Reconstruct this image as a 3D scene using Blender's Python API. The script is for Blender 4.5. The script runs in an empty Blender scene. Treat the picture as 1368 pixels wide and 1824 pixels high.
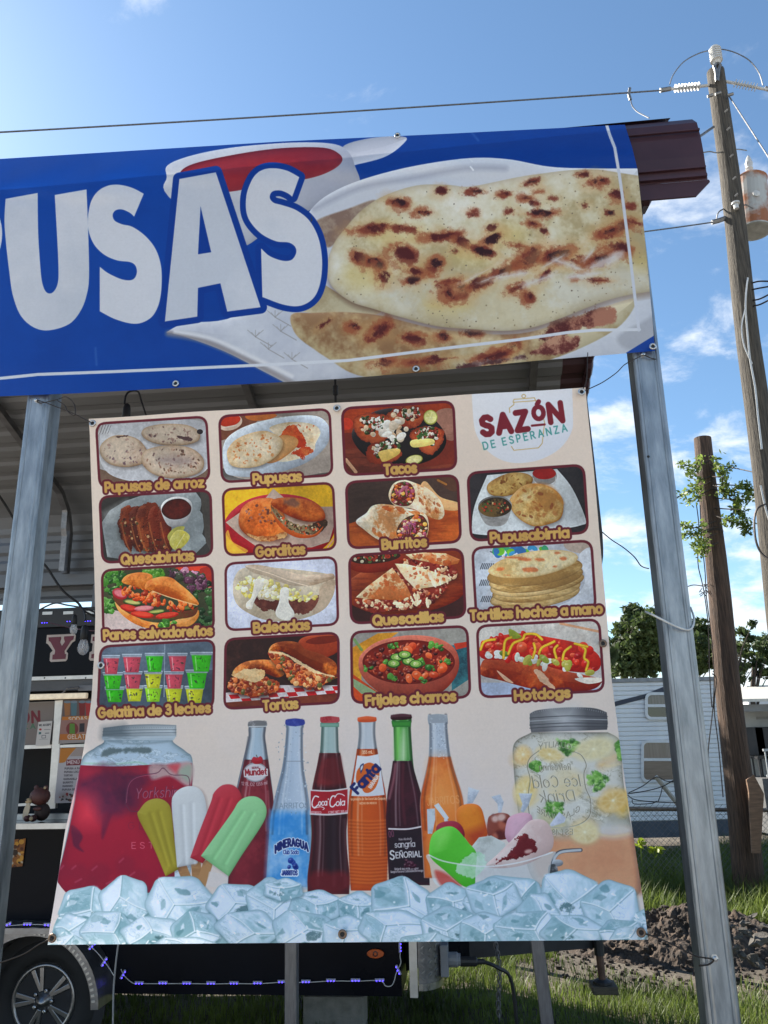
import bpy, bmesh, math, random
import numpy as np
from mathutils import Vector, Matrix
random.seed(7)
R = math.radians
scene = bpy.context.scene
COL = scene.collection

# ---------------------------------------------------------------- camera
F_PX, PITCH, ROLL, CAM_H = 1370.0, R(16.5), R(1.2), 1.75
cF = Vector((0, math.cos(PITCH), math.sin(PITCH)))
_U0 = Vector((0, -math.sin(PITCH), math.cos(PITCH)))
_R0 = Vector((1, 0, 0))
cU = _U0 * math.cos(ROLL) + _R0 * math.sin(ROLL)
cR = _R0 * math.cos(ROLL) - _U0 * math.sin(ROLL)
CAM = Vector((0, 0, CAM_H))
cam_d = bpy.data.cameras.new('camera')
cam_d.sensor_fit = 'VERTICAL'
cam_d.sensor_height = 36.0
cam_d.lens = F_PX / 1824.0 * 36.0
cam_d.clip_start = 0.05
cam_d.clip_end = 3000
cam = bpy.data.objects.new('camera', cam_d)
COL.objects.link(cam)
cam.matrix_world = Matrix(((cR.x, cU.x, -cF.x, CAM.x), (cR.y, cU.y, -cF.y, CAM.y), (cR.z, cU.z, -cF.z, CAM.z), (0, 0, 0, 1)))
scene.camera = cam

# ---------------------------------------------------------------- light
SUN_AZ, SUN_EL = R(-48), R(36)          # azimuth measured from the view direction, negative = left
SKY_STRENGTH, SUN_STRENGTH, EXPOSURE = 0.075, 5.0, 1.38
sun_dir = Vector((math.sin(SUN_AZ) * math.cos(SUN_EL), math.cos(SUN_AZ) * math.cos(SUN_EL), math.sin(SUN_EL)))
sd = bpy.data.lights.new('sun', 'SUN')
sd.energy = SUN_STRENGTH
sd.angle = R(0.53)
sd.color = (1.0, 0.93, 0.82)
so = bpy.data.objects.new('sun', sd)
COL.objects.link(so)
so.location = (-20, 20, 30)
so.rotation_euler = sun_dir.to_track_quat('Z', 'Y').to_euler()

world = bpy.data.worlds.new('World')
scene.world = world
world.use_nodes = True
wn = world.node_tree
wn.nodes.clear()
def N(t, typ, **kw):
    n = t.nodes.new(typ)
    for k, v in kw.items():
        setattr(n, k, v)
    return n
def mathn(t, op, a, b=None, c=None, clamp=False):
    n = N(t, 'ShaderNodeMath', operation=op)
    n.use_clamp = clamp
    for i, v in enumerate((a, b, c)):
        if v is None:
            continue
        if isinstance(v, (int, float)):
            n.inputs[i].default_value = v
        else:
            t.links.new(v, n.inputs[i])
    return n.outputs[0]
wl = wn.links
sky = N(wn, 'ShaderNodeTexSky', sky_type='NISHITA')
sky.sun_disc = False
sky.sun_elevation = SUN_EL
sky.sun_rotation = SUN_AZ
sky.altitude = 50
sky.air_density = 1.0
sky.dust_density = 0.28
sky.ozone_density = 2.0
# clouds: a flat layer seen in perspective (direction.xy / direction.z)
tc = N(wn, 'ShaderNodeTexCoord')
sep = N(wn, 'ShaderNodeSeparateXYZ')
wl.new(tc.outputs['Generated'], sep.inputs[0])
zc = mathn(wn, 'MAXIMUM', sep.outputs[2], 0.02)
zc2 = mathn(wn, 'ADD', zc, 0.34)
cx = mathn(wn, 'DIVIDE', sep.outputs[0], zc2)
cy = mathn(wn, 'DIVIDE', sep.outputs[1], zc2)
comb = N(wn, 'ShaderNodeCombineXYZ')
wl.new(cx, comb.inputs[0]); wl.new(cy, comb.inputs[1])
mp = N(wn, 'ShaderNodeMapping')
wl.new(comb.outputs[0], mp.inputs[0])
mp.inputs['Location'].default_value = (7.3, 2.2, 0)
mp.inputs['Rotation'].default_value = (0, 0, R(24))
mp.inputs['Scale'].default_value = (1.0, 1.25, 1)
n1 = N(wn, 'ShaderNodeTexNoise'); n1.inputs['Scale'].default_value = 6.0; n1.inputs['Detail'].default_value = 10; n1.inputs['Roughness'].default_value = .62; n1.inputs['Distortion'].default_value = .25
wl.new(mp.outputs[0], n1.inputs['Vector'])
n2 = N(wn, 'ShaderNodeTexNoise'); n2.inputs['Scale'].default_value = 2.4; n2.inputs['Detail'].default_value = 2
wl.new(mp.outputs[0], n2.inputs['Vector'])
dens = mathn(wn, 'ADD', mathn(wn, 'MULTIPLY', n1.outputs['Fac'], .62), mathn(wn, 'MULTIPLY', n2.outputs['Fac'], .38))
# more cover low in the sky, hardly any high up
cover = mathn(wn, 'MULTIPLY_ADD', sep.outputs[2], 0.26, 0.388)
dd = mathn(wn, 'SUBTRACT', dens, cover)
fac = N(wn, 'ShaderNodeMapRange', interpolation_type='SMOOTHSTEP')
wl.new(dd, fac.inputs['Value'])
fac.inputs['From Min'].default_value = 0.0
fac.inputs['From Max'].default_value = 0.17
fac.inputs['To Max'].default_value = 0.88
core = N(wn, 'ShaderNodeMapRange', interpolation_type='SMOOTHSTEP')
wl.new(dd, core.inputs['Value'])
core.inputs['From Min'].default_value = 0.12
core.inputs['From Max'].default_value = 0.26
ccol = N(wn, 'ShaderNodeMix', data_type='RGBA')
wl.new(core.outputs[0], ccol.inputs[0])
ccol.inputs[6].default_value = (6.4, 6.6, 6.9, 1)
ccol.inputs[7].default_value = (4.6, 5.1, 5.8, 1)
mixc = N(wn, 'ShaderNodeMix', data_type='RGBA')
wl.new(fac.outputs[0], mixc.inputs[0])
tint = N(wn, 'ShaderNodeVectorMath', operation='MULTIPLY')
wl.new(sky.outputs[0], tint.inputs[0])
tint.inputs[1].default_value = (.93, 1.07, 1.09)      # the camera's white balance
wl.new(tint.outputs[0], mixc.inputs[6])
wl.new(ccol.outputs[2], mixc.inputs[7])
bg = N(wn, 'ShaderNodeBackground')
wl.new(mixc.outputs[2], bg.inputs[0])
bg.inputs[1].default_value = SKY_STRENGTH
wo = N(wn, 'ShaderNodeOutputWorld')
wl.new(bg.outputs[0], wo.inputs[0])

vs = scene.view_settings
vs.view_transform = 'Standard'
vs.look = 'None'
vs.exposure = EXPOSURE
vs.gamma = 1.0
vs.use_curve_mapping = False

# ---------------------------------------------------------------- frames and pixels
PSI = R(5.5)                       # the stand is turned a little, its right end nearer
E1 = Vector((math.cos(PSI), -math.sin(PSI), 0))
E2 = Vector((math.sin(PSI), math.cos(PSI), 0))
def W(a, b, z):
    return E1 * a + E2 * b + Vector((0, 0, z))
def ray(x, y):
    return cF + cR * ((x - 684.0) / F_PX) + cU * ((912.0 - y) / F_PX)
def loc(x, y, b):                  # point of the stand plane b seen at a photo pixel -> (a, z)
    d = ray(x, y)
    t = b / d.dot(E2)
    p = CAM + d * t
    return p.dot(E1), p.z
def at(x, y, Y):                   # point at forward distance Y seen at a photo pixel
    d = ray(x, y)
    return CAM + d * (Y / d.y)
def topx(p):
    v = p - CAM
    k = v.dot(cF)
    return 684 + F_PX * v.dot(cR) / k, 912 - F_PX * v.dot(cU) / k
def ground_z(x, y):
    t = min(max((y - 3.0) / 13.0, 0), 1)
    return -0.42 * t

# ---------------------------------------------------------------- materials
def lin(r, g, b, k=1.0):
    f = lambda c: (c / 255 / 12.92) if c / 255 <= .04045 else ((c / 255 + .055) / 1.055) ** 2.4
    return (f(r) * k, f(g) * k, f(b) * k)
MATS = {}
def mat(name, c, rough=.5, metal=0.0, var=.15, scale=8.0, c2=None, stretch=None, bump=0.0, bscale=60.0, trans=0.0, spec=.5, emit=None, estr=1.0, detail=6, lo=.35, hi=.65, coat=0.0):
    if name in MATS:
        return MATS[name]
    m = bpy.data.materials.new(name)
    m.use_nodes = True
    t = m.node_tree
    t.nodes.clear()
    out = N(t, 'ShaderNodeOutputMaterial')
    p = N(t, 'ShaderNodeBsdfPrincipled')
    p.inputs['Roughness'].default_value = rough
    p.inputs['Metallic'].default_value = metal
    p.inputs['Specular IOR Level'].default_value = spec
    p.inputs['Coat Weight'].default_value = coat
    tcn = N(t, 'ShaderNodeTexCoord')
    vec = tcn.outputs['Object']
    if stretch:
        mpn = N(t, 'ShaderNodeMapping')
        t.links.new(vec, mpn.inputs[0])
        mpn.inputs['Scale'].default_value = stretch
        vec = mpn.outputs[0]
    nz = N(t, 'ShaderNodeTexNoise')
    nz.inputs['Scale'].default_value = scale
    nz.inputs['Detail'].default_value = detail
    nz.inputs['Roughness'].default_value = .6
    t.links.new(vec, nz.inputs['Vector'])
    rp = N(t, 'ShaderNodeValToRGB')
    a = tuple(max(0, x * (1 - var)) for x in c)
    b = c2 if c2 else tuple(min(1, x * (1 + var)) for x in c)
    rp.color_ramp.elements[0].position = lo
    rp.color_ramp.elements[1].position = hi
    rp.color_ramp.elements[0].color = (*a, 1)
    rp.color_ramp.elements[1].color = (*b, 1)
    t.links.new(nz.outputs['Fac'], rp.inputs[0])
    t.links.new(rp.outputs[0], p.inputs['Base Color'])
    if var or c2:
        rr = N(t, 'ShaderNodeMapRange')
        rr.inputs['To Min'].default_value = max(0, rough - .1)
        rr.inputs['To Max'].default_value = min(1, rough + .1)
        t.links.new(nz.outputs['Fac'], rr.inputs['Value'])
        t.links.new(rr.outputs[0], p.inputs['Roughness'])
    if bump:
        nb = N(t, 'ShaderNodeTexNoise')
        nb.inputs['Scale'].default_value = bscale
        nb.inputs['Detail'].default_value = 5
        t.links.new(vec, nb.inputs['Vector'])
        bp = N(t, 'ShaderNodeBump')
        bp.inputs['Strength'].default_value = bump
        bp.inputs['Distance'].default_value = .02
        t.links.new(nb.outputs['Fac'], bp.inputs['Height'])
        t.links.new(bp.outputs[0], p.inputs['Normal'])
    if emit:
        p.inputs['Emission Color'].default_value = (*emit, 1)
        p.inputs['Emission Strength'].default_value = estr
    sh = p.outputs[0]
    if trans:
        tr = N(t, 'ShaderNodeBsdfTranslucent')
        t.links.new(rp.outputs[0], tr.inputs[0])
        mx = N(t, 'ShaderNodeMixShader')
        mx.inputs[0].default_value = trans
        t.links.new(p.outputs[0], mx.inputs[1])
        t.links.new(tr.outputs[0], mx.inputs[2])
        sh = mx.outputs[0]
    t.links.new(sh, out.inputs[0])
    MATS[name] = m
    return m
def glassy(name, tint, rough=.05, alpha=.3):
    if name in MATS:
        return MATS[name]
    m = bpy.data.materials.new(name)
    m.use_nodes = True
    p = m.node_tree.nodes['Principled BSDF']
    p.inputs['Base Color'].default_value = (*tint, 1)
    p.inputs['Roughness'].default_value = rough
    p.inputs['Alpha'].default_value = alpha
    MATS[name] = m
    return m

# ---------------------------------------------------------------- mesh builder
class MB:
    def __init__(s):
        s.v, s.f, s.uv = [], [], None
    def add(s, vs_, fs):
        o = len(s.v)
        s.v += [Vector(p) for p in vs_]
        s.f += [tuple(i + o for i in f) for f in fs]
        return s
    def hexa(s, c):                # eight corners: four of one end, four of the other
        return s.add(c, [(3, 2, 1, 0), (4, 5, 6, 7), (0, 1, 5, 4), (1, 2, 6, 5), (2, 3, 7, 6), (3, 0, 4, 7)])
    def box(s, a0, a1, b0, b1, z0, z1, fr=None):
        w = fr or W
        return s.hexa([w(a0, b0, z0), w(a1, b0, z0), w(a1, b1, z0), w(a0, b1, z0), w(a0, b0, z1), w(a1, b0, z1), w(a1, b1, z1), w(a0, b1, z1)])
    def tube(s, pts, r, n=6, cap=True, r2=None):
        pts = [Vector(p) for p in pts]
        rings = []
        up = None
        k = len(pts)
        for i, p in enumerate(pts):
            d = (pts[min(i + 1, k - 1)] - pts[max(i - 1, 0)])
            if d.length < 1e-9:
                d = Vector((0, 0, 1))
            d.normalize()
            if up is None or abs(up.dot(d)) > .99:
                up = Vector((0, 0, 1)) if abs(d.z) < .9 else Vector((1, 0, 0))
            x = d.cross(up).normalized()
            yv = x.cross(d).normalized()
            up = yv
            rr = r if r2 is None else r + (r2 - r) * i / (k - 1)
            if isinstance(r, (list, tuple)):
                rr = r[i]
            rings.append([p + (x * math.cos(2 * math.pi * j / n) + yv * math.sin(2 * math.pi * j / n)) * rr for j in range(n)])
        vs_ = [q for g in rings for q in g]
        fs = []
        for i in range(k - 1):
            for j in range(n):
                fs.append((i * n + j, i * n + (j + 1) % n, (i + 1) * n + (j + 1) % n, (i + 1) * n + j))
        if cap:
            fs.append(tuple(range(n - 1, -1, -1)))
            fs.append(tuple((k - 1) * n + j for j in range(n)))
        return s.add(vs_, fs)
    def lathe(s, o, axis, prof, n=16, x=None):   # prof: (distance along the axis, radius)
        o = Vector(o); d = Vector(axis).normalized()
        u = Vector((0, 0, 1)) if abs(d.z) < .9 else Vector((1, 0, 0))
        x = d.cross(u).normalized(); y = x.cross(d).normalized()
        vs_, fs = [], []
        for h, r in prof:
            vs_ += [o + d * h + (x * math.cos(2 * math.pi * j / n) + y * math.sin(2 * math.pi * j / n)) * r for j in range(n)]
        for i in range(len(prof) - 1):
            for j in range(n):
                fs.append((i * n + j, i * n + (j + 1) % n, (i + 1) * n + (j + 1) % n, (i + 1) * n + j))
        fs.append(tuple(range(n - 1, -1, -1)))
        fs.append(tuple((len(prof) - 1) * n + j for j in range(n)))
        return s.add(vs_, fs)
    def prism(s, poly0, off):      # polygon (3D points) pushed along off
        n = len(poly0); off = Vector(off)
        vs_ = [Vector(p) for p in poly0] + [Vector(p) + off for p in poly0]
        fs = [tuple(range(n - 1, -1, -1)), tuple(range(n, 2 * n))]
        fs += [(i, (i + 1) % n, n + (i + 1) % n, n + i) for i in range(n)]
        return s.add(vs_, fs)
    def strip(s, rows):            # grid of points
        n = len(rows[0])
        vs_ = [p for r_ in rows for p in r_]
        fs = [(i * n + j, i * n + j + 1, (i + 1) * n + j + 1, (i + 1) * n + j) for i in range(len(rows) - 1) for j in range(n - 1)]
        return s.add(vs_, fs)
    def blob(s, c, rx, ry, rz, seed=0, amp=.25, nu=9, nv=6, rot=None):
        rnd = random.Random(seed)
        ph = [rnd.uniform(0, 6.28) for _ in range(6)]
        vs_, fs = [], []
        c = Vector(c)
        for i in range(nv + 1):
            th = math.pi * i / nv
            for j in range(nu):
                f = 2 * math.pi * j / nu
                d = Vector((math.sin(th) * math.cos(f), math.sin(th) * math.sin(f), math.cos(th)))
                k = 1 + amp * (math.sin(3 * d.x + ph[0]) * math.sin(3.3 * d.y + ph[1]) + .6 * math.sin(5.1 * d.z + ph[2] + 2 * d.x))
                p = Vector((d.x * rx * k, d.y * ry * k, d.z * rz * k))
                if rot:
                    p = rot @ p
                vs_.append(c + p)
        for i in range(nv):
            for j in range(nu):
                fs.append((i * nu + j, (i + 1) * nu + j, (i + 1) * nu + (j + 1) % nu, i * nu + (j + 1) % nu))
        return s.add(vs_, fs)
    def build(s, name, m, parent=None, smooth=False, base=None, bevel=0):
        if base is None:
            xs = [p.x for p in s.v]; ys = [p.y for p in s.v]; zs = [p.z for p in s.v]
            base = Vector(((min(xs) + max(xs)) / 2, (min(ys) + max(ys)) / 2, min(zs)))
        base = Vector(base)
        me = bpy.data.meshes.new(name)
        me.from_pydata([p - base for p in s.v], [], s.f)
        bm = bmesh.new(); bm.from_mesh(me)
        bmesh.ops.recalc_face_normals(bm, faces=bm.faces)
        bm.to_mesh(me); bm.free()
        if smooth:
            me.polygons.foreach_set('use_smooth', [True] * len(me.polygons))
            me.update()
        o = bpy.data.objects.new(name, me)
        if m:
            me.materials.append(m)
        COL.objects.link(o)
        o.location = base
        if parent:
            adopt(o, parent)
        if bevel:
            bv = o.modifiers.new('bevel', 'BEVEL'); bv.width = bevel; bv.segments = 2; bv.limit_method = 'ANGLE'
        return o
def adopt(o, parent):
    pl = Matrix.Translation(parent.location)
    p = parent.parent
    while p:
        p = p.parent
    o.parent = parent
    o.matrix_parent_inverse = world_of(parent).inverted()
def world_of(o):
    m = Matrix.LocRotScale(o.location, o.rotation_euler, o.scale)
    if o.parent:
        return world_of(o.parent) @ o.matrix_parent_inverse @ m
    return m
def tag(o, label, cat, group=None, kind=None):
    if label: o['label'] = label
    if cat: o['category'] = cat
    if group: o['group'] = group
    if kind: o['kind'] = kind
    return o
def thing(name, label, cat, base, group=None):
    o = bpy.data.objects.new(name, None)
    o.empty_display_size = .2
    COL.objects.link(o)
    o.location = base
    return tag(o, label, cat, group)
def structure(o):
    o['kind'] = 'structure'
    return o
def dup_to(src, name, M, parent=None):   # a copy sharing mesh data, placed by a world matrix
    o = src.copy()
    o.name = name
    COL.objects.link(o)
    o.parent = None
    o.matrix_parent_inverse = Matrix()
    o.location, q, o.scale = M.decompose()
    o.rotation_euler = q.to_euler()
    if parent:
        adopt(o, parent)
    return o
def catmull(pts, n=8, closed=False):
    P = [Vector(p) for p in pts]
    out = []
    k = len(P)
    rng = range(k if closed else k - 1)
    for i in rng:
        p1, p2 = P[i], P[(i + 1) % k]
        p0 = P[(i - 1) % k] if (closed or i > 0) else p1
        p3 = P[(i + 2) % k] if (closed or i + 2 < k) else p2
        for j in range(n):
            t = j / n
            out.append(.5 * ((2 * p1) + (p2 - p0) * t + (2 * p0 - 5 * p1 + 4 * p2 - p3) * t * t + (3 * p1 - p0 - 3 * p2 + p3) * t ** 3))
    if not closed:
        out.append(P[-1])
    return out
M_steel = mat('bright_steel', (.55, .55, .55), .3, 1.0, .2, 30)
M_dark_hole = mat('eyelet_hole', (.02, .02, .02), .8, 0, 0)
# ================================================================ ground
M_ground = mat('soil_ground', (.07, .055, .04), .95, 0, .4, 5, c2=(.12, .1, .075), bump=.6, bscale=30)
def gz(x, y):
    z = ground_z(x, y)
    return z + .03 * math.sin(x * 1.3 + .5) * math.sin(y * 1.1) * (1 if y < 30 else 0)
gx = [-1200, -400, -120, -50, -25] + [i * .5 - 12 for i in range(0, 53)] + [18, 25, 50, 120, 400, 1200]
gy = [-60, -20, -6] + [i * .4 - 2 for i in range(0, 56)] + [23, 30, 45, 80, 160, 400, 1500]
gr = MB().strip([[Vector((x, y, gz(x, y))) for x in gx] for y in gy]).build('ground', M_ground, smooth=True)
structure(gr)

# unseen pale lot added in front of the stand to bounce light onto the banners
M_lot = mat('bounce_stone', (.42, .38, .33), .95, 0, .15, 6, c2=(.5, .46, .4), bump=.5, bscale=80)
lot_y = [-60, -30, -15, -8, -5, -3, -2, -1, 0, .6, 1.2, 1.8, 2.3]
lot = MB().strip([[Vector((x, y + .12 * math.sin(x * 1.7) * (y > 2), gz(x, y) + .035)) for x in gx[2:-2]] for y in lot_y]).build('bounce_lot', M_lot, smooth=True)
structure(lot)

# ================================================================ carport: posts, roof, frame
M_galv = mat('galvanised_steel', (.24, .268, .295), .42, .85, .24, 13, stretch=(2.6, 2.6, .5), bump=.08, bscale=50, c2=(.4, .425, .45), lo=.28, hi=.72, detail=11)
M_maroon = mat('maroon_steel', (.055, .022, .028), .45, .1, .15, 4)
M_under = mat('panel_underside', (.19, .195, .205), .5, .3, .12, 2, stretch=(.3, 3, 3))
M_tube = mat('frame_tube', (.16, .16, .17), .5, .7, .2, 10)
aR, zc1 = loc(1258, 300, 3.16)
_, z_eave_bot = loc(1250, 319, 3.16)
_, z_eave_top = loc(1232, 214, 3.27)
a_fl, z_fl = loc(1240, 350, 3.17)
aL = -5.2
BB, BR = 7.9, 5.45                              # back eave, ridge
_, z_bend = loc(135, 905, BB)
SL = math.tan(R(19))
z_ridge = z_bend + (BB - BR) * SL
z_back_bot = loc(100, 1074, BB + .06)[1]
carport = thing('carport', 'open metal carport with maroon ribbed roof above the food trailer', 'carport', W(0, 5.5, 0))
# roof section: front skirt, rounded front eave, two slopes, rounded back eave, back skirt
sl_f = math.atan2(z_ridge - z_eave_top, BR - 3.45)
H_ = z_eave_top - z_eave_bot
prof = [(3.165, z_eave_bot), (3.16, z_eave_bot + H_ * .3), (3.163, z_eave_bot + H_ * .55), (3.18, z_eave_bot + H_ * .78), (3.23, z_eave_bot + H_ * .93), (3.30, z_eave_top), (3.45, z_eave_top + .045)]
def ribs(b0, z0, b1, z1, up, step=.23, h=.024, w=.04):
    L_ = math.hypot(b1 - b0, z1 - z0)
    n = max(1, round(L_ / step))
    nb, nz = up
    out = []
    for i in range(n):
        c = (i + .5) / n
        for dt, hh in ((-w * 1.6 / L_, 0), (-w * .7 / L_, h), (w * .7 / L_, h), (w * 1.6 / L_, 0)):
            t = c + dt
            out.append((b0 + (b1 - b0) * t + nb * hh, z0 + (z1 - z0) * t + nz * hh))
    return out
prof += ribs(3.45, z_eave_top + .045, BR, z_ridge, (-.3, .95))
prof += [(BR, z_ridge)]
prof += ribs(BR, z_ridge, BB - .25, z_bend + .25 * SL + .03, (.32, .95))
prof += [(BB - .12, z_bend + .02), (BB - .02, z_bend - .07), (BB + .04, z_bend - .2)]
prof += ribs(BB + .05, z_bend - .22, BB + .06, z_back_bot, (1, 0), step=.24)
prof += [(BB + .06, z_back_bot)]
def roof_sheet(dz, a0, a1, lo=0, hi=None):
    pr = prof[lo:hi]
    return MB().strip([[W(a, b + (dz if z < z_bend + .05 and b > 6 else 0), z + (dz if not (z < z_bend - .1 and b > 6) else 0)) for a in np.linspace(a0, a1, 5)] for b, z in pr])
for k_ in range(0, len(prof) - 1, 15):
    roof = roof_sheet(0, aL, aR, k_, k_ + 16).build('roof_panel', M_maroon, carport)
    sm_ = roof.modifiers.new('thickness', 'SOLIDIFY'); sm_.thickness = .002
for k_ in range(7, len(prof) - 1, 16):
    roof_in = roof_sheet(-.014, aL + .01, aR - .25, k_, k_ + 17).build('lining_panel', M_under, carport)
# second sheet lapped over the eave, ribs and the flange along its lower edge
a2, _ = loc(1186, 214, 3.3)
MB().strip([[W(a, b, z + .02) for a in (aL, a2)] for b, z in prof[4:9]]).build('eave_lap_panel', M_maroon, carport)
for k_, hh in ((.02, .014), (.13, .01), (.62, .009)):
    zz = z_eave_bot + H_ * k_
    MB().box(aL, aR - .004, 3.148, 3.161, zz, zz + hh).build('eave_rib', M_maroon, carport)
MB().prism([W(aL, 3.166, z_eave_bot - .001), W(aR + .006, 3.166, z_eave_bot - .001), W(aR + .01, 3.166, z_eave_bot - .012), W(a_fl, 3.166, z_fl), W(aL, 3.166, z_fl)], E2 * .01).build('eave_flange', M_maroon, carport)
# gable-end trim on the right
MB().tube([W(aR - .02, b, z - .03) for b, z in prof[5:-1]], .035, 6).build('gable_trim', M_maroon, carport)
# rafters
def roof_under(x, y):
    lo_, hi_ = BR, BB
    for _ in range(40):
        m_ = (lo_ + hi_) / 2
        a, z = loc(x, y, m_)
        if z > z_ridge - (m_ - BR) * SL:
            hi_ = m_
        else:
            lo_ = m_
    return loc(x, y, lo_)[0]
z_stub = loc(150, 1020, BB - .1)[1]
for x, y in ((70, 815), (450, 707), (948, 667)):
    a = roof_under(x, y)
    mb = MB()
    pth = [(3.36, z_eave_top - .05), (3.6, z_eave_top + .02), (BR, z_ridge - .07), (BB - .38, z_bend + .38 * SL - .06), (BB - .2, z_bend - .1), (BB - .11, z_bend - .3), (BB - .10, z_stub)]
    for (b0, z0), (b1, z1) in zip(pth[:-1], pth[1:]):
        d = Vector((0, b1 - b0, z1 - z0)).normalized()
        nb, nz = -d.z * .032, d.y * .032
        mb.hexa([W(a - .032, b0 - nb, z0 - nz), W(a + .032, b0 - nb, z0 - nz), W(a + .032, b0 + nb, z0 + nz), W(a - .032, b0 + nb, z0 + nz), W(a - .032, b1 - nb, z1 - nz), W(a + .032, b1 - nb, z1 - nz), W(a + .032, b1 + nb, z1 + nz), W(a - .032, b1 + nb, z1 + nz)])
    rf = mb.build('rafter', M_tube, carport)
    bt_ = [(BB - .30, z_bend + .02), (BB - .24, z_bend - .12), (BB - .235, z_bend - .3), (BB - .2, z_bend - .38), (BB - .19, z_stub + .01)]
    MB().strip([[W(a - .03 + o_, b_, z_) for o_ in (0, .06)] for b_, z_ in bt_]).build('bracket', mat('dull_steel', (.3, .3, .31), .5, .8, .2, 20), rf)
MB().box(aL, aR - .3, BB - .06, BB + .03, z_stub - .12, z_stub - .004).build('header_beam', M_under, carport)
for a in (-3.9, -.35, 1.1):
    MB().box(a - .035, a + .035, BB - .05, BB + .02, -.4, z_stub - .124).build('back_post', M_tube, carport)

# front posts, galvanised channel with lipped edges
def post(xtl, xtr, yt, xbl, xbr, yb, name, label):
    t = thing(name, label, 'post', W(loc(xbl, yb, 3.06)[0], 3.1, 0))
    (a0, z0), (a1, z1) = loc(xtl, yt, 3.06), loc(xtr, yt, 3.06)
    (a2_, z2), (a3, z3) = loc(xbl, yb, 3.06), loc(xbr, yb, 3.06)
    def edge(pa, pz, qa, qz, z):
        return pa + (qa - pa) * (z - pz) / (qz - pz)
    w = .112
    secs = []
    zt = z_eave_bot + .02
    sec = [(0, .075), (0, .012), (.006, .003), (.014, 0), (.018, .004), (.024, .0045), (.03, .0), (.082, .0), (.088, .0045), (.094, .004), (.098, 0), (.106, .003), (w, .012), (w, .055), (w - .004, .06), (w, .105), (w - .02, .105), (w - .02, .095), (w - .008, .092), (w - .008, .02), (.008, .02), (.008, .092), (.02, .095), (.02, .105), (0, .105)]
    for z in (-.12, .6, 1.2, 1.8, 2.4, 3.0, zt):
        al = edge(a0, z0, a2_, z2, z)
        secs.append([W(al + da, 3.06 + db, z) for da, db in sec])
    n = len(sec)
    mb = MB()
    vs_ = [p for s_ in secs for p in s_]
    fs = [(i * n + j, i * n + (j + 1) % n, (i + 1) * n + (j + 1) % n, (i + 1) * n + j) for i in range(len(secs) - 1) for j in range(n)]
    fs += [tuple(range(n)), tuple((len(secs) - 1) * n + j for j in range(n))]
    mb.add(vs_, fs)
    mb.build('channel', M_galv, t, bevel=0)
    return t
postL = post(47, 92, 705, -13, 33, 1200, 'steel_post', 'galvanised steel channel post at the left, beside the serving window')
postR = post(1127, 1173, 625, 1261, 1319, 1824, 'steel_post', 'galvanised steel channel post at the right, in front of the short wooden pole')
def bolt(par, x, y, r=.009):
    a, z = loc(x, y, 3.058)
    b_ = MB().lathe(W(a, 3.061, z), -E2, [(0, r * 1.5), (.003, r * 1.5), (.0031, r), (.011, r), (.013, r * .6)], 6).build('bolt', M_steel, par)
    return W(a, 3.05, z)
bl1 = bolt(postL, 65, 713); bl2 = bolt(postR, 1145, 632); bl3 = bolt(postR, 1273, 1707)
a_, z_ = loc(1155, 813, 3.058)
MB().lathe(W(a_, 3.0605, z_), -E2, [(0, .006), (.001, .006)], 8).build('bolt_hole', M_dark_hole, postR)
# low frame of square tube behind the menu
fr_t = thing('tube_frame', 'frame of two grey square tube legs standing behind the menu banner', 'frame', W(0, 3.95, 0))
zt_ = 2.0
M_tube2 = mat('grey_tube', (.14, .145, .16), .45, .6, .2, 12, stretch=(6, 6, 1))
legs = []
for x0, x1, y0, y1 in ((520, 520, 1690, 1824), (958, 975, 1690, 1824)):
    (a0, z0), (a1, z1) = loc(x0, y0, 3.95), loc(x1, y1, 3.95)
    f = lambda z: a0 + (a1 - a0) * (z - z0) / (z1 - z0)
    legs.append(f(zt_))
    MB().hexa([W(f(-.1) - .028, 3.92, -.1), W(f(-.1) + .028, 3.92, -.1), W(f(-.1) + .028, 3.976, -.1), W(f(-.1) - .028, 3.976, -.1), W(f(zt_) - .028, 3.92, zt_), W(f(zt_) + .028, 3.92, zt_), W(f(zt_) + .028, 3.976, zt_), W(f(zt_) - .028, 3.976, zt_)]).build('leg', M_tube2, fr_t, bevel=.004)
MB().box(legs[0] + .03, legs[1] - .03, 3.922, 3.974, zt_ - .06, zt_ - .002).build('rail', M_tube2, fr_t)
# ---------------------------------------------------------------- a small painter for the printed sheets
def _fbm(n, seed, beta=1.35):
    r = np.random.RandomState(seed)
    fx = np.fft.fftfreq(n)[:, None]; fy = np.fft.fftfreq(n)[None, :]
    k = np.sqrt(fx * fx + fy * fy); k[0, 0] = 1
    s = np.fft.fft2(r.randn(n, n)) / k ** beta
    s[0, 0] = 0
    a = np.real(np.fft.ifft2(s))
    return ((a - a.mean()) / a.std() * .2 + .5).astype(np.float32)
NOISE = _fbm(512, 3)
def noise(X, Y, sc, seed=0, ang=0.0, asp=1.0):
    # sc = size in photo pixels of a typical feature
    c, s = math.cos(ang), math.sin(ang)
    x = (X * c + Y * s) * (24.0 / sc) / asp + seed * 37.7
    y = (-X * s + Y * c) * (24.0 / sc) + seed * 91.3
    xi = np.floor(x).astype(np.int32); yi = np.floor(y).astype(np.int32)
    fx = x - xi; fy = y - yi
    g = lambda a, b: NOISE[a & 511, b & 511]
    return (g(xi, yi) * (1 - fx) + g(xi + 1, yi) * fx) * (1 - fy) + (g(xi, yi + 1) * (1 - fx) + g(xi + 1, yi + 1) * fx) * fy
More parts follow.
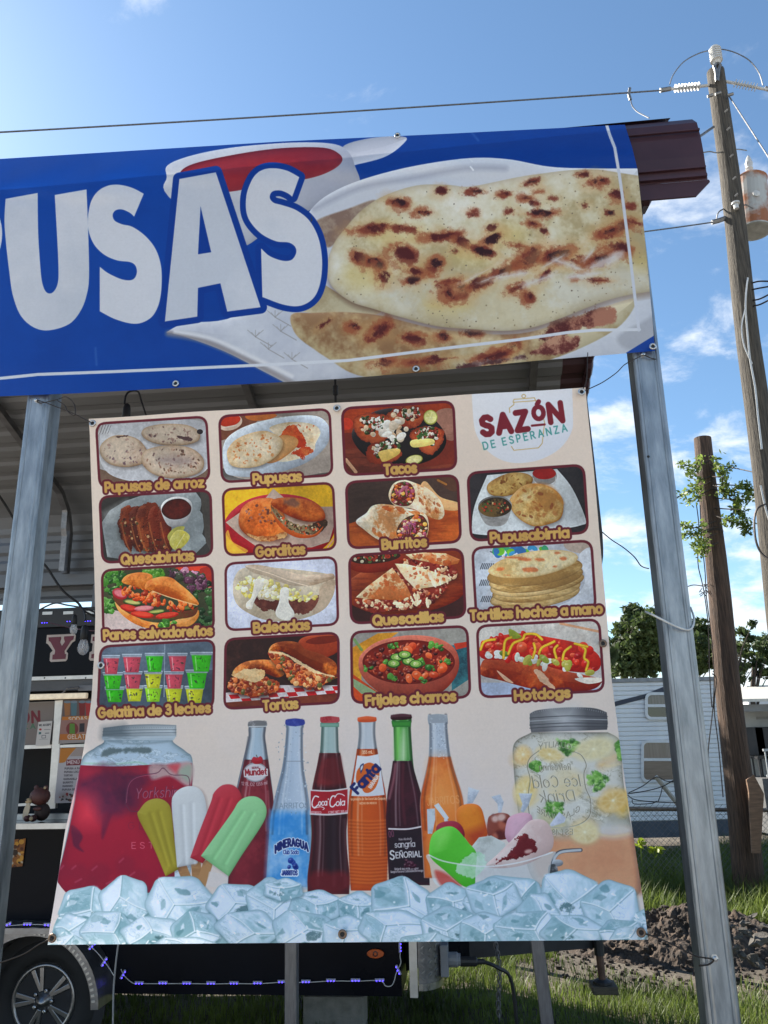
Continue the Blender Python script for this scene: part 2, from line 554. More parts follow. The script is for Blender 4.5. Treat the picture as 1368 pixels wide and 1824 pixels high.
def spline2(pts, n=6):
    out = []
    k = len(pts)
    for i in range(k):
        p1, p2 = pts[i], pts[(i + 1) % k]
        p0 = p1 if len(p1) > 2 else pts[i - 1]
        p3 = p2 if len(p2) > 2 else pts[(i + 2) % k]
        a0, a1, a2, a3 = (np.array(q[:2], float) for q in (p0, p1, p2, p3))
        if len(p1) > 2 and len(p2) > 2:
            out.append(a1); continue
        for j in range(n):
            t = j / n
            out.append(.5 * ((2 * a1) + (a2 - a0) * t + (2 * a0 - 5 * a1 + 4 * a2 - a3) * t * t + (3 * a1 - a0 - 3 * a2 + a3) * t ** 3))
    return np.array(out)
class Canvas:
    def __init__(s, X, Y, base):
        s.X, s.Y = X.astype(np.float32), Y.astype(np.float32)     # photo coordinates of every texel of the sheet
        s.h, s.w = X.shape
        s.px = np.zeros((s.h, s.w, 3), np.float32) + np.array(base, np.float32)
        s.q = 16
        r = np.random.RandomState(4).randn(s.h, s.w).astype(np.float32)
        bl = lambda q, k: sum(np.roll(np.roll(q, i, 0), j, 1) for i in range(-k, k + 1) for j in range(-k, k + 1)) / (2 * k + 1)
        s.fine, s.mid = bl(r, 1), bl(bl(r, 2), 2)
        s.fine /= s.fine.std(); s.mid /= s.mid.std()
        s.line = np.repeat(np.convolve(np.random.RandomState(6).randn(s.h), (.3, .4, .3), 'same')[:, None], s.w, 1).astype(np.float32)
        s.Xc, s.Yc = s.X[::s.q, ::s.q], s.Y[::s.q, ::s.q]
        s.o, s.s = (0.0, 0.0), 1.0
        s.stack = []
        s.k = 0
    def frame(s, ox, oy, sc):
        s.o, s.s = (ox, oy), sc
    def T(s, p):
        return (s.o[0] + p[0] / s.s, s.o[1] + p[1] / s.s) + tuple(p[2:])
    def win(s, x0, y0, x1, y1):
        m = (s.Xc > x0 - 14) & (s.Xc < x1 + 14) & (s.Yc > y0 - 14) & (s.Yc < y1 + 14)
        r = np.flatnonzero(m.any(1)); c = np.flatnonzero(m.any(0))
        if not len(r) or not len(c):
            return None
        return slice(max(0, (r[0] - 1) * s.q), min(s.h, (r[-1] + 2) * s.q)), slice(max(0, (c[0] - 1) * s.q), min(s.w, (c[-1] + 2) * s.q))
    def tight(s, w, x0, y0, x1, y1):
        X, Y = s.X[w], s.Y[w]
        m = (X > x0) & (X < x1) & (Y > y0) & (Y < y1)
        r = np.flatnonzero(m.any(1)); c = np.flatnonzero(m.any(0))
        if not len(r) or not len(c):
            return None
        return slice(w[0].start + r[0], w[0].start + r[-1] + 1), slice(w[1].start + c[0], w[1].start + c[-1] + 1)
    def area(s, x0, y0, x1, y1, pad):
        w = s.win(x0 - pad, y0 - pad, x1 + pad, y1 + pad)
        w = s.tight(w, x0 - pad, y0 - pad, x1 + pad, y1 + pad) if w else None
        if w and s.stack:                            # stay inside the open picture frame
            c = s.stack[-1][0]
            r0, r1 = max(w[0].start, c[0].start), min(w[0].stop, c[0].stop)
            c0, c1 = max(w[1].start, c[1].start), min(w[1].stop, c[1].stop)
            w = (slice(r0, r1), slice(c0, c1)) if r1 - r0 > 1 and c1 - c0 > 1 else None
        return w
    def put(s, w, sd_, c, soft=.8, a=1.0, n=None, g=None, rim=None, lit=0, litw=4.0, rough=0, rs=8, ramp=None, off=0, ang=0.0, asp=1.0, brk=None, ridge=None):
        X, Y = s.X[w], s.Y[w]
        s.k += 1
        if rough:
            sd_ = sd_ + (noise(X, Y, rs, s.k % 13) - .5) * 2 * rough
        sd_ = sd_ - off
        cov = np.clip(.5 - sd_ / max(soft, .3), 0, 1) * a
        if brk:                                      # (feature size, amount): the mark breaks up into flecks
            cov = cov * np.clip((noise(X, Y, brk[0], s.k % 19) - brk[1]) * 5 + .5, 0, 1)
        if not cov.any():
            return
        col = np.zeros(X.shape + (3,), np.float32) + np.array(c, np.float32)
        if g:                                        # linear blend to another colour
            (x0, y0), (x1, y1) = s.T(g[0]), s.T(g[1])
            t = ((X - x0) * (x1 - x0) + (Y - y0) * (y1 - y0)) / max(1e-6, (x1 - x0) ** 2 + (y1 - y0) ** 2)
            t = np.clip(t, 0, 1)[..., None]
            col = col * (1 - t) + np.array(g[2], np.float32) * t
        if ramp:                                     # (feature size, [(t, colour)...])
            t = noise(X, Y, ramp[0], s.k % 17, ang, asp)
            ts = [q[0] for q in ramp[1]]
            col = np.stack([np.interp(t, ts, [q[1][i] for q in ramp[1]]) for i in range(3)], -1).astype(np.float32)
        if n:                                        # (feature size, colour, amount)
            t = np.clip((noise(X, Y, n[0], s.k % 11, ang, asp) - .5) * 3 + .4, 0, 1)[..., None] * n[2]
            col = col * (1 - t) + np.array(n[1], np.float32) * t
        for sz, dk, lt, am in (ridge or ()):         # veins: (feature size, dark, light, amount)
            wv = noise(X, Y, sz * 2.2, s.k % 7) * 2.0
            t = noise(X + wv * sz, Y + wv * sz * .6, sz, s.k % 23, ang, asp)
            v1 = np.clip(1 - np.abs(t - .47) / .035, 0, 1)[..., None] * am
            v2 = np.clip(1 - np.abs(t - .57) / .05, 0, 1)[..., None] * am
            col = col * (1 - v1) + np.array(dk, np.float32) * v1
            col = col * (1 - v2) + np.array(lt, np.float32) * v2
        if rim:                                      # (width, colour, amount)
            t = np.clip(np.exp(np.minimum(sd_, 0) / rim[0]), 0, 1)[..., None] * rim[2]
            col = col * (1 - t) + np.array(rim[1], np.float32) * t
        if lit and X.shape[0] > 2 and X.shape[1] > 2:
            gy, gx = np.gradient(sd_)
            l = np.sqrt(gx * gx + gy * gy) + 1e-6
            d = -(gx * .45 + gy * .9) / l * np.exp(np.minimum(sd_, 0) / litw)
            col = col + (d * lit)[..., None]
        cov = cov[..., None]
        s.px[w] = s.px[w] * (1 - cov) + np.clip(col, 0, 255) * cov
    def sdp(s, w, pts):
        X, Y = s.X[w], s.Y[w]
        d2 = np.full(X.shape, 1e12, np.float32); ins = np.zeros(X.shape, bool)
        k = len(pts)
        for i in range(k):
            ax, ay = pts[i]; bx, by = pts[(i + 1) % k]
            ex, ey = bx - ax, by - ay
            wx, wy = X - ax, Y - ay
            t = np.clip((wx * ex + wy * ey) / (ex * ex + ey * ey + 1e-9), 0, 1)
            d2 = np.minimum(d2, (wx - ex * t) ** 2 + (wy - ey * t) ** 2)
            if ey != 0:
                cnd = (ay > Y) != (by > Y)
                ins ^= cnd & (X < ex * (Y - ay) / ey + ax)
        d = np.sqrt(d2)
        return np.where(ins, -d, d)
    def P(s, pts, c, sm=True, **kw):                 # filled outline
        pts = [s.T(p) for p in pts]
        q = spline2(pts) if sm else np.array([p[:2] for p in pts])
        pad = 2 + kw.get('soft', 1) + kw.get('rough', 0) + max(kw.get('off', 0), 0)
        w = s.area(q[:, 0].min(), q[:, 1].min(), q[:, 0].max(), q[:, 1].max(), pad)
        if w:
            s.put(w, s.sdp(w, q), c, **kw)
    def E(s, x, y, rx, ry, rot, c, **kw):            # ellipse, rot in degrees
        (x, y), rx, ry = s.T((x, y)), rx / s.s, ry / s.s
        m = max(rx, ry)
        pad = 2 + kw.get('soft', 1) + kw.get('rough', 0)
        w = s.area(x - m, y - m, x + m, y + m, pad)
        if not w:
            return
        X, Y = s.X[w] - x, s.Y[w] - y
        cs, sn = math.cos(R(rot)), math.sin(R(rot))
        u, v = (X * cs + Y * sn) / rx, (-X * sn + Y * cs) / ry
        l = np.sqrt(u * u + v * v) + 1e-6
        gl = np.sqrt((u / rx) ** 2 + (v / ry) ** 2) + 1e-6
        s.put(w, (l - 1) * l / gl, c, **kw)
    def L(s, pts, wd, c, sm=False, **kw):            # stroke
        pts = [s.T(p)[:2] for p in pts]
        if sm:
            pts = [tuple(p[:2]) for p in catmull([(p[0], p[1], 0) for p in pts], 6)]
        s.strokes([pts], wd / s.s, c, **kw)
    def strokes(s, lines, wd, c, **kw):
        al = np.array([p for l in lines for p in l])
        pad = wd + 2 + max(kw.get('off', 0), 0) + kw.get('soft', 1)
        w = s.area(al[:, 0].min(), al[:, 1].min(), al[:, 0].max(), al[:, 1].max(), pad)
        if not w:
            return
        X, Y = s.X[w], s.Y[w]
        d2 = np.full(X.shape, 1e12, np.float32)
        for l in lines:
            for (ax, ay), (bx, by) in zip(l[:-1], l[1:]):
                ex, ey = bx - ax, by - ay
                wx, wy = X - ax, Y - ay
                t = np.clip((wx * ex + wy * ey) / (ex * ex + ey * ey + 1e-9), 0, 1)
                d2 = np.minimum(d2, (wx - ex * t) ** 2 + (wy - ey * t) ** 2)
        s.put(w, np.sqrt(d2) - wd / 2, c, **kw)
    def SC(s, pts, n_, r0, r1, cols, asp=(.5, 1), seed=1, sm=True, rot=None, **kw):   # scattered bits inside an outline
        rnd = random.Random(seed)
        q = spline2([tuple(p) for p in pts]) if sm else np.array([p[:2] for p in pts])
        x0, y0 = q.min(0); x1, y1 = q.max(0)
        def inside(x, y):
            r_ = False
            for i in range(len(q)):
                ax, ay = q[i - 1]; bx, by = q[i]
                if (ay > y) != (by > y) and x < (bx - ax) * (y - ay) / (by - ay) + ax:
                    r_ = not r_
            return r_
        done = tries = 0
        while done < n_ and tries < n_ * 12:
            tries += 1
            x, y = rnd.uniform(x0, x1), rnd.uniform(y0, y1)
            if not inside(x, y):
                continue
            r_ = rnd.uniform(r0, r1)
            s.E(x, y, r_, r_ * rnd.uniform(*asp), rnd.uniform(0, 180) if rot is None else rot + rnd.uniform(-20, 20), rnd.choice(cols), **kw)
            if kw.get('lit', 0) > 12 and r_ > 4.5 and rnd.random() < .6:      # wet highlight
                s.E(x - r_ * .2, y - r_ * .28, r_ * .3, r_ * .17, rnd.uniform(-40, 20), (250, 238, 222), soft=1.8, a=.36)
            done += 1
    def clip(s, quad, rad, border=None, bw=0):       # everything painted until unclip stays inside the rounded frame
        q = [s.T(p) for p in quad]
        (a, b, c, d) = [np.array(p[:2]) for p in q]
        rad /= s.s
        pts = []
        ring = [a, b, c, d]
        for i in range(4):
            p, pv, nx = ring[i], ring[i - 1], ring[(i + 1) % 4]
            u = (pv - p) / np.linalg.norm(pv - p); v = (nx - p) / np.linalg.norm(nx - p)
            for t in np.linspace(0, 1, 7):
                A, B = p + u * rad, p + v * rad
                pts.append((1 - t) ** 2 * A + 2 * t * (1 - t) * p + t * t * B)
        pts = np.array(pts)
        w = s.area(pts[:, 0].min(), pts[:, 1].min(), pts[:, 0].max(), pts[:, 1].max(), 8)
        sd_ = s.sdp(w, pts)
        s.stack.append((w, sd_, s.px[w].copy(), border, bw / s.s))
    def unclip(s):
        w, sd_, old, border, bw = s.stack.pop()
        X, Y = s.X[w], s.Y[w]
        im = s.px[w]
        bl = sum(np.roll(np.roll(im, i, 0), j, 1) for i in (-2, 0, 2) for j in (-2, 0, 2)) / 9
        im = im + (im - bl) * .3
        im = 112 + (im - 112) * 1.10
        lum = im.mean(-1, keepdims=True)
        s.px[w] = np.clip(lum + (im - lum) * 1.1, 0, 255)
        s.px[w] = np.clip(s.px[w] * (1 + s.fine[w] * .012 + s.mid[w] * .010 + (noise(X, Y, 24, 9) - .5) * .2 + (noise(X, Y, 60, 2) - .5) * .3)[..., None], 0, 255)
        m = np.clip(.5 - sd_ / .8, 0, 1)[..., None]
        s.px[w] = old * (1 - m) + s.px[w] * m
        if border:
            s.put(w, np.abs(sd_) - bw / 2, border)
    def text(s, st, p0, p1, xh, c, wd, out=None, slant=0.0, bow=0.0, gap=.42, mirror=False, sp=.75, **kw):
        p0, p1, xh = np.array(s.T(p0)), np.array(s.T(p1)), xh / s.s
        adv, lines = 0.0, []
        for ch in st:
            if ch == ' ':
                adv += sp; continue
            wg, gl = GLYPH[ch]
            for l in gl:
                lines.append([(x + adv + y * slant, y) for x, y in l])
            adv += wg + gap
        tot = adv - gap
        e = (p1 - p0); ln = np.linalg.norm(e); e = e / ln
        up = np.array((e[1], -e[0]))
        if up[1] > 0:
            up = -up
        res = []
        for l in lines:
            r_ = []
            for x, y in l:
                t = x / tot
                if mirror:
                    t = 1 - t
                p = p0 + e * (t * ln) + up * (y * xh + bow / s.s * (1 - (2 * t - 1) ** 2))
                r_.append((p[0], p[1]))
            res.append(r_)
        wd /= s.s
        # glyph groups are painted together so that outlines merge
        if out:
            for ch in _chunks(res, 14):
                s.strokes(ch, wd + 2 * out[0] / s.s, out[1])
        for ch in _chunks(res, 14):
            s.strokes(ch, wd, c, **kw)
def _chunks(l, n):
    return [l[i:i + n] for i in range(0, len(l), n)]
def _arc(cx, cy, rx, ry, a0, a1, n=9):
    return [(cx + rx * math.cos(R(a0 + (a1 - a0) * i / n)), cy + ry * math.sin(R(a0 + (a1 - a0) * i / n))) for i in range(n + 1)]
def _O(cx=.5, cy=.5, rx=.5, ry=.5):
    return _arc(cx, cy, rx, ry, 0, 360, 16)
def _glyphs():
    g = {}
    dot = lambda x: [(x, 1.4), (x, 1.43)]
    arch = lambda x: [(x, .5)] + _arc(x + .43, .57, .43, .43, 180, 0) + [(x + .86, 0)]
    g['a'] = (1, [_O(), [(1, 1), (1, 0)]])
    g['b'] = (1, [_O(), [(0, 1.5), (0, 0)]])
    g['c'] = (.87, [_arc(.5, .5, .5, .5, 48, 312)])
    g['d'] = (1, [_O(), [(1, 1.5), (1, 0)]])
    g['e'] = (1, [[(.03, .5), (.97, .5)] + _arc(.5, .5, .48, .5, 0, 312)])
    g['f'] = (.5, [[(.2, 0), (.2, 1.15)] + _arc(.45, 1.15, .25, .33, 180, 90), [(0, .93), (.5, .93)]])
    g['g'] = (1, [_O(), [(1, 1), (1, -.05)] + _arc(.5, -.05, .5, .38, 0, -150)])
    g['h'] = (.86, [[(0, 1.5), (0, 0)], arch(0)])
    g['i'] = (0, [[(0, 1), (0, 0)], dot(0)])
    g['í'] = (0, [[(0, 1), (0, 0)], [(0, 1.25), (.2, 1.5)]])
    g['j'] = (.12, [[(.12, 1), (.12, -.15)] + _arc(-.08, -.15, .2, .25, 0, -90, 4), dot(.12)])
    g['k'] = (.75, [[(0, 1.5), (0, 0)], [(.7, 1), (0, .42)], [(.25, .62), (.75, 0)]])
    g['l'] = (0, [[(0, 1.5), (0, 0)]])
    g['m'] = (1.5, [[(0, 1), (0, 0)], [(0, .5)] + _arc(.375, .6, .375, .4, 180, 0) + [(.75, 0)], [(.75, .5)] + _arc(1.125, .6, .375, .4, 180, 0) + [(1.5, 0)]])
    g['n'] = (.86, [[(0, 1), (0, 0)], arch(0)])
    g['ñ'] = (.86, [[(0, 1), (0, 0)], arch(0), [(.15, 1.3), (.35, 1.42), (.55, 1.3), (.75, 1.42)]])
    g['o'] = (1, [_O()])
    g['p'] = (1, [_O(), [(0, 1), (0, -.45)]])
    g['q'] = (1, [_O(), [(1, 1), (1, -.45)]])
    g['r'] = (.5, [[(0, 1), (0, 0)], [(0, .5)] + _arc(.42, .55, .42, .43, 180, 75, 5)])
    S = [(.7, .85), (.5, .98), (.25, .98), (.06, .84), (.08, .64), (.3, .53), (.52, .47), (.7, .34), (.68, .12), (.48, .01), (.22, .02), (.02, .16)]
    g['s'] = (.72, [S])
    g['t'] = (.52, [[(.24, 1.4), (.24, .25)] + _arc(.46, .25, .22, .25, 180, 265, 4), [(0, .97), (.52, .97)]])
    g['u'] = (.86, [[(0, 1)] + _arc(.43, .43, .43, .43, 180, 360) + [(.86, 1)], [(.86, 1), (.86, 0)]])
    g['v'] = (.9, [[(0, 1), (.45, 0), (.9, 1)]])
    g['w'] = (1.4, [[(0, 1), (.35, 0), (.7, 1), (1.05, 0), (1.4, 1)]])
    g['y'] = (.9, [[(0, 1), (.45, 0)], [(.9, 1), (.25, -.45)]])
    g['z'] = (.8, [[(.05, .97), (.78, .97), (.02, .02), (.8, .02)]])
    H = 1.42
    up = lambda pts: [(x, y * H) for x, y in pts]
    g['A'] = (1.15, [up([(0, 0), (.57, 1), (1.15, 0)]), up([(.25, .34), (.9, .34)])])
    g['B'] = (.9, [up([(0, 0), (0, 1)]), up([(0, 1), (.5, 1)] + _arc(.5, .77, .33, .23, 90, -90) + [(0, .54)]), up([(.5, .54)] + _arc(.55, .27, .36, .27, 90, -90) + [(0, 0)])])
    g['C'] = (1.15, [up(_arc(.6, .5, .6, .5, 45, 315, 14))])
    g['D'] = (1.1, [up([(0, 0), (0, 1), (.5, 1)] + _arc(.5, .5, .6, .5, 90, -90) + [(0, 0)])])
    g['E'] = (.8, [up([(.8, 1), (0, 1), (0, 0), (.8, 0)]), up([(0, .52), (.7, .52)])])
    g['F'] = (.8, [up([(.8, 1), (0, 1), (0, 0)]), up([(0, .5), (.68, .5)])])
    g['G'] = (1.25, [up(_arc(.6, .5, .6, .5, 45, 350, 14) + [(1.2, .48), (.7, .48)])])
    g['H'] = (1, [up([(0, 0), (0, 1)]), up([(1, 0), (1, 1)]), up([(0, .5), (1, .5)])])
    g['I'] = (0, [up([(0, 0), (0, 1)])])
    g['J'] = (.6, [up([(.6, 1), (.6, .28)] + _arc(.3, .28, .3, .28, 0, -170))])
    g['L'] = (.75, [up([(0, 1), (0, 0), (.75, 0)])])
    g['M'] = (1.3, [up([(0, 0), (.1, 1), (.65, .3), (1.2, 1), (1.3, 0)])])
    g['N'] = (1.05, [up([(0, 0), (0, 1), (1.05, 0), (1.05, 1)])])
    g['Ñ'] = (1.05, [up([(0, 0), (0, 1), (1.05, 0), (1.05, 1)]), [(.25, 1.65), (.45, 1.78), (.65, 1.65), (.85, 1.78)]])
    g['O'] = (1.3, [up(_O(.65, .5, .65, .5))])
    g['Ó'] = (1.3, [up(_O(.65, .5, .65, .5)), [(.6, 1.72), (.85, 2.0)]])
    g['P'] = (.85, [up([(0, 0), (0, 1), (.5, 1)] + _arc(.5, .71, .36, .29, 90, -90) + [(0, .42)])])
    g['Q'] = (1.3, [up(_O(.65, .5, .65, .5)), up([(.8, .25), (1.25, -.05)])])
    g['R'] = (.95, [up([(0, 0), (0, 1), (.5, 1)] + _arc(.5, .73, .36, .27, 90, -90) + [(0, .46)]), up([(.45, .46), (.95, 0)])])
    g['S'] = (.9, [[(x * 1.25, y * H) for x, y in S]])
    g['T'] = (.95, [up([(0, 1), (.95, 1)]), up([(.475, 1), (.475, 0)])])
    g['U'] = (1, [up([(0, 1)] + _arc(.5, .4, .5, .4, 180, 360) + [(1, 1)])])
    g['Ú'] = (1, [up([(0, 1)] + _arc(.5, .4, .5, .4, 180, 360) + [(1, 1)]), [(.5, 1.7), (.75, 1.95)]])
    g['V'] = (1.05, [up([(0, 1), (.52, 0), (1.05, 1)])])
    g['W'] = (1.5, [up([(0, 1), (.38, 0), (.75, .9), (1.12, 0), (1.5, 1)])])
    g['X'] = (1, [up([(0, 0), (1, 1)]), up([(0, 1), (1, 0)])])
    g['Y'] = (1, [up([(0, 1), (.5, .45), (1, 1)]), up([(.5, .45), (.5, 0)])])
    g['Z'] = (.95, [up([(.03, 1), (.93, 1), (0, 0), (.95, 0)])])
    g['0'] = (.9, [up(_O(.45, .5, .45, .5))])
    g['1'] = (.35, [up([(0, .75), (.3, 1), (.3, 0)])])
    g['2'] = (.8, [up(_arc(.4, .72, .38, .28, 160, -30) + [(0, 0), (.8, 0)])])
    g['3'] = (.8, [up(_arc(.38, .74, .36, .26, 150, -80) + [(.3, .5)]), up([(.3, .5)] + _arc(.38, .26, .42, .27, 80, -150))])
    g['4'] = (.9, [up([(.7, 0), (.7, 1), (0, .3), (.9, .3)])])
    g['5'] = (.8, [up([(.75, 1), (.15, 1), (.08, .55)] + _arc(.38, .33, .4, .33, 110, -150))])
    g['6'] = (.8, [up(_O(.4, .3, .38, .3)), up([(.02, .35), (.5, 1)])])
    g['8'] = (.8, [up(_O(.4, .75, .32, .25)), up(_O(.4, .25, .4, .25))])
    g['-'] = (.5, [[(0, .6), (.5, .6)]])
    g['.'] = (.05, [[(0, 0), (.05, .02)]])
    return g
GLYPH = _glyphs()
def finish(cv, grain=.05):
    # print grain and the fine ribs of the cloth under the ink
    g = cv.fine * grain * .16 + cv.line * grain * .12 + cv.mid * grain * .1 + (noise(cv.X, cv.Y, 150, 4) - .5) * grain * 1.6
    cv.px = np.clip(cv.px * (1 + g)[..., None], 0, 255)
def to_image(name, cv):
    im = bpy.data.images.new(name, cv.w, cv.h, alpha=False)
    a = np.ones((cv.h, cv.w, 4), np.float32)
    a[..., :3] = np.clip(cv.px / 255.0, 0, 1)
    im.pixels.foreach_set(a[::-1].ravel())
    im.update()
    return im
def print_mat(name, im, gain=1.0, rough=.45, trans=.2, weave=0.0):
    m = bpy.data.materials.new(name)
    m.use_nodes = True
    t = m.node_tree; t.nodes.clear()
    out = N(t, 'ShaderNodeOutputMaterial')
    tx = N(t, 'ShaderNodeTexImage'); tx.image = im; tx.interpolation = 'Linear'; tx.extension = 'EXTEND'
    sc_ = N(t, 'ShaderNodeVectorMath', operation='SCALE')
    t.links.new(tx.outputs[0], sc_.inputs[0]); sc_.inputs['Scale'].default_value = gain
    p = N(t, 'ShaderNodeBsdfPrincipled')
    p.inputs['Roughness'].default_value = rough
    p.inputs['Specular IOR Level'].default_value = .3
    t.links.new(sc_.outputs[0], p.inputs['Base Color'])
    if weave:
        tcn = N(t, 'ShaderNodeTexCoord')
        w1 = N(t, 'ShaderNodeTexWave', bands_direction='Y'); w1.inputs['Scale'].default_value = weave; w1.inputs['Distortion'].default_value = 1.5; w1.inputs['Detail'].default_value = 2
        t.links.new(tcn.outputs['UV'], w1.inputs[0])
        n_ = N(t, 'ShaderNodeTexNoise'); n_.inputs['Scale'].default_value = 9; n_.inputs['Detail'].default_value = 4
        t.links.new(tcn.outputs['UV'], n_.inputs[0])
        ad = mathn(t, 'MULTIPLY_ADD', w1.outputs['Fac'], .12, n_.outputs['Fac'])
        bp = N(t, 'ShaderNodeBump'); bp.inputs['Strength'].default_value = .10; bp.inputs['Distance'].default_value = .01
        t.links.new(ad, bp.inputs['Height']); t.links.new(bp.outputs[0], p.inputs['Normal'])
    tr = N(t, 'ShaderNodeBsdfTranslucent'); t.links.new(sc_.outputs[0], tr.inputs[0])
    mx = N(t, 'ShaderNodeMixShader'); mx.inputs[0].default_value = trans
    t.links.new(p.outputs[0], mx.inputs[1]); t.links.new(tr.outputs[0], mx.inputs[2])
    t.links.new(mx.outputs[0], out.inputs[0])
    return m
def sheet(name, rows, tw, th, base):
    """a printed sheet: grid of points (rows from the top), its uv, and a canvas that knows where each texel lies in the photograph"""
    nr, nc = len(rows), len(rows[0])
    mb = MB().strip(rows)
    o = mb.build(name, None, smooth=True)
    uvl = o.data.uv_layers.new(name='UVMap')
    for l in o.data.loops:
        i = l.vertex_index
        uvl.data[l.index].uv = ((i % nc) / (nc - 1), 1 - (i // nc) / (nr - 1))
    px = np.array([[topx(p) for p in r_] for r_ in rows])
    gy = (np.arange(th) + .5) / th * (nr - 1); gx = (np.arange(tw) + .5) / tw * (nc - 1)
    iy = np.minimum(gy.astype(int), nr - 2); ix = np.minimum(gx.astype(int), nc - 2)
    fy = (gy - iy)[:, None, None]; fx = (gx - ix)[None, :, None]
    A = px[iy][:, ix]; B = px[iy][:, ix + 1]; C = px[iy + 1][:, ix]; D = px[iy + 1][:, ix + 1]
    q = (A * (1 - fx) + B * fx) * (1 - fy) + (C * (1 - fx) + D * fx) * fy
    return o, Canvas(q[..., 0], q[..., 1], base)
# ---------------------------------------------------------------- what is printed on the long blue banner
WHT = (205, 206, 212)
def burns(cv, lst, seed=0):
    for i, (x, y, rx, ry, rot, k) in enumerate(lst):
        cv.E(x, y, rx * 1.45, ry * 1.7, rot, (196, 152, 96), soft=16, a=.38, rough=8, rs=14)
        cv.E(x, y, rx * 1.02, ry * 1.08, rot, (150, 76, 46), soft=7, a=.72, rough=8, rs=10, brk=(13, .37))
        cv.E(x + rx * .08, y, rx * .78, ry * .78, rot, (112, 46, 34), soft=5, a=.85, rough=7, rs=8, brk=(10, .35))
        cv.E(x + rx * .12, y - ry * .1, rx * .55, ry * .55, rot, (46, 22, 24) if k else (78, 30, 27), soft=4, a=.9, rough=6, rs=7, brk=(8, .32))
        cv.E(x - rx * .3, y + ry * .7, rx * 1.0, ry * .8, rot + 14, (150, 80, 52), soft=2, a=.5, rough=8, rs=6, brk=(6, .57))
def paint_blue(cv):
    BL = (12, 62, 147)
    cv.frame(0, 0, 1)
    cv.P([(-600, 150, 1), (1300, 150, 1), (1300, 800, 1), (-600, 800, 1)], BL, g=((900, 240), (500, 600), (14, 66, 154)), n=(260, (10, 52, 132), .5))
    # sauce bowl and plates
    cv.P([(610, 262), (660, 246), (722, 244), (712, 262), (684, 280), (640, 292), (626, 292)], (186, 188, 198), lit=-25, litw=9)
    cv.P([(297, 316), (299, 294), (345, 276), (420, 262), (520, 254), (592, 256), (620, 270), (632, 295), (640, 330), (600, 352), (540, 380), (480, 410), (410, 440), (300, 350)], (196, 197, 203), g=((450, 320), (600, 370), (160, 163, 178)), n=(60, (176, 178, 188), .5), lit=28, litw=9)
    cv.P([(320, 310), (344, 292), (420, 275), (500, 264), (575, 263), (604, 274), (609, 288), (590, 304), (550, 318), (470, 330), (400, 342), (335, 330)], (156, 40, 46), g=((340, 300), (600, 280), (128, 30, 40)), rim=(6, (110, 26, 34), .8), lit=-20, n=(60, (172, 52, 52), .4))
    cv.P([(296, 592, 1), (330, 576), (420, 562), (500, 482), (545, 385), (600, 338), (700, 304), (820, 283), (900, 283), (980, 297), (1060, 300), (1138, 300, 1), (1176, 612, 1), (1168, 632, 1), (900, 652), (640, 674), (512, 684, 1), (470, 662), (400, 626), (330, 600)], (200, 203, 210), g=((700, 310), (560, 620), (182, 185, 196)), n=(120, (212, 214, 219), .7), lit=26, litw=10)
    cv.L([(300, 594), (360, 606), (430, 636), (500, 672), (520, 684)], 10, (140, 132, 132), sm=True, soft=8, a=.8)
    cv.L([(312, 590), (380, 604), (450, 636), (520, 670)], 7, (212, 212, 216), sm=True, soft=5)
    cv.L([(560, 372), (640, 335), (730, 318), (830, 300), (900, 300)], 9, (150, 153, 168), sm=True, soft=10, a=.6)
    cv.L([(837, 284), (841, 287)], 2.5, (226, 229, 233)); cv.L([(838, 297), (843, 303)], 3, (226, 229, 233))
    cv.P([(1100, 600), (1150, 570), (1170, 560), (1172, 605), (1120, 622)], (150, 152, 160), soft=8, a=.6)
    for k, (x, y) in enumerate([(455, 600), (478, 622), (500, 590), (520, 640), (545, 612), (490, 565)]):
        for j in range(5):
            cv.L([(x, y), (x - 14 + 7 * j, y - 12 + (j % 2) * 4)], 1.3, (150, 148, 148), a=.8)
        cv.L([(x, y), (x + 28, y + 16)], 1.5, (140, 136, 134), a=.8)
    # pupusas
    cv.frame(560, 200, 2.206)
    cv.P([(10, 425), (130, 380), (240, 345), (200, 420), (100, 500), (50, 530), (10, 470)], (160, 140, 122), n=(20, (120, 92, 80), .7), soft=3)
    cv.P([(-60, 620), (60, 690), (150, 745), (260, 780), (200, 798), (0, 790), (-60, 760)], (186, 174, 142), n=(30, (160, 140, 104), .7), lit=-25)
    CREAM = [(.2, (176, 158, 118)), (.42, (202, 190, 156)), (.6, (211, 203, 178)), (.85, (222, 217, 202))]
    cv.P([(-90, 795), (0, 788), (120, 785), (240, 795), (330, 815), (480, 850), (700, 872), (850, 862), (1000, 812), (1150, 760), (1262, 735), (1205, 835), (1050, 925), (860, 988), (600, 1012), (390, 1034), (230, 1042), (140, 1022), (60, 972), (0, 932), (-75, 870)], (170, 150, 118), ramp=(50, [(.2, (140, 104, 70)), (.45, (180, 158, 118)), (.7, (200, 188, 156))]), lit=30, litw=12, soft=2)
    burns(cv, [(150, 845, 34, 20, 15, 1), (505, 880, 32, 17, 5, 1), (40, 830, 40, 12, -35, 0), (250, 860, 70, 28, -40, 0), (380, 890, 60, 20, 5, 0), (620, 870, 50, 14, 0, 1), (270, 985, 60, 22, -8, 0), (450, 975, 120, 18, -6, 0), (760, 930, 60, 18, -30, 1), (700, 960, 80, 20, -15, 0)])
    cv.P([(890, 880), (960, 825), (1060, 790), (1170, 762), (1178, 800), (1120, 840), (1000, 865), (920, 895)], (84, 34, 30), rough=9, rs=12, soft=4, n=(12, (170, 116, 92), .95))
    cv.P([(840, 940), (900, 905), (1000, 880), (1040, 900), (980, 940), (880, 962)], (98, 42, 36), rough=9, rs=12, soft=4, n=(12, (186, 140, 112), .95))
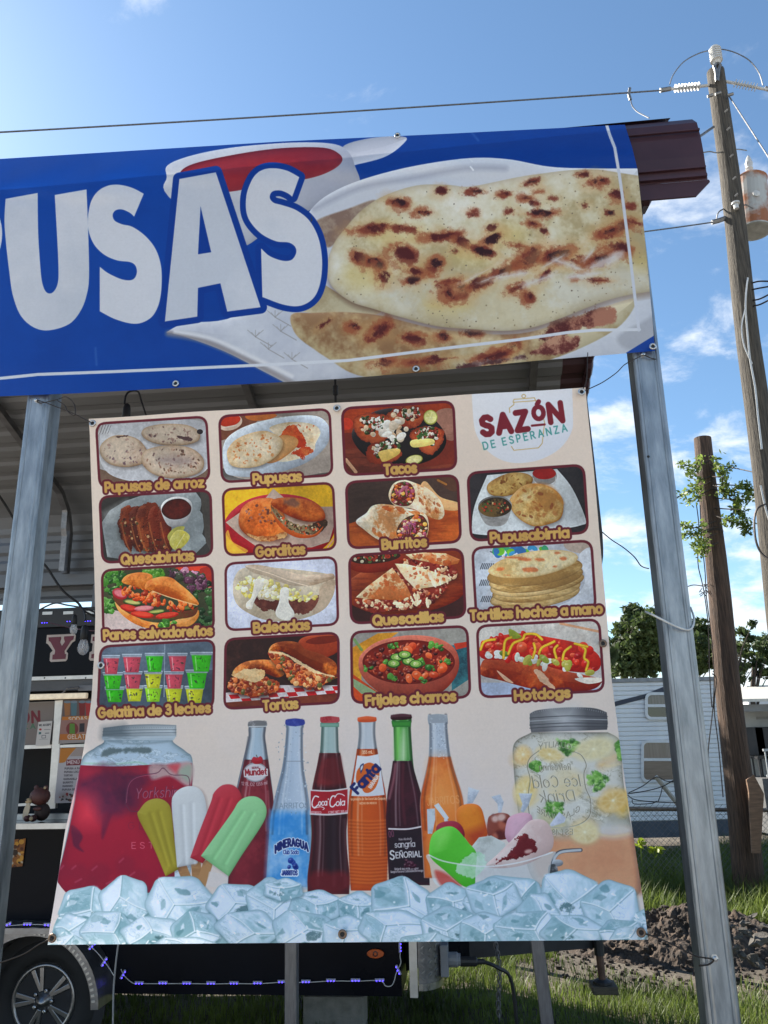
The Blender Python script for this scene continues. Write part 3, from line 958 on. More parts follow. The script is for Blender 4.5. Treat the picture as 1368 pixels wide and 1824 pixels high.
    cv.P([(560, 1000), (680, 965), (800, 950), (830, 968), (700, 998), (600, 1010)], (84, 50, 46), rough=8, rs=12, soft=4, n=(24, (180, 160, 150), .8))
    big = [(50, 600), (75, 520), (110, 470), (180, 390), (270, 330), (400, 288), (520, 285), (600, 293), (680, 280), (800, 255), (900, 240), (1000, 228), (1100, 224), (1200, 238), (1290, 252, 1), (1345, 640, 1), (1345, 700, 1), (1200, 725), (1100, 757), (960, 812), (850, 847), (740, 859), (620, 852), (480, 840), (330, 802), (230, 772), (150, 747), (85, 702), (55, 655)]
    cv.P([(x + 6, y + 16) + tuple(r_) for x, y, *r_ in big], (92, 62, 48), soft=14, a=.7)
    cv.P(big, CREAM[1][1], ramp=(46, CREAM), soft=1.5, rim=(7, (150, 132, 104), .55), lit=10, litw=16)
    cv.P([(240, 720), (420, 640), (700, 640), (960, 640), (1250, 600), (1335, 690), (1100, 748), (860, 830), (640, 838), (400, 800)], (206, 202, 188), a=.75, soft=30, n=(22, (196, 180, 138), .6))
    for x, y, rx, ry in ((200, 640, 90, 60), (330, 480, 120, 50), (520, 760, 90, 30), (1280, 590, 40, 30), (760, 480, 70, 40), (620, 560, 90, 40)):
        cv.E(x, y, rx, ry, 0, (206, 182, 104), soft=26, a=.45)
    rnd = random.Random(5)
    cv.SC(big, 260, 1.5, 3.5, [(120, 104, 84), (140, 120, 92), (104, 88, 70)], seed=2)
    burns(cv, [(325, 355, 44, 18, 8, 1), (425, 392, 45, 18, 0, 1), (630, 310, 40, 11, -4, 1), (850, 275, 36, 15, -15, 1), (495, 310, 26, 12, -5, 0), (740, 323, 28, 8, -8, 0), (620, 398, 22, 11, 0, 1), (765, 390, 20, 9, -18, 0), (830, 338, 30, 10, 0, 0), (868, 356, 22, 9, 20, 0), (880, 312, 20, 6, 0, 0), (938, 338, 20, 6, 0, 0),
        (890, 397, 66, 11, -2, 1), (865, 440, 30, 10, 12, 0), (898, 468, 18, 7, 10, 0), (695, 456, 26, 12, -20, 0), (215, 458, 84, 19, -6, 0), (345, 456, 52, 10, 4, 0), (500, 488, 88, 18, -8, 0), (580, 515, 40, 15, 20, 0), (690, 500, 56, 22, -30, 1), (660, 545, 60, 15, 10, 1), (800, 526, 40, 9, 5, 0),
        (175, 575, 42, 26, 25, 0), (240, 595, 44, 24, 15, 1), (270, 650, 26, 34, -30, 0), (388, 660, 46, 18, -15, 1), (350, 560, 66, 36, 20, 0), (470, 605, 40, 30, -45, 1), (400, 625, 40, 14, 10, 0), (555, 705, 74, 38, -8, 1), (640, 672, 70, 26, -20, 0), (530, 664, 50, 14, -8, 0), (840, 727, 30, 26, 40, 0), (790, 690, 44, 18, -25, 0), (1090, 660, 74, 11, 2, 0),
        (760, 612, 90, 22, -25, 1), (840, 575, 70, 34, -35, 0), (950, 560, 84, 32, -18, 1), (1040, 585, 70, 26, 8, 0), (1120, 575, 70, 24, -15, 1), (1190, 530, 60, 24, 10, 0), (1180, 455, 86, 26, -22, 0), (1150, 470, 50, 18, -25, 1), (1255, 434, 40, 9, 10, 0), (1110, 270, 46, 18, -8, 1), (1185, 325, 32, 20, 12, 0), (1240, 370, 18, 10, 0, 0), (1060, 366, 16, 10, 0, 0), (1160, 395, 20, 6, 0, 1), (1050, 246, 22, 8, 0, 0), (900, 640, 40, 12, -45, 0), (548, 546, 20, 9, 0, 1)])
    for x, y, rx, ry, rt in ((1000, 600, 60, 8, 20), (940, 585, 50, 6, -30), (1130, 590, 60, 10, -25), (1180, 575, 40, 12, -40), (700, 650, 60, 5, -20), (640, 640, 60, 4, -28), (1060, 640, 70, 9, -8), (780, 640, 60, 8, -10), (880, 660, 60, 8, -20), (1080, 560, 30, 7, -50)):
        cv.E(x, y, rx, ry, rt, (206, 200, 196), soft=8, a=.75, rough=4)
    # corner, frame lines
    cv.P([(1225, 945, 1), (1350, 868, 1), (1372, 990, 1), (1225, 990, 1)], BL)
    cv.frame(0, 0, 1)
    cv.L([(-500, 696), (0, 674), (68, 667), (200, 662), (317, 657), (470, 650), (620, 642), (787, 621), (923, 605), (1013, 592), (1060, 588), (1139, 587)], 5.4, (206, 209, 216))
    cv.L([(1078, 214), (1086, 240), (1095, 263), (1103, 310), (1108, 345), (1122, 454), (1131, 530), (1138, 588)], 5.4, (200, 203, 212))
    # letters
    cv.frame(0, 200, 2.206)
    U = [(22, 340, 1), (148, 317, 1), (150, 470), (158, 600), (165, 665), (178, 702), (196, 712), (213, 702), (226, 675), (230, 630), (226, 520), (215, 325, 1), (340, 303, 1), (347, 480), (350, 640), (342, 712), (318, 778), (272, 832), (192, 857), (132, 845), (82, 800), (52, 725), (38, 640), (18, 450)]
    S1 = [(565, 320, 1), (527, 410, 1), (510, 395), (480, 382), (455, 385), (443, 402), (450, 425), (480, 440), (520, 450), (570, 485), (610, 535), (632, 600), (635, 680), (625, 750), (600, 800), (560, 826), (515, 830), (450, 812), (392, 782, 1), (392, 607, 1), (425, 632), (475, 655), (510, 660), (530, 650), (538, 625), (530, 600), (508, 588), (460, 582), (410, 560), (370, 520), (348, 465), (346, 410), (358, 350), (385, 310), (425, 288), (470, 285), (520, 297)]
    A = [(705, 262, 1), (848, 236, 1), (1024, 766, 1), (893, 783, 1), (866, 672, 1), (778, 690, 1), (775, 803, 1), (648, 822, 1)]
    A2 = [(788, 370, 1), (830, 550, 1), (778, 558, 1)]
    S2 = [(1176, 255, 1), (1148, 332, 1), (1130, 318), (1100, 307), (1070, 312), (1060, 335), (1075, 355), (1110, 365), (1165, 385), (1215, 425), (1250, 490), (1265, 570), (1262, 650), (1245, 710), (1215, 745), (1170, 762), (1110, 755), (1031, 726, 1), (1026, 535, 1), (1060, 565), (1110, 583), (1145, 580), (1163, 555), (1160, 530), (1135, 512), (1085, 507), (1030, 480), (990, 440), (970, 400), (966, 350), (975, 300), (1000, 250), (1035, 225), (1080, 220), (1130, 230)]
    OB = (12, 54, 138)
    cv.P(A, OB, off=11.5); cv.P(S2, OB, off=10.5)
    wn_ = (200, (190, 194, 203), .9)
    cv.P(A, WHT, n=wn_); cv.P(A2, OB)
    cv.P(S2, WHT, n=wn_); cv.P(S1, WHT, n=wn_); cv.P(U, WHT, n=wn_)
    Pl = lambda dx: [(dx, 350, 1), (dx + 160, 325), (dx + 250, 370), (dx + 285, 460), (dx + 268, 560), (dx + 205, 620), (dx + 130, 650), (dx + 135, 850, 1), (dx + 15, 872, 1)]
    cv.P(Pl(-277), WHT); cv.E(-130, 480, 36, 55, 0, OB)
    cv.P([(x - 640, y + 40) + tuple(r_) for x, y, *r_ in U], WHT)
    cv.P(Pl(-960), WHT); cv.E(-813, 480, 36, 55, 0, OB)
    cv.P([(1223, 405), (1228, 425), (1220, 432)], (60, 60, 70), sm=False)
    # creases and scuffs of the sheet
    cv.frame(0, 0, 1)
    for (x0, y0, x1, y1, a) in ((170, 620, 172, 650, .3), (840, 236, 852, 250, .3), (230, 260, 330, 262, .25)):
        cv.L([(x0, y0), (x1, y1)], 3, (120, 145, 200), soft=4, a=a)

# ---------------------------------------------------------------- what is printed on the menu sheet
MAR = (98, 26, 40)
GOLD = (212, 170, 92)
FA, FB, FC, FD = (150, 690, 2.911), (590, 680, 2.736), (150, 980, 2.911), (600, 960, 2.736)
FE, FF, FG = (80, 1260, 3.42), (400, 1255, 3.109), (740, 1240, 3.181)
def picture(cv, fr, quad, bg, draw):
    cv.frame(*fr)
    cv.clip(quad, 52, MAR, 13)
    x0 = min(q[0] for q in quad) - 6; x1 = max(q[0] for q in quad) + 6
    y0 = min(q[1] for q in quad) - 6; y1 = max(q[1] for q in quad) + 6
    cv.P([(x0, y0, 1), (x1, y0, 1), (x1, y1, 1), (x0, y1, 1)], bg[0], sm=False, **bg[1])
    draw()
    cv.unclip()
def label(cv, fr, st, p0, p1, xh=31):
    cv.frame(*fr)
    cv.text(st, p0, p1, xh * 1.05, GOLD, 14.2, out=(10.5, MAR), gap=.37, sp=.62, n=(30, (194, 150, 78), .8))
def pupusa(cv, pts, base, ramp, rim=(130, 100, 70), seed=1, spots=40, cols=((150, 110, 84), (120, 84, 66)), r=(3, 9)):
    cv.P([(x + 4, y + 10) for x, y in pts], (60, 48, 40), soft=7, a=.45)
    cv.P(pts, base, ramp=ramp, rim=(4, rim, .6), lit=24, litw=5)
    cx = sum(p[0] for p in pts) / len(pts); cy = sum(p[1] for p in pts) / len(pts)
    inn = [(cx + (x - cx) * .84, cy + (y - cy) * .8) for x, y in pts]
    cv.SC(inn, spots, r[0], r[1], cols, asp=(.3, .7), seed=seed, rough=1.2, rs=4, soft=1.4, a=.8)
def oval(cx, cy, rx, ry, rot=0, n=12, wob=.04, seed=0):
    rnd = random.Random(seed)
    c, s_ = math.cos(R(rot)), math.sin(R(rot))
    o = []
    for i in range(n):
        t = 2 * math.pi * i / n
        k = 1 + rnd.uniform(-wob, wob)
        x, y = rx * k * math.cos(t), ry * k * math.sin(t)
        o.append((cx + x * c - y * s_, cy + x * s_ + y * c))
    return o
def cup(cv, x, y, w, h, c, seed):
    d = tuple(int(v * .62) for v in c)
    cv.P([(x - w / 2, y, 1), (x + w / 2, y, 1), (x + w * .36, y + h, 1), (x - w * .36, y + h, 1)], c, g=((x - w / 2, y), (x + w / 2, y), tuple(int(v * .8) for v in c)), rim=(3, d, .5))
    cv.SC([(x - w * .42, y + 12), (x + w * .42, y + 12), (x + w * .3, y + h - 8), (x - w * .3, y + h - 8)], 8, 4, 9, [(40, 60, 50), d, (70, 40, 60)], asp=(.25, .6), seed=seed, sm=False, a=.75)
    cv.P([(x - w * .56, y - 6, 1), (x + w * .56, y - 6, 1), (x + w * .52, y + 5, 1), (x - w * .52, y + 5, 1)], (150, 160, 170), a=.8)
    cv.L([(x - w * .53, y - 10), (x + w * .53, y - 10)], 5, (196, 206, 214), a=.8)
    cv.L([(x - w * .3, y + 12), (x - w * .24, y + h - 10)], 4, (235, 240, 235), soft=2, a=.55)
def paint_menu(cv):
    Z = FA
    cv.frame(0, 0, 1)
    cv.P([(0, 600, 1), (1300, 600, 1), (1300, 1800, 1), (0, 1800, 1)], (229, 211, 195), sm=False, g=((600, 1000), (620, 1400), (216, 205, 201)), n=(300, (222, 205, 190), .6))
    # logo patch
    cv.frame(*FB)
    cv.P([(683, 20, 1), (1172, -15, 1), (1178, 160), (1172, 240), (1120, 320), (1030, 375), (930, 396), (840, 385), (760, 335), (705, 250), (690, 150)], (226, 226, 230), g=((800, 60), (1000, 380), (214, 216, 224)))
    cv.L([(870, 150), (868, 128), (890, 112), (890, 100), (998, 92), (998, 104), (1020, 118), (1040, 200), (1028, 300), (1010, 322), (890, 334), (878, 315)], 4, (190, 160, 96))
    cv.L([(886, 100), (890, 86), (990, 78), (996, 92)], 4, (190, 160, 96))
    cv.E(938, 70, 11, 10, 0, (190, 160, 96)); cv.E(938, 70, 7, 6, 0, (224, 224, 228))
    RED = (120, 26, 42)
    cv.text('SAZ', (740, 260), (958, 230), 60, RED, 29, gap=.6)
    cv.text('Ó', (990, 184), (1038, 178), 42, RED, 23)
    cv.L([(978, 214), (1040, 208)], 11, RED)
    cv.text('N', (1070, 198), (1128, 190), 62, RED, 27)
    cv.text('DE ESPERANZA', (745, 330), (1150, 240), 24, (70, 150, 146), 6.5, gap=.95, sp=1.1)
    # --- row 1
    plateA = dict(g=((60, 200), (300, 500), (150, 146, 142)), n=(40, (176, 176, 178), .6))
    def d1():
        cv.P([(60, 420), (90, 500), (400, 520), (660, 500), (660, 420), (300, 480)], (120, 98, 84))
        cv.P([(110, 195), (330, 165), (620, 180), (640, 300), (640, 420), (520, 480), (300, 492), (150, 460), (85, 390), (80, 300)], (206, 206, 208), g=((200, 200), (400, 480), (184, 184, 188)), lit=-22, litw=9)
        for i in range(4):
            cv.L([(75 + 14 * i, 240), (92 + 14 * i, 196)], 4, (212, 212, 214)); cv.L([(80 + 14 * i, 240), (97 + 14 * i, 196)], 2, (110, 108, 110))
        rp = (26, [(.2, (140, 110, 96)), (.45, (190, 168, 150)), (.7, (206, 190, 172))])
        pupusa(cv, oval(452, 244, 154, 58, 2, seed=1), (200, 180, 160), rp, seed=1, cols=((130, 100, 96), (90, 66, 70), (150, 120, 110)))
        cv.E(600, 230, 16, 13, 0, (52, 44, 46)); cv.E(520, 262, 42, 12, 12, (92, 70, 70), rough=3)
        pupusa(cv, oval(205, 332, 124, 84, 8, seed=2), (196, 176, 158), rp, seed=2, cols=((150, 116, 110), (104, 80, 92), (166, 136, 126)))
        cv.E(198, 254, 34, 8, -4, (96, 70, 66), rough=3)
        pupusa(cv, oval(458, 385, 168, 86, 4, seed=3), (200, 184, 162), rp, seed=3, spots=60, cols=((150, 110, 90), (104, 76, 76), (92, 64, 50)))
        cv.E(470, 380, 90, 26, 3, (140, 126, 130), soft=14, a=.5)
    picture(cv, FA, [(62, 188), (633, 152), (650, 482), (80, 520)], ((184, 178, 174), plateA), d1)
    def d2():
        cv.P([(715, 420), (800, 470), (1000, 480), (1300, 440), (1300, 520), (700, 520)], (116, 112, 108), n=(16, (86, 82, 80), .8), asp=5)
        cv.P([(700, 150), (900, 140), (860, 210), (730, 270), (700, 260)], (120, 76, 58))
        cv.P(oval(752, 180, 66, 44, -10), (216, 190, 170)); cv.P(oval(754, 172, 56, 30, -12), (186, 62, 36)); cv.L([(710, 212), (790, 196)], 6, (225, 205, 190))
        cv.P(oval(920, 144, 84, 28, -6), (186, 110, 56)); cv.P([(1020, 130), (1290, 115), (1290, 170), (1030, 150)], (146, 136, 126))
        cv.P([(722, 300), (780, 230), (900, 180), (1060, 150), (1200, 148), (1262, 190), (1272, 250), (1250, 310), (1170, 380), (1050, 430), (900, 462), (780, 460), (728, 430)], (206, 212, 218), lit=34, litw=8, g=((800, 200), (1000, 470), (188, 196, 206)))
        cv.P([(760, 320), (820, 250), (940, 200), (1080, 172), (1180, 172), (1228, 210), (1215, 270), (1140, 345), (1020, 400), (880, 432), (790, 425), (758, 390)], (186, 196, 206), a=.6, soft=10)
        rp = (22, [(.25, (206, 172, 130)), (.5, (220, 200, 168)), (.75, (228, 214, 190))])
        cv.P([(960, 210), (1060, 180), (1180, 190), (1225, 230), (1200, 290), (1190, 330), (1120, 368), (1000, 380), (1000, 260)], (220, 192, 156), ramp=rp, lit=-20)
        cv.P([(1020, 262), (1060, 210), (1095, 196), (1115, 220), (1142, 290), (1120, 312), (1060, 290)], (178, 62, 34), rough=6, rs=10, n=(12, (214, 112, 58), .8))
        cv.P([(1060, 340), (1120, 312), (1170, 305), (1180, 330), (1150, 356), (1090, 350)], (188, 72, 40), rough=6, rs=10, n=(12, (224, 140, 80), .8))
        cv.P([(1000, 260), (1070, 250), (1110, 275), (1090, 320), (1000, 385), (940, 380)], (214, 166, 112), rim=(4, (186, 120, 66), .8))
        pupusa(cv, oval(882, 322, 152, 86, -18, seed=5), (224, 202, 170), rp, rim=(196, 160, 112), seed=5, spots=60, cols=((206, 140, 84), (196, 116, 64)), r=(3, 8))
        cv.SC([(1080, 200), (1180, 190), (1215, 240), (1130, 250)], 14, 3, 8, [(206, 110, 60), (196, 92, 50)], seed=4, a=.8)
    picture(cv, FA, [(700, 150), (1272, 112), (1287, 455), (715, 492)], ((170, 158, 148), {}), d2)
    def d3():
        cv.P([(52, 130, 1), (600, 90, 1), (600, 220, 1), (50, 250, 1)], (170, 76, 40), sm=False, n=(18, (130, 50, 28), .7), asp=6)
        cv.P([(60, 330, 1), (140, 330), (330, 420), (610, 400), (610, 460, 1), (60, 460, 1)], (120, 60, 44), n=(14, (80, 38, 30), .8), asp=6)
        cv.E(72, 205, 34, 30, 0, (176, 60, 40)); cv.P([(510, 150), (600, 140), (600, 280), (540, 260)], (124, 84, 72), n=(10, (160, 120, 104), .7), asp=4)
        cv.P(oval(330, 270, 226, 142, 4), (34, 28, 30), lit=50, litw=5)
        cv.L([(72, 380), (120, 440)], 16, (190, 150, 120))
        def taco(o, n_, sd_):
            cv.P(o, (150, 62, 34), rough=4, n=(12, (196, 108, 66), .8), rim=(5, (96, 34, 24), .7))
            cx = sum(p[0] for p in o) / len(o); cy = sum(p[1] for p in o) / len(o)
            inn = [(cx + (x - cx) * .7, cy - 14 + (y - cy) * .6) for x, y in o]
            cv.SC(inn, n_, 5, 14, [(112, 40, 30), (150, 60, 42), (56, 70, 40), (44, 56, 34), (206, 196, 184), (220, 214, 206), (90, 34, 30), (214, 190, 160)], seed=sd_, lit=20, litw=3)
        taco([(110, 200), (150, 160), (230, 158), (290, 190), (282, 260), (225, 305), (160, 290), (118, 250)], 70, 1)
        taco([(262, 190), (310, 130), (400, 118), (455, 140), (440, 200), (350, 225)], 60, 2)
        taco([(385, 260), (440, 215), (530, 225), (552, 265), (500, 350), (440, 330)], 60, 3)
        taco([(178, 370), (195, 310), (270, 290), (332, 330), (318, 380), (240, 400)], 60, 4)
        cv.SC([(235, 230), (280, 190), (390, 170), (400, 200), (345, 275), (300, 280)], 26, 10, 26, [(222, 214, 202), (208, 192, 170), (232, 226, 216), (190, 160, 130)], seed=8, lit=26, litw=4)
        cv.SC([(180, 190), (260, 170), (240, 230)], 24, 4, 9, [(224, 222, 214), (60, 80, 44), (70, 92, 50)], seed=9)
        cv.SC([(240, 300), (330, 280), (330, 330), (260, 330)], 40, 4, 10, [(226, 224, 214), (62, 84, 46), (196, 196, 176)], seed=10)
        cv.P([(235, 340), (325, 325), (330, 352), (260, 390), (240, 375)], (222, 190, 110), lit=20); cv.P([(392, 285), (490, 278), (496, 305), (400, 320)], (222, 206, 130), lit=20)
        cv.SC([(410, 240), (480, 230), (470, 270), (420, 275)], 30, 4, 9, [(60, 84, 46), (80, 110, 60), (206, 200, 186)], seed=11)
        for x, y, rx, ry, rt in ((484, 173, 34, 36, 0), (404, 380, 42, 23, -12)):
            cv.E(x, y, rx, ry, rt, (150, 150, 70)); cv.E(x, y - 1, rx * .88, ry * .86, rt, (214, 208, 150), n=(14, (190, 186, 110), .7))
            for k in range(6):
                cv.L([(x, y), (x + rx * .7 * math.cos(k), y + ry * .7 * math.sin(k))], 2, (226, 222, 180), a=.7)
    picture(cv, FB, [(52, 130), (595, 95), (610, 425), (68, 455)], ((110, 46, 34), {}), d3)
    # --- row 2
    def d4():
        cv.P([(92, 700), (130, 640), (210, 590), (300, 560), (420, 548), (580, 545), (612, 590), (600, 640), (632, 680), (612, 760), (640, 800), (560, 880), (300, 905), (120, 880), (100, 760)], (172, 178, 178), sm=False, n=(36, (126, 132, 134), .9), lit=20, litw=8)
        cv.P([(95, 650), (220, 585), (160, 700), (110, 720)], (210, 214, 214), a=.5, soft=14, sm=False)
        cv.P([(600, 540), (665, 535), (660, 860), (630, 800)], (70, 66, 62), sm=False)
        meat = [(170, 720), (180, 680), (230, 630), (320, 608), (380, 615), (420, 670), (440, 780), (445, 850), (360, 860), (280, 840), (200, 800), (172, 760)]
        cv.P([(x + 8, y + 12) for x, y in meat], (50, 44, 40), soft=10, a=.6)
        cv.P(meat, (110, 52, 34), rough=6, rs=10, n=(10, (66, 32, 26), .9))
        for i, x in enumerate((182, 232, 268, 325, 385)):
            cv.P([(x, 720 - i * 8), (x + 12, 640 - i * 4), (x + 50, 616), (x + 62, 680), (x + 68, 790), (x + 62, 850), (x + 30, 820)], [(132, 62, 36), (104, 46, 30), (140, 70, 40), (116, 48, 30), (128, 50, 32)][i], n=(14, (84, 36, 26), .8), lit=30, litw=6, rough=3)
            cv.L([(x + 10, 700), (x + 34, 800), (x + 60, 856)], 6, (176, 110, 64), a=.7, sm=True, soft=2)
        cv.SC([(180, 720), (240, 660), (300, 700), (400, 780), (430, 850), (300, 840), (200, 790)], 60, 3, 8, [(70, 36, 30), (160, 96, 60), (190, 150, 110), (90, 76, 50), (58, 28, 24)], seed=3)
        cv.P([(398, 640), (406, 600), (440, 575), (490, 566), (540, 580), (560, 612), (552, 660), (520, 710), (470, 724), (430, 710)], (206, 204, 202), lit=30, litw=7, g=((420, 600), (560, 720), (160, 160, 162)))
        cv.P(oval(478, 632, 76, 54, -6), (70, 24, 20), n=(20, (110, 40, 30), .7), rim=(3, (40, 14, 14), .7))
        cv.P([(432, 770), (470, 728), (520, 722), (500, 760), (450, 800)], (176, 170, 92)); cv.P([(443, 790), (478, 742), (520, 745), (548, 775), (520, 820), (480, 845), (450, 825)], (196, 184, 84), lit=24, n=(14, (212, 206, 140), .7))
        cv.L([(478, 830), (520, 760)], 4, (226, 220, 170), a=.8)
    picture(cv, FA, [(80, 568), (655, 533), (664, 872), (95, 910)], ((58, 56, 54), {}), d4)
    def d5():
        cv.P(oval(1010, 725, 280, 172, 2), (156, 34, 44), lit=30, litw=12); cv.P(oval(1010, 722, 250, 146, 2), (176, 44, 52), rim=(8, (120, 24, 36), .5))
        cv.P([(734, 700), (820, 640), (920, 600), (980, 525), (1040, 575), (1170, 620), (1288, 618), (1300, 700), (1270, 800), (1180, 830), (900, 830), (800, 760)], (186, 164, 150), sm=False, n=(50, (160, 134, 122), .8))
        cv.P([(725, 800), (745, 740), (770, 800), (850, 850), (740, 870)], (214, 170, 70), a=.8)
        def gord(pts, sd_, fill):
            cv.P([(x + 6, y + 12) for x, y in pts], (80, 40, 24), soft=8, a=.6)
            cv.P(pts, (196, 104, 44), ramp=(26, [(.25, (150, 66, 28)), (.5, (196, 104, 46)), (.75, (216, 134, 70))]), lit=36, litw=7, rim=(4, (130, 54, 24), .6))
        gord([(800, 690), (815, 630), (860, 590), (920, 575), (985, 580), (1030, 640), (1050, 720), (1045, 770), (960, 795), (870, 780), (815, 740)], 1, 0)
        cv.P([(815, 735), (880, 762), (960, 770), (1042, 750), (1042, 778), (960, 800), (870, 788)], (150, 84, 46), n=(8, (206, 170, 120), .9), rough=3)
        cv.SC([(850, 620), (960, 620), (1000, 700), (860, 700)], 36, 3, 9, [(110, 58, 44), (80, 50, 50), (140, 70, 40), (150, 110, 110)], seed=6, a=.7)
        cv.P([(970, 610), (990, 640), (1050, 690), (1150, 715), (1245, 690), (1240, 730), (1190, 760), (1110, 765), (1040, 720), (985, 660)], (64, 46, 34), rough=4, n=(8, (150, 130, 96), .9))
        cv.SC([(985, 630), (1050, 690), (1150, 710), (1230, 700), (1200, 755), (1100, 755), (1030, 700)], 70, 3, 8, [(58, 66, 40), (176, 150, 110), (206, 190, 160), (70, 44, 32), (110, 60, 40), (200, 90, 50)], seed=7)
        gord([(968, 600), (1000, 575), (1090, 572), (1180, 590), (1235, 630), (1250, 675), (1225, 692), (1150, 695), (1070, 670), (1000, 630)], 2, 1)
        cv.E(1075, 598, 36, 16, 8, (110, 84, 80), soft=6, a=.7, rough=4)
        cv.P([(972, 640), (1010, 690), (1080, 745), (1180, 765), (1240, 720), (1200, 772), (1100, 778), (1010, 720)], (176, 84, 36), lit=14)
        cv.L([(1262, 830), (1295, 785)], 5, (216, 150, 150))
    picture(cv, FA, [(718, 530), (1290, 495), (1305, 838), (732, 872)], ((220, 178, 52), dict(n=(30, (206, 160, 40), .7))), d5)
    def d6():
        cv.P([(60, 700, 1), (200, 660), (500, 600), (640, 620, 1), (640, 830, 1), (60, 830, 1)], (176, 92, 44), n=(20, (130, 56, 28), .9), asp=5)
        cv.P([(430, 520), (460, 485), (530, 560), (620, 590), (620, 625), (540, 620), (440, 560)], (206, 166, 120), n=(20, (180, 130, 84), .6), asp=4)
        cv.P([(500, 460), (612, 455), (612, 530), (560, 520)], (84, 58, 46)); cv.L([(520, 480), (560, 500)], 10, (176, 120, 60), a=.7)
        fillc = [(140, 56, 36), (200, 110, 50), (226, 176, 90), (150, 60, 90), (176, 90, 110), (70, 80, 46), (110, 40, 34), (216, 190, 160)]
        tort = (20, [(.2, (190, 136, 90)), (.38, (218, 200, 170)), (.7, (230, 219, 200))])
        cv.P([(280, 560), (300, 500), (350, 478), (400, 490), (470, 520), (530, 575), (552, 640), (530, 672), (480, 660), (400, 620), (320, 610)], (222, 206, 180), ramp=tort, lit=26, litw=6)
        cv.SC([(440, 540), (520, 590), (520, 650), (440, 610)], 20, 5, 12, [(176, 104, 56), (160, 84, 44)], seed=2, rough=3, a=.75, asp=(.3, .6), rot=60)
        cv.P([(290, 560), (310, 505), (350, 488), (390, 500), (410, 550), (385, 600), (340, 605), (300, 590)], (96, 44, 34))
        cv.SC([(296, 560), (314, 508), (350, 492), (386, 505), (404, 550), (380, 594), (340, 600), (305, 585)], 80, 5, 12, fillc, seed=3, lit=16, litw=3)
        for k in range(6):
            cv.L([(330, 560 - k * 6), (350 + k * 4, 510), (370, 560 - k * 10)], 4, (180, 110, 130), a=.8, sm=True)
        big = [(120, 680), (170, 640), (200, 605), (260, 596), (360, 615), (450, 640), (474, 680), (470, 740), (440, 785), (330, 800), (230, 770), (160, 720)]
        cv.P([(x + 4, y + 12) for x, y in big], (90, 44, 26), soft=10, a=.6)
        cv.P(big, (222, 206, 180), ramp=tort, lit=34, litw=9)
        cv.SC([(210, 610), (300, 610), (430, 640), (330, 640)], 22, 8, 22, [(196, 106, 52), (180, 84, 40), (206, 130, 70)], seed=4, rough=3, a=.75, asp=(.25, .5), rot=15)
        cv.SC([(170, 690), (310, 730), (300, 770), (200, 740)], 24, 5, 14, [(196, 120, 62), (180, 96, 50)], seed=5, rough=3, a=.7, asp=(.3, .6), rot=60)
        cv.P([(318, 740), (335, 690), (380, 655), (440, 650), (470, 690), (466, 740), (436, 770), (350, 775)], (84, 50, 36))
        cv.SC([(326, 740), (342, 694), (384, 662), (438, 658), (464, 692), (460, 738), (432, 764), (352, 768)], 100, 5, 13, fillc, seed=6, lit=16, litw=3)
        for k in range(5):
            cv.L([(345 + k * 10, 740), (370 + k * 6, 690), (410, 680 + k * 12)], 4, (170, 96, 130), a=.8, sm=True)
    picture(cv, FB, [(72, 490), (615, 455), (632, 780), (85, 812)], ((74, 58, 52), dict(n=(16, (58, 44, 40), .7), asp=6)), d6)
    def d7():
        cv.P([(760, 455, 1), (1100, 425, 1), (1175, 520), (1240, 670), (1215, 700), (1100, 720), (900, 745), (700, 742), (686, 700), (700, 600)], (198, 202, 202), g=((800, 450), (1000, 740), (182, 186, 188)), lit=-18, litw=9)
        cv.P(oval(1040, 460, 58, 44, 0), (130, 126, 124)); cv.P(oval(1038, 446, 56, 30, 0), (140, 34, 34)); cv.L([(985, 470), (1000, 500), (1080, 500), (1095, 465)], 5, (180, 178, 176), sm=True)
        rp = (24, [(.25, (110, 78, 42)), (.5, (160, 128, 76)), (.75, (186, 160, 104))])
        pupusa(cv, oval(870, 500, 118, 54, -14, seed=7), (166, 136, 84), rp, rim=(110, 76, 40), seed=7, spots=16, cols=((104, 64, 34), (130, 86, 44)), r=(6, 14))
        rp2 = (24, [(.25, (150, 110, 64)), (.5, (186, 160, 108)), (.75, (206, 188, 146))])
        pupusa(cv, oval(1004, 600, 132, 104, 8, seed=8), (190, 164, 112), rp2, rim=(150, 96, 44), seed=8, spots=26, cols=((140, 88, 48), (160, 112, 70), (120, 70, 44)), r=(6, 14))
        cv.L([(880, 600), (930, 530), (1010, 500), (1080, 520), (1128, 590)], 12, (176, 112, 50), a=.5, sm=True, soft=7)
        cv.P([(716, 620), (730, 580), (780, 558), (840, 560), (878, 590), (876, 630), (850, 690), (800, 705), (750, 690)], (150, 148, 146), lit=-26, n=(16, (104, 102, 100), .7), asp=3)
        cv.P(oval(798, 612, 80, 48, -3), (52, 42, 32), n=(10, (104, 84, 52), .9)); cv.SC(oval(798, 612, 66, 36, 0), 40, 3, 7, [(150, 60, 40), (70, 84, 44), (170, 150, 110), (40, 30, 24)], seed=9)
    picture(cv, FB, [(665, 445), (1230, 405), (1252, 735), (682, 775)], ((40, 38, 42), dict(n=(20, (60, 56, 58), .6))), d7)
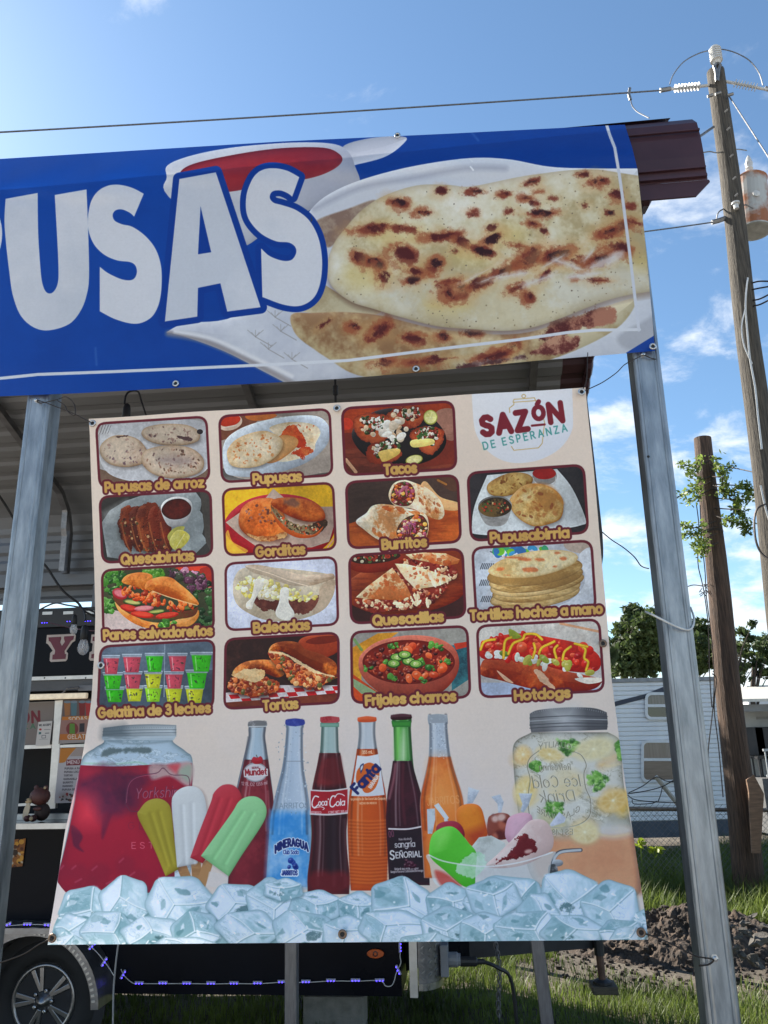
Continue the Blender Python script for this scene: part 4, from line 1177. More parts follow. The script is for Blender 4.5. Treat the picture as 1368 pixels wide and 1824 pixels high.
    # --- row 3
    def d8():
        cv.P([(95, 300), (200, 320), (300, 400), (680, 430), (680, 460), (90, 460)], (196, 178, 172), sm=False)
        cv.P([(460, 100), (560, 75), (665, 78), (665, 140), (600, 110)], (196, 70, 50)); cv.P([(600, 100), (668, 95), (668, 200), (620, 170)], (150, 50, 40))
        for o, cs, sd_ in (([(100, 110), (200, 110), (190, 200), (160, 300), (100, 300)], [(56, 104, 40), (84, 140, 60), (40, 80, 36), (110, 160, 84)], 1), ([(330, 100), (400, 105), (390, 140), (340, 140)], [(70, 120, 44), (100, 150, 60)], 2), ([(540, 190), (665, 190), (665, 400), (590, 400), (600, 300)], [(34, 60, 34), (50, 84, 44), (28, 46, 30), (70, 104, 60)], 3), ([(440, 110), (600, 120), (620, 190), (560, 200), (480, 160)], [(92, 56, 76), (70, 44, 56), (176, 130, 150), (60, 66, 50), (120, 80, 100)], 4)):
            cv.SC(o, 46, 10, 26, cs, seed=sd_, rough=5, rs=9, lit=26, litw=5)
        bun = (30, [(.25, (176, 92, 40)), (.5, (216, 134, 66)), (.75, (232, 164, 96))])
        cv.P([(160, 270), (200, 300), (300, 360), (420, 375), (560, 330), (592, 310), (590, 350), (540, 395), (400, 415), (280, 390), (190, 330)], (216, 140, 76), ramp=bun, lit=26, litw=7)
        cv.P([(150, 235), (260, 280), (420, 330), (560, 300), (590, 300), (560, 345), (420, 360), (270, 345), (180, 290)], (110, 60, 40), n=(10, (70, 96, 40), .6))
        for x, y, rx, ry, rt, c, c2 in ((185, 226, 40, 28, 20, (176, 50, 60), (216, 130, 136)), (250, 272, 50, 16, 8, (60, 76, 40), (196, 190, 120)), (230, 300, 44, 18, 10, (176, 40, 36), (206, 70, 54)), (310, 302, 50, 14, -4, (206, 110, 120), (220, 150, 150)), (375, 320, 46, 12, -6, (60, 80, 40), (186, 190, 110)), (300, 334, 60, 16, 6, (190, 46, 34), (210, 80, 60)), (430, 338, 60, 16, -8, (186, 50, 38), (206, 76, 56)), (540, 300, 44, 12, -10, (50, 64, 36), (110, 120, 70))):
            cv.E(x, y, rx, ry, rt, c, lit=24, litw=4); cv.E(x, y - 2, rx * .78, ry * .62, rt, c2, soft=3)
        cv.SC([(190, 190), (300, 180), (420, 240), (540, 270), (560, 300), (480, 310), (400, 300), (300, 270), (215, 235)], 90, 8, 20, [(206, 92, 40), (226, 120, 60), (180, 66, 28), (236, 150, 90), (150, 50, 24)], seed=12, lit=30, litw=4, asp=(.4, .7))
        cv.P([(195, 165), (220, 130), (280, 115), (330, 120), (355, 140), (330, 200), (250, 185)], (216, 136, 66), ramp=bun, lit=30, litw=8)
        cv.P([(315, 200), (330, 160), (390, 138), (450, 142), (490, 170), (550, 220), (592, 270), (580, 285), (500, 262), (420, 235), (350, 210)], (216, 136, 66), ramp=bun, lit=34, litw=9)
        cv.L([(355, 212), (430, 240), (520, 268), (585, 286)], 5, (236, 200, 150), sm=True, a=.8)
        cv.SC([(400, 370), (460, 360), (470, 400), (400, 400)], 14, 8, 18, [(84, 150, 60), (120, 180, 80), (60, 110, 44)], seed=14, lit=24, rough=3)
    picture(cv, FC, [(92, 105), (665, 72), (672, 415), (100, 440)], ((64, 66, 48), dict(n=(30, (110, 110, 80), .5))), d8)
    def d9():
        cv.P(oval(1020, 250, 300, 170, 0), (214, 216, 228), soft=10, a=.7)
        cv.P([(770, 190), (790, 120), (840, 90), (980, 90), (1290, 130), (1294, 200), (1260, 290), (1180, 340), (1060, 368), (940, 362), (840, 320), (785, 270)], (196, 184, 164), n=(14, (172, 156, 134), .7), lit=20, litw=8)
        cv.P([(860, 240), (960, 260), (1060, 260), (1200, 230), (1224, 200), (1215, 290), (1130, 328), (1040, 320), (900, 295)], (92, 50, 44), rough=5, n=(10, (124, 76, 64), .8))
        cv.SC([(790, 160), (860, 140), (940, 150), (1060, 190), (1190, 230), (1190, 255), (1080, 260), (960, 250), (850, 240), (800, 230)], 150, 6, 15, [(214, 204, 130), (226, 222, 170), (206, 190, 96), (230, 228, 206), (196, 180, 110)], seed=3, lit=18, litw=3)
        cv.SC([(880, 150), (960, 170), (1000, 230), (900, 230)], 40, 6, 14, [(232, 230, 216), (222, 214, 190)], seed=5, lit=12)
        cv.P([(890, 150), (930, 170), (900, 230), (880, 270), (868, 305), (842, 300), (840, 275), (868, 240)], (222, 216, 204), lit=16)
        cv.P([(1020, 200), (1060, 200), (1060, 270), (1088, 320), (1084, 350), (1050, 365), (1005, 350), (992, 320), (1010, 270)], (226, 222, 212), lit=20)
        cv.P([(835, 82), (900, 76), (1000, 95), (1120, 125), (1230, 125), (1290, 122), (1292, 150), (1230, 170), (1160, 186), (1060, 180), (960, 140), (880, 118)], (190, 172, 152), n=(12, (166, 142, 120), .8), lit=26, litw=7, asp=3)
        cv.P([(1292, 150), (1296, 220), (1250, 300), (1180, 330), (1215, 260), (1224, 190)], (172, 150, 128), n=(12, (190, 172, 150), .7))
        cv.L([(840, 84), (960, 120), (1060, 158), (1160, 186)], 4, (216, 200, 180), sm=True)
    picture(cv, FC, [(733, 70), (1305, 35), (1317, 385), (737, 415)], ((196, 200, 214), dict(n=(30, (208, 210, 222), .6))), d9)
    def d10():
        cv.P([(70, 200, 1), (630, 190, 1), (630, 420, 1), (60, 420, 1)], (64, 36, 34), sm=False)
        cv.P(oval(330, 240, 300, 130, -4), (146, 66, 36), n=(16, (104, 42, 26), .9), asp=7, lit=30, litw=8)
        cv.P(oval(190, 110, 140, 54, -6), (130, 46, 30), lit=28); cv.P(oval(190, 92, 118, 28, -6), (60, 36, 28)); cv.SC(oval(190, 92, 104, 20, -6), 44, 4, 10, [(120, 40, 32), (76, 92, 50), (196, 186, 160), (150, 56, 40)], seed=2)
        tort = (26, [(.2, (190, 116, 70)), (.36, (216, 188, 146)), (.7, (230, 215, 188))])
        fil = [(120, 40, 34), (150, 60, 46), (90, 30, 28), (206, 172, 136), (176, 110, 84), (190, 100, 60), (222, 198, 164), (130, 48, 38)]
        def wedge(top, fill, sd_):
            cv.P([(x + 3, y + 10) for x, y in fill], (60, 24, 20), soft=8, a=.6)
            cv.P(fill, (130, 50, 40), rough=5)
            cv.SC(fill, 110, 5, 14, fil, seed=sd_, lit=18, litw=3)
            cv.P(top, (220, 196, 156), ramp=tort, lit=26, litw=6, sm=False)
            cx = sum(p[0] for p in top) / len(top); cy = sum(p[1] for p in top) / len(top)
            cv.SC([(cx + (x - cx) * .8, cy + (y - cy) * .8) for x, y in top], 26, 5, 13, [(186, 96, 52), (160, 70, 38), (200, 120, 70)], seed=sd_ + 5, rough=3, a=.7, asp=(.4, .8), sm=False)
        wedge([(335, 76), (420, 66), (530, 70), (600, 100), (590, 120), (530, 132), (440, 110), (360, 96)], [(330, 90), (440, 120), (560, 130), (586, 180), (540, 210), (470, 225), (400, 190), (345, 140)], 21)
        wedge([(282, 120), (340, 122), (440, 150), (540, 180), (560, 200), (500, 228), (385, 246), (330, 190)], [(270, 130), (330, 190), (380, 240), (480, 240), (535, 230), (500, 280), (440, 320), (380, 325), (330, 260)], 22)
        wedge([(92, 285), (150, 230), (270, 140), (310, 190), (350, 240), (372, 295), (280, 298), (150, 292)], [(95, 300), (200, 300), (320, 295), (385, 290), (380, 330), (270, 348), (150, 345), (105, 325)], 23)
        cv.SC([(390, 150), (520, 140), (560, 190), (470, 220)], 14, 6, 26, [(232, 214, 180), (236, 224, 200)], seed=30, asp=(.15, .4), rot=70, a=.85)
        cv.SC([(290, 300), (440, 270), (440, 320), (300, 340)], 16, 8, 22, [(226, 206, 170), (236, 220, 190)], seed=31, asp=(.3, .6), lit=14)
        cv.L([(278, 130), (330, 200), (378, 300)], 9, (120, 44, 36), sm=True, a=.8)
    picture(cv, FD, [(60, 80), (612, 48), (627, 380), (70, 412)], ((130, 56, 34), dict(n=(20, (180, 84, 44), .7), asp=5)), d10)
    def d11():
        cv.P([(670, 60), (780, 50), (760, 200), (700, 330), (690, 390), (660, 380)], (186, 190, 196), sm=False, n=(30, (160, 166, 176), .6))
        for r_, (bx, by) in enumerate(((700, 120), (696, 200), (702, 280))):
            for i in range(7):
                cv.L([(bx + i * 9, by + 26), (bx + i * 9 + 10, by)], 5, (60, 62, 70), a=.85)
        for i in range(6):
            cv.L([(748 + i * 8, 62 + i * 4), (768 + i * 8, 66 + i * 4)], 5, (60, 62, 70), a=.8)
        cv.SC([(770, 55), (1000, 36), (1000, 70), (800, 80)], 36, 10, 24, [(70, 140, 180), (60, 110, 160), (70, 150, 110), (206, 214, 220), (110, 170, 60)], seed=4)
        cv.P([(1110, 20), (1245, 15), (1245, 70), (1140, 60)], (176, 160, 148)); cv.P([(1180, 80), (1260, 60), (1260, 350), (1000, 370), (1150, 290), (1210, 200)], (206, 208, 212), n=(30, (186, 190, 198), .6))
        tr = (18, [(.25, (176, 150, 104)), (.5, (206, 186, 142)), (.75, (218, 204, 168))])
        for i, (cx, cy, rx, ry) in enumerate(((965, 275, 218, 62), (975, 245, 218, 60), (975, 215, 228, 62), (970, 190, 234, 66), (968, 160, 234, 66))):
            cv.P(oval(cx, cy, rx, ry, -8, wob=.02, seed=i), (190, 166, 118), ramp=(12, [(.3, (150, 118, 72)), (.5, (186, 158, 108)), (.7, (206, 182, 136))]), rim=(3, (120, 92, 58), .7), asp=4)
        cv.P(oval(958, 122, 220, 62, -9, wob=.02, seed=9), (210, 192, 152), ramp=tr, rim=(3, (180, 150, 104), .7), lit=14)
        for x, y, rx, ry in ((944, 150, 40, 13), (1075, 68, 18, 9), (1103, 95, 18, 9), (990, 100, 22, 5), (915, 100, 30, 4), (850, 90, 40, 4), (795, 148, 16, 6), (830, 176, 20, 4), (1062, 135, 10, 5)):
            cv.E(x, y, rx, ry, 2, (186, 96, 56), rough=2, soft=3, a=.75)
    picture(cv, FD, [(660, 45), (1240, 8), (1262, 345), (680, 385)], ((180, 182, 188), {}), d11)
    # --- row 4
    def d12():
        cv.P([(60, 460, 1), (690, 450, 1), (690, 620, 1), (60, 640, 1)], (88, 100, 112), sm=False, n=(60, (116, 128, 142), .7))
        cv.L([(418, 480), (414, 760)], 5, (150, 160, 170), a=.7)
        pk, gr, ye = (206, 88, 104), (70, 190, 40), (196, 200, 56)
        rows_ = (((140, 556, 82, 86), (248, 550, 94, 84), (365, 545, 92, 86), (484, 545, 94, 84), (608, 540, 106, 90)), ((148, 645, 96, 76), (252, 640, 90, 78), (358, 638, 88, 78), (466, 640, 92, 78), (584, 632, 106, 86)), ((158, 720, 94, 68), (260, 714, 88, 70), (358, 712, 88, 74), (464, 714, 90, 74), (572, 716, 94, 76)))
        cols = ((pk, pk, gr, pk, gr), (gr, pk, ye, pk, gr), (gr, ye, (150, 206, 50), ye, ye))
        for r_ in (2, 1, 0):
            for i, (x, y, w, h) in enumerate(rows_[r_]):
                cup(cv, x, y, w, h, cols[r_][i], r_ * 7 + i)
    picture(cv, FC, [(85, 500), (675, 465), (668, 820), (70, 835)], ((74, 84, 94), dict(n=(40, (52, 60, 70), .7))), d12)
    def d13():
        cv.P([(1110, 480), (1160, 445), (1320, 440), (1320, 520), (1230, 560), (1140, 530)], (150, 62, 36), lit=24); cv.P(oval(1240, 466, 90, 20, -6), (110, 40, 26))
        cv.P([(730, 740, 1), (1000, 700, 1), (1320, 700, 1), (1320, 830, 1), (730, 830, 1)], (196, 186, 186), sm=False)
        for i in range(12):
            for j in range(3):
                if (i + j) % 2:
                    x, y = 735 + i * 50 + j * 14, 728 + j * 22 - i * 2
                    cv.P([(x, y, 1), (x + 48, y - 3, 1), (x + 60, y + 18, 1), (x + 12, y + 22, 1)], (170, 34, 40), sm=False)
        cv.P([(730, 790, 1), (1000, 770, 1), (1320, 740, 1), (1320, 830, 1), (730, 840, 1)], (110, 56, 40), sm=False, n=(14, (80, 38, 28), .7), asp=5)
        bun = (30, [(.25, (120, 52, 24)), (.5, (196, 110, 50)), (.72, (226, 168, 106))])
        fil = [(176, 84, 44), (206, 120, 70), (130, 54, 34), (206, 160, 110), (96, 90, 50), (150, 60, 40), (196, 130, 84), (110, 50, 36)]
        lo = [(745, 690), (790, 650), (880, 650), (960, 670), (1010, 690), (990, 730), (920, 750), (820, 745), (755, 725)]
        cv.P([(x, y + 14) for x, y in lo], (40, 20, 18), soft=10, a=.8)
        cv.P(lo, (160, 76, 40), rough=5); cv.SC(lo, 130, 6, 16, fil, seed=2, lit=22, litw=3)
        cv.P([(770, 645), (790, 605), (850, 575), (950, 568), (1030, 590), (1040, 640), (1000, 660), (940, 640), (880, 650), (820, 665)], (200, 118, 56), ramp=bun, lit=34, litw=9)
        cv.P([(770, 645), (850, 625), (930, 620), (940, 650), (900, 680), (830, 668)], (226, 196, 150), n=(14, (206, 150, 96), .7), rough=4)
        up_ = [(960, 530), (1010, 530), (1100, 590), (1200, 630), (1300, 640), (1310, 660), (1240, 700), (1180, 720), (1090, 690), (1030, 630), (980, 570)]
        cv.P([(x - 4, y + 14) for x, y in up_], (40, 20, 18), soft=10, a=.8)
        cv.P(up_, (170, 84, 44), rough=5); cv.SC(up_, 190, 6, 16, fil, seed=4, lit=22, litw=3)
        cv.P([(955, 530), (975, 490), (1040, 472), (1110, 480), (1150, 515), (1230, 540), (1300, 580), (1310, 625), (1290, 650), (1200, 620), (1110, 570), (1040, 530), (990, 515)], (200, 116, 56), ramp=bun, lit=36, litw=10)
        cv.E(1060, 492, 60, 14, 8, (120, 50, 24), soft=8, a=.7); cv.E(1200, 545, 60, 16, 22, (120, 52, 26), soft=8, a=.7)
        cv.L([(965, 528), (1040, 540), (1110, 580), (1200, 630), (1295, 655)], 10, (232, 204, 160), sm=True, a=.85, rough=2)
    picture(cv, FC, [(733, 462), (1318, 428), (1320, 790), (727, 823)], ((52, 34, 32), dict(n=(30, (84, 52, 44), .6))), d13)
    def d14():
        cv.P([(75, 530), (200, 460), (300, 455), (240, 500), (120, 620), (120, 800), (75, 800)], (214, 160, 60), sm=False, n=(20, (186, 120, 40), .6))
        cv.P([(80, 660, 1), (220, 760, 1), (220, 800, 1), (75, 800, 1)], (196, 80, 40), sm=False); cv.P([(80, 680, 1), (200, 750, 1), (120, 755, 1), (82, 720, 1)], (150, 170, 130), sm=False)
        cv.P([(560, 520), (640, 500), (650, 680), (560, 740)], (60, 110, 116), n=(16, (40, 66, 76), .8), sm=False); cv.P([(570, 510), (640, 500), (640, 525), (580, 540)], (176, 60, 40), sm=False)
        cv.L([(85, 490), (120, 540)], 14, (110, 150, 90), a=.8)
        cv.P([(106, 610), (120, 560), (200, 500), (340, 470), (480, 480), (570, 530), (596, 600), (580, 670), (520, 740), (440, 775), (260, 770), (170, 720), (118, 660)], (190, 104, 84), lit=30, litw=9, g=((300, 480), (400, 780), (150, 70, 56)))
        inner = oval(350, 600, 224, 108, 0, wob=.01)
        cv.P(inner, (120, 34, 22), rim=(5, (84, 22, 18), .7), n=(30, (150, 48, 28), .7))
        ins = oval(350, 602, 208, 94, 0, wob=.01)
        cv.SC(ins, 170, 7, 15, [(96, 28, 22), (130, 44, 30), (150, 60, 36), (74, 22, 20), (170, 76, 50)], seed=3, lit=40, litw=3, asp=(.6, .8))
        cv.SC(ins, 12, 18, 28, [(206, 92, 50), (214, 104, 62), (190, 76, 44)], seed=6, lit=34, litw=4, asp=(.6, .9))
        for x, y in ((152, 630), (475, 515), (526, 600), (270, 678), (240, 600), (405, 595), (455, 632), (280, 520), (420, 690), (500, 530)):
            cv.SC(oval(x, y, 20, 13), 6, 6, 13, [(70, 120, 50), (96, 150, 66), (50, 90, 40)], seed=x, rough=3, lit=20)
        for x, y in ((292, 578), (350, 596), (276, 608), (385, 610), (330, 565)):
            cv.E(x, y, 33, 21, 0, (44, 84, 36)); cv.E(x, y - 2, 27, 16, 0, (130, 170, 84)); cv.E(x, y - 2, 14, 9, 0, (176, 196, 120)); cv.SC(oval(x, y - 2, 11, 7), 4, 3, 4, [(214, 216, 170)], seed=y)
    picture(cv, FD, [(70, 455), (635, 425), (650, 770), (75, 800)], ((150, 146, 138), dict(n=(40, (120, 116, 110), .6))), d14)
    def d15():
        cv.P([(690, 420, 1), (1290, 390, 1), (1290, 560, 1), (690, 540, 1)], (204, 198, 190), sm=False, n=(10, (178, 168, 158), .6)); cv.L([(1090, 412), (1280, 452)], 12, (206, 150, 110), a=.8)
        cv.P([(690, 700, 1), (900, 700, 1), (1300, 730, 1), (1300, 780, 1), (690, 780, 1)], (176, 186, 206), sm=False)
        bun = (34, [(.25, (150, 56, 28)), (.5, (196, 90, 44)), (.75, (222, 128, 74))])
        cv.P([(700, 620), (740, 580), (900, 590), (1100, 640), (1280, 680), (1290, 700), (1240, 735), (1100, 745), (950, 730), (800, 690), (706, 665)], (190, 86, 44), ramp=bun, lit=40, litw=12)
        cv.P([(1160, 680), (1280, 676), (1288, 696), (1220, 706)], (230, 220, 206)); cv.P([(780, 640), (860, 700), (820, 690)], (236, 210, 180), a=.8); cv.P([(960, 640), (1000, 650), (1060, 730), (1000, 700)], (236, 206, 176), a=.85, rough=3)
        cv.P([(700, 520), (760, 480), (900, 460), (1040, 480), (1180, 510), (1270, 560), (1285, 620), (1240, 650), (1100, 640), (950, 600), (800, 590), (705, 580)], (190, 44, 30), lit=30, litw=9, n=(30, (150, 26, 24), .7))
        cv.SC([(700, 520), (800, 470), (1000, 470), (1200, 520), (1270, 580), (1250, 640), (1100, 625), (950, 590), (780, 580)], 60, 12, 28, [(196, 40, 30), (214, 66, 44), (170, 26, 26), (206, 90, 60)], seed=2, lit=34, litw=5)
        cv.SC([(705, 560), (900, 570), (1080, 600), (1240, 650), (1200, 670), (1000, 620), (800, 590)], 16, 16, 28, [(226, 224, 214), (206, 210, 196), (234, 232, 226)], seed=7, lit=18, asp=(.5, .8))
        cv.SC([(705, 540), (840, 560), (1080, 590), (1250, 650), (1240, 670), (1080, 620), (840, 585)], 10, 18, 30, [(150, 160, 70), (176, 170, 84), (110, 130, 56)], seed=8, lit=24, asp=(.45, .7))
        cv.P([(838, 440), (870, 450), (900, 480), (850, 485)], (150, 160, 60), lit=20)
        for pts in ([(700, 540), (720, 500), (770, 490)], [(812, 580), (820, 500), (850, 480)], [(836, 560), (860, 510), (905, 490), (920, 465), (970, 465), (1000, 490)], [(955, 580), (966, 540), (960, 510)], [(985, 560), (1000, 530), (1040, 510), (1060, 500)], [(1070, 580), (1060, 540), (1075, 520)], [(1100, 590), (1110, 550), (1140, 525)], [(1190, 520), (1212, 540), (1206, 580), (1225, 600), (1215, 640)], [(1160, 510), (1220, 525)]):
            cv.L(pts, 13, (206, 160, 40), sm=True, lit=20, litw=3); cv.L(pts, 6, (236, 196, 70), sm=True)
    picture(cv, FD, [(683, 425), (1278, 392), (1302, 740), (700, 772)], ((196, 190, 186), {}), d15)
    label(cv, FA, 'Pupusas de arroz', (112, 541), (618, 515)); label(cv, FA, 'Pupusas', (880, 498), (1124, 483)); label(cv, FA, 'Quesabirrias', (196, 916), (566, 894)); label(cv, FA, 'Gorditas', (894, 876), (1142, 861))
    label(cv, FB, 'Tacos', (262, 450), (414, 440), 29); label(cv, FB, 'Burritos', (252, 815), (462, 800), 29); label(cv, FB, 'Pupusabirria', (780, 781), (1156, 756), 29)
    label(cv, FC, 'Panes salvadoreños', (104, 463), (662, 439)); label(cv, FC, 'Baleadas', (882, 426), (1166, 409)); label(cv, FC, 'Gelatina de 3 leches', (76, 866), (652, 839)); label(cv, FC, 'Tortas', (932, 830), (1106, 817))
    label(cv, FD, 'Quesadillas', (180, 419), (517, 399), 29); label(cv, FD, 'Tortillas hechas a mano', (654, 394), (1292, 360), 29); label(cv, FD, 'Frijoles charros', (144, 809), (577, 786), 29); label(cv, FD, 'Hotdogs', (870, 785), (1134, 769), 29)
    paint_drinks(cv)

def bottle(cv, x, top, bot, prof, c, **kw):
    """prof: (fraction down, half width)"""
    lft = [(x[0] + (x[1] - x[0]) * t - w, top + (bot - top) * t) for t, w in prof]
    rgt = [(x[0] + (x[1] - x[0]) * t + w, top + (bot - top) * t) for t, w in prof]
    pts = lft + rgt[::-1]
    pts[0] += (1,); pts[-1] += (1,); pts[len(lft) - 1] += (1,); pts[len(lft)] += (1,)
    cv.P(pts, c, **kw)
    for k_, col_, a_, wd_ in ((-.82, (20, 16, 20), .35, 9), (-.5, (255, 250, 245), .4, 8), (-.3, (255, 255, 255), .3, 3), (.86, (20, 16, 20), .4, 11), (.62, (255, 250, 245), .32, 4)):
        cv.L([(x[0] + (x[1] - x[0]) * t + w * k_, top + (bot - top) * t) for t, w in prof if t < .97], wd_, col_, sm=True, soft=3.5, a=a_)
    return pts
def paint_drinks(cv):
    # jar of red drink
    cv.frame(*FE)
    body = [(225, 320), (300, 250), (356, 215), (360, 190, 1), (780, 185, 1), (785, 215), (860, 270), (900, 330), (895, 600), (900, 900), (860, 1150, 1), (160, 1160, 1), (90, 1080), (80, 1030), (130, 800), (180, 560)]
    cv.P(body, (178, 198, 214), rim=(5, (96, 116, 124), .8), n=(30, (206, 220, 230), .8), lit=-22, ridge=[(14, (120, 140, 150), (226, 234, 240), .7)], asp=2.5)
    cv.P([(345, 300), (370, 265), (480, 245), (620, 255), (630, 270), (500, 275), (400, 285)], (96, 112, 116), rough=4, soft=4)
    cv.L([(390, 205), (560, 222), (770, 205)], 10, (120, 136, 144), sm=True, a=.7, soft=4)
    cv.L([(240, 340), (420, 345), (560, 335), (620, 350)], 8, (130, 180, 150), sm=True, a=.7, soft=4)
    cv.P([(216, 352, 1), (420, 360), (640, 350), (760, 350), (897, 340, 1), (890, 500), (800, 560), (790, 1120, 1), (160, 1160, 1), (92, 1085), (82, 1030), (135, 800), (185, 560)], (158, 26, 48), g=((300, 360), (400, 1100), (136, 20, 44)), n=(90, (196, 44, 62), .7), rim=(9, (110, 16, 40), .6))
    cv.P([(640, 350), (760, 345), (895, 340), (880, 480), (760, 420), (650, 440)], (186, 150, 150), soft=6, n=(30, (140, 110, 116), .8)); cv.P([(750, 355), (820, 345), (800, 400)], (206, 70, 80), a=.8, soft=8); cv.P([(820, 380), (890, 350), (880, 450), (830, 420)], (150, 170, 150), a=.8, soft=8)
    cv.P([(225, 440), (260, 385), (400, 380), (560, 390), (640, 440), (560, 520), (540, 590), (430, 660), (350, 680), (310, 620), (250, 540), (205, 500)], (74, 24, 54), soft=22, rough=8, rs=24, n=(60, (110, 28, 58), .8))
    cv.P([(350, 660), (400, 650), (380, 730), (348, 800)], (96, 20, 50), soft=6); cv.P([(160, 720), (200, 740), (230, 790), (210, 840), (235, 880), (180, 850), (165, 800)], (90, 20, 48), soft=4)
    cv.P([(220, 380), (350, 372), (300, 420), (230, 440)], (150, 30, 52), soft=14, a=.7); cv.P([(210, 560), (300, 560), (320, 700), (200, 700)], (216, 60, 76), soft=40, a=.7)
    for x, y, rx, ry in ((200, 1000, 60, 50), (330, 1010, 70, 60), (490, 960, 60, 56), (120, 1000, 40, 50), (560, 1040, 70, 50), (240, 1080, 90, 50), (430, 1090, 90, 50)):
        cv.E(x, y, rx, ry, -20, (124, 22, 46), soft=10, a=.6); cv.L([(x - rx * .6, y - ry * .3), (x - rx * .2, y - ry * .7)], 5, (206, 110, 130), a=.5, soft=4)
    cv.L([(490, 590), (505, 470), (560, 420), (680, 400), (720, 370), (770, 410), (870, 420), (880, 500)], 5, (92, 44, 66), sm=True, a=.8)
    cv.L([(494, 594), (520, 632), (640, 640)], 5, (92, 44, 66), a=.8); cv.L([(496, 580), (511, 474), (565, 426), (684, 406)], 3, (206, 120, 140), a=.6, sm=True)
    cv.text('Yorkshire', (550, 552), (840, 540), 42, (104, 40, 66), 6, slant=.25); cv.text('Yorkshire', (553, 555), (843, 543), 42, (196, 120, 140), 2.5, slant=.25)
    cv.text('GLAS', (508, 742), (720, 740), 30, (124, 26, 50), 5, gap=1); cv.text('ESTD', (530, 860), (720, 858), 26, (196, 90, 110), 4, gap=1)
    lid = (34, [(.2, (70, 80, 86)), (.5, (140, 152, 160)), (.8, (206, 214, 220))])
    cv.P([(356, 125, 1), (500, 108), (650, 103), (800, 108, 1), (800, 178, 1), (350, 184, 1)], (130, 140, 146), g=((360, 140), (790, 140), (196, 204, 210)), rim=(4, (80, 90, 96), .6)); cv.P([(356, 130, 1), (480, 112, 1), (500, 175, 1), (352, 180, 1)], (70, 84, 92), soft=22, a=.7)
    for yy in (142, 160):
        cv.L([(352, yy + 6), (560, yy - 4), (800, yy - 6)], 4, (84, 94, 100), sm=True, a=.8)
    for i in range(30):
        cv.L([(370 + i * 14, 122), (371 + i * 14, 132 - (i > 6) * 6)], 2.5, (80, 90, 96), a=.5)
    cv.P([(345, 178, 1), (800, 172, 1), (785, 200, 1), (352, 200, 1)], (176, 190, 200), a=.9, n=(12, (110, 124, 132), .8), asp=5)
    # first soda (apple), ice pops in front
    cv.frame(*FF)
    bottle(cv, (182, 140), 95, 1020, [(0, 44), (.04, 48), (.09, 46), (.16, 58), (.25, 74), (.38, 96), (.5, 112), (.7, 120), (1, 124)], (166, 186, 200), rim=(4, (60, 50, 60), .7))
    bottle(cv, (176, 140), 305, 1020, [(0, 66), (.15, 84), (.3, 104), (.55, 118), (1, 122)], (126, 32, 44), g=((80, 400), (260, 400), (92, 20, 32)), n=(24, (146, 46, 56), .6), rim=(4, (70, 20, 30), .6))
    cv.P([(132, 96, 1), (180, 88), (232, 92, 1), (232, 120), (180, 128), (132, 122)], (110, 110, 112), n=(6, (190, 190, 192), .8)); cv.L([(136, 122), (230, 120)], 5, (200, 204, 206))
    cv.L([(115, 300), (130, 180)], 6, (80, 80, 90), a=.6, soft=3); cv.L([(240, 480), (262, 800)], 5, (206, 150, 150), a=.4, soft=5)
    cv.E(171, 375, 66, 54, 0, (150, 150, 156)); cv.E(171, 375, 60, 47, 0, (206, 196, 200)); cv.P([(105, 365, 1), (240, 355, 1), (240, 395, 1), (108, 402, 1)], (214, 208, 210), sm=False)
    cv.text('Mundet', (116, 392), (232, 386), 22, (150, 28, 40), 7); cv.text('SIDRAL', (152, 356), (192, 353), 7, (120, 40, 50), 2.4); cv.text('12 FL OZ 1355 ml', (95, 444), (235, 440), 12, (196, 170, 174), 2.6, bow=-8)
    cv.P([(150, 310), (160, 290), (182, 294), (200, 286), (212, 305), (200, 326), (165, 328)], (170, 30, 44), lit=20); cv.L([(182, 294), (176, 280)], 4, (80, 50, 40))
    # mineral water
    bt = bottle(cv, (390, 350), 85, 1010, [(0, 46), (.04, 50), (.06, 46), (.2, 52), (.3, 62), (.4, 82), (.5, 100), (.6, 112), (.8, 118), (1, 122)], (150, 168, 188), g=((330, 300), (420, 300), (196, 208, 222)), rim=(5, (96, 112, 132), .6), n=(16, (176, 190, 206), .6))
    bottle(cv, (362, 350), 590, 1010, [(0, 106), (.3, 114), (1, 122)], (60, 140, 206), soft=14, n=(60, (150, 190, 226), .9))
    cv.E(312, 655, 60, 44, 0, (40, 130, 206), soft=22, a=.7); cv.SC([(300, 150), (440, 150), (450, 560), (290, 560)], 90, 2, 5, [(214, 224, 232), (110, 128, 148)], seed=3, a=.6)
    cv.P([(338, 84, 1), (390, 76), (442, 84, 1), (442, 110), (390, 120), (340, 112)], (44, 56, 140), n=(6, (90, 104, 180), .6)); cv.L([(335, 314), (442, 314)], 4, (120, 130, 146), a=.8)
    cv.text('JARRITOS', (285, 575), (462, 572), 20, (120, 140, 160), 3.5); cv.text('MINERAGUA', (282, 822), (462, 812), 28, (22, 34, 100), 10, out=(4, (214, 224, 236)), bow=34, gap=.5)
    cv.text('Club Soda', (326, 828), (408, 828), 16, (30, 60, 140), 4, out=(3, (220, 230, 240))); cv.text('JARRITOS', (318, 944), (402, 944), 17, (26, 44, 120), 5.5, out=(7, (214, 226, 240)))
    cv.SC([(340, 905), (368, 860), (398, 900)], 9, 12, 17, [(26, 50, 130), (34, 64, 150)], seed=4, asp=(.8, 1), lit=30)
    # cola
    gb = [(0, 50), (.03, 46), (.05, 46), (.2, 54), (.3, 76), (.42, 98), (.5, 102), (.55, 104), (.64, 98), (.72, 100), (.8, 106), (.9, 116), (1, 116)]
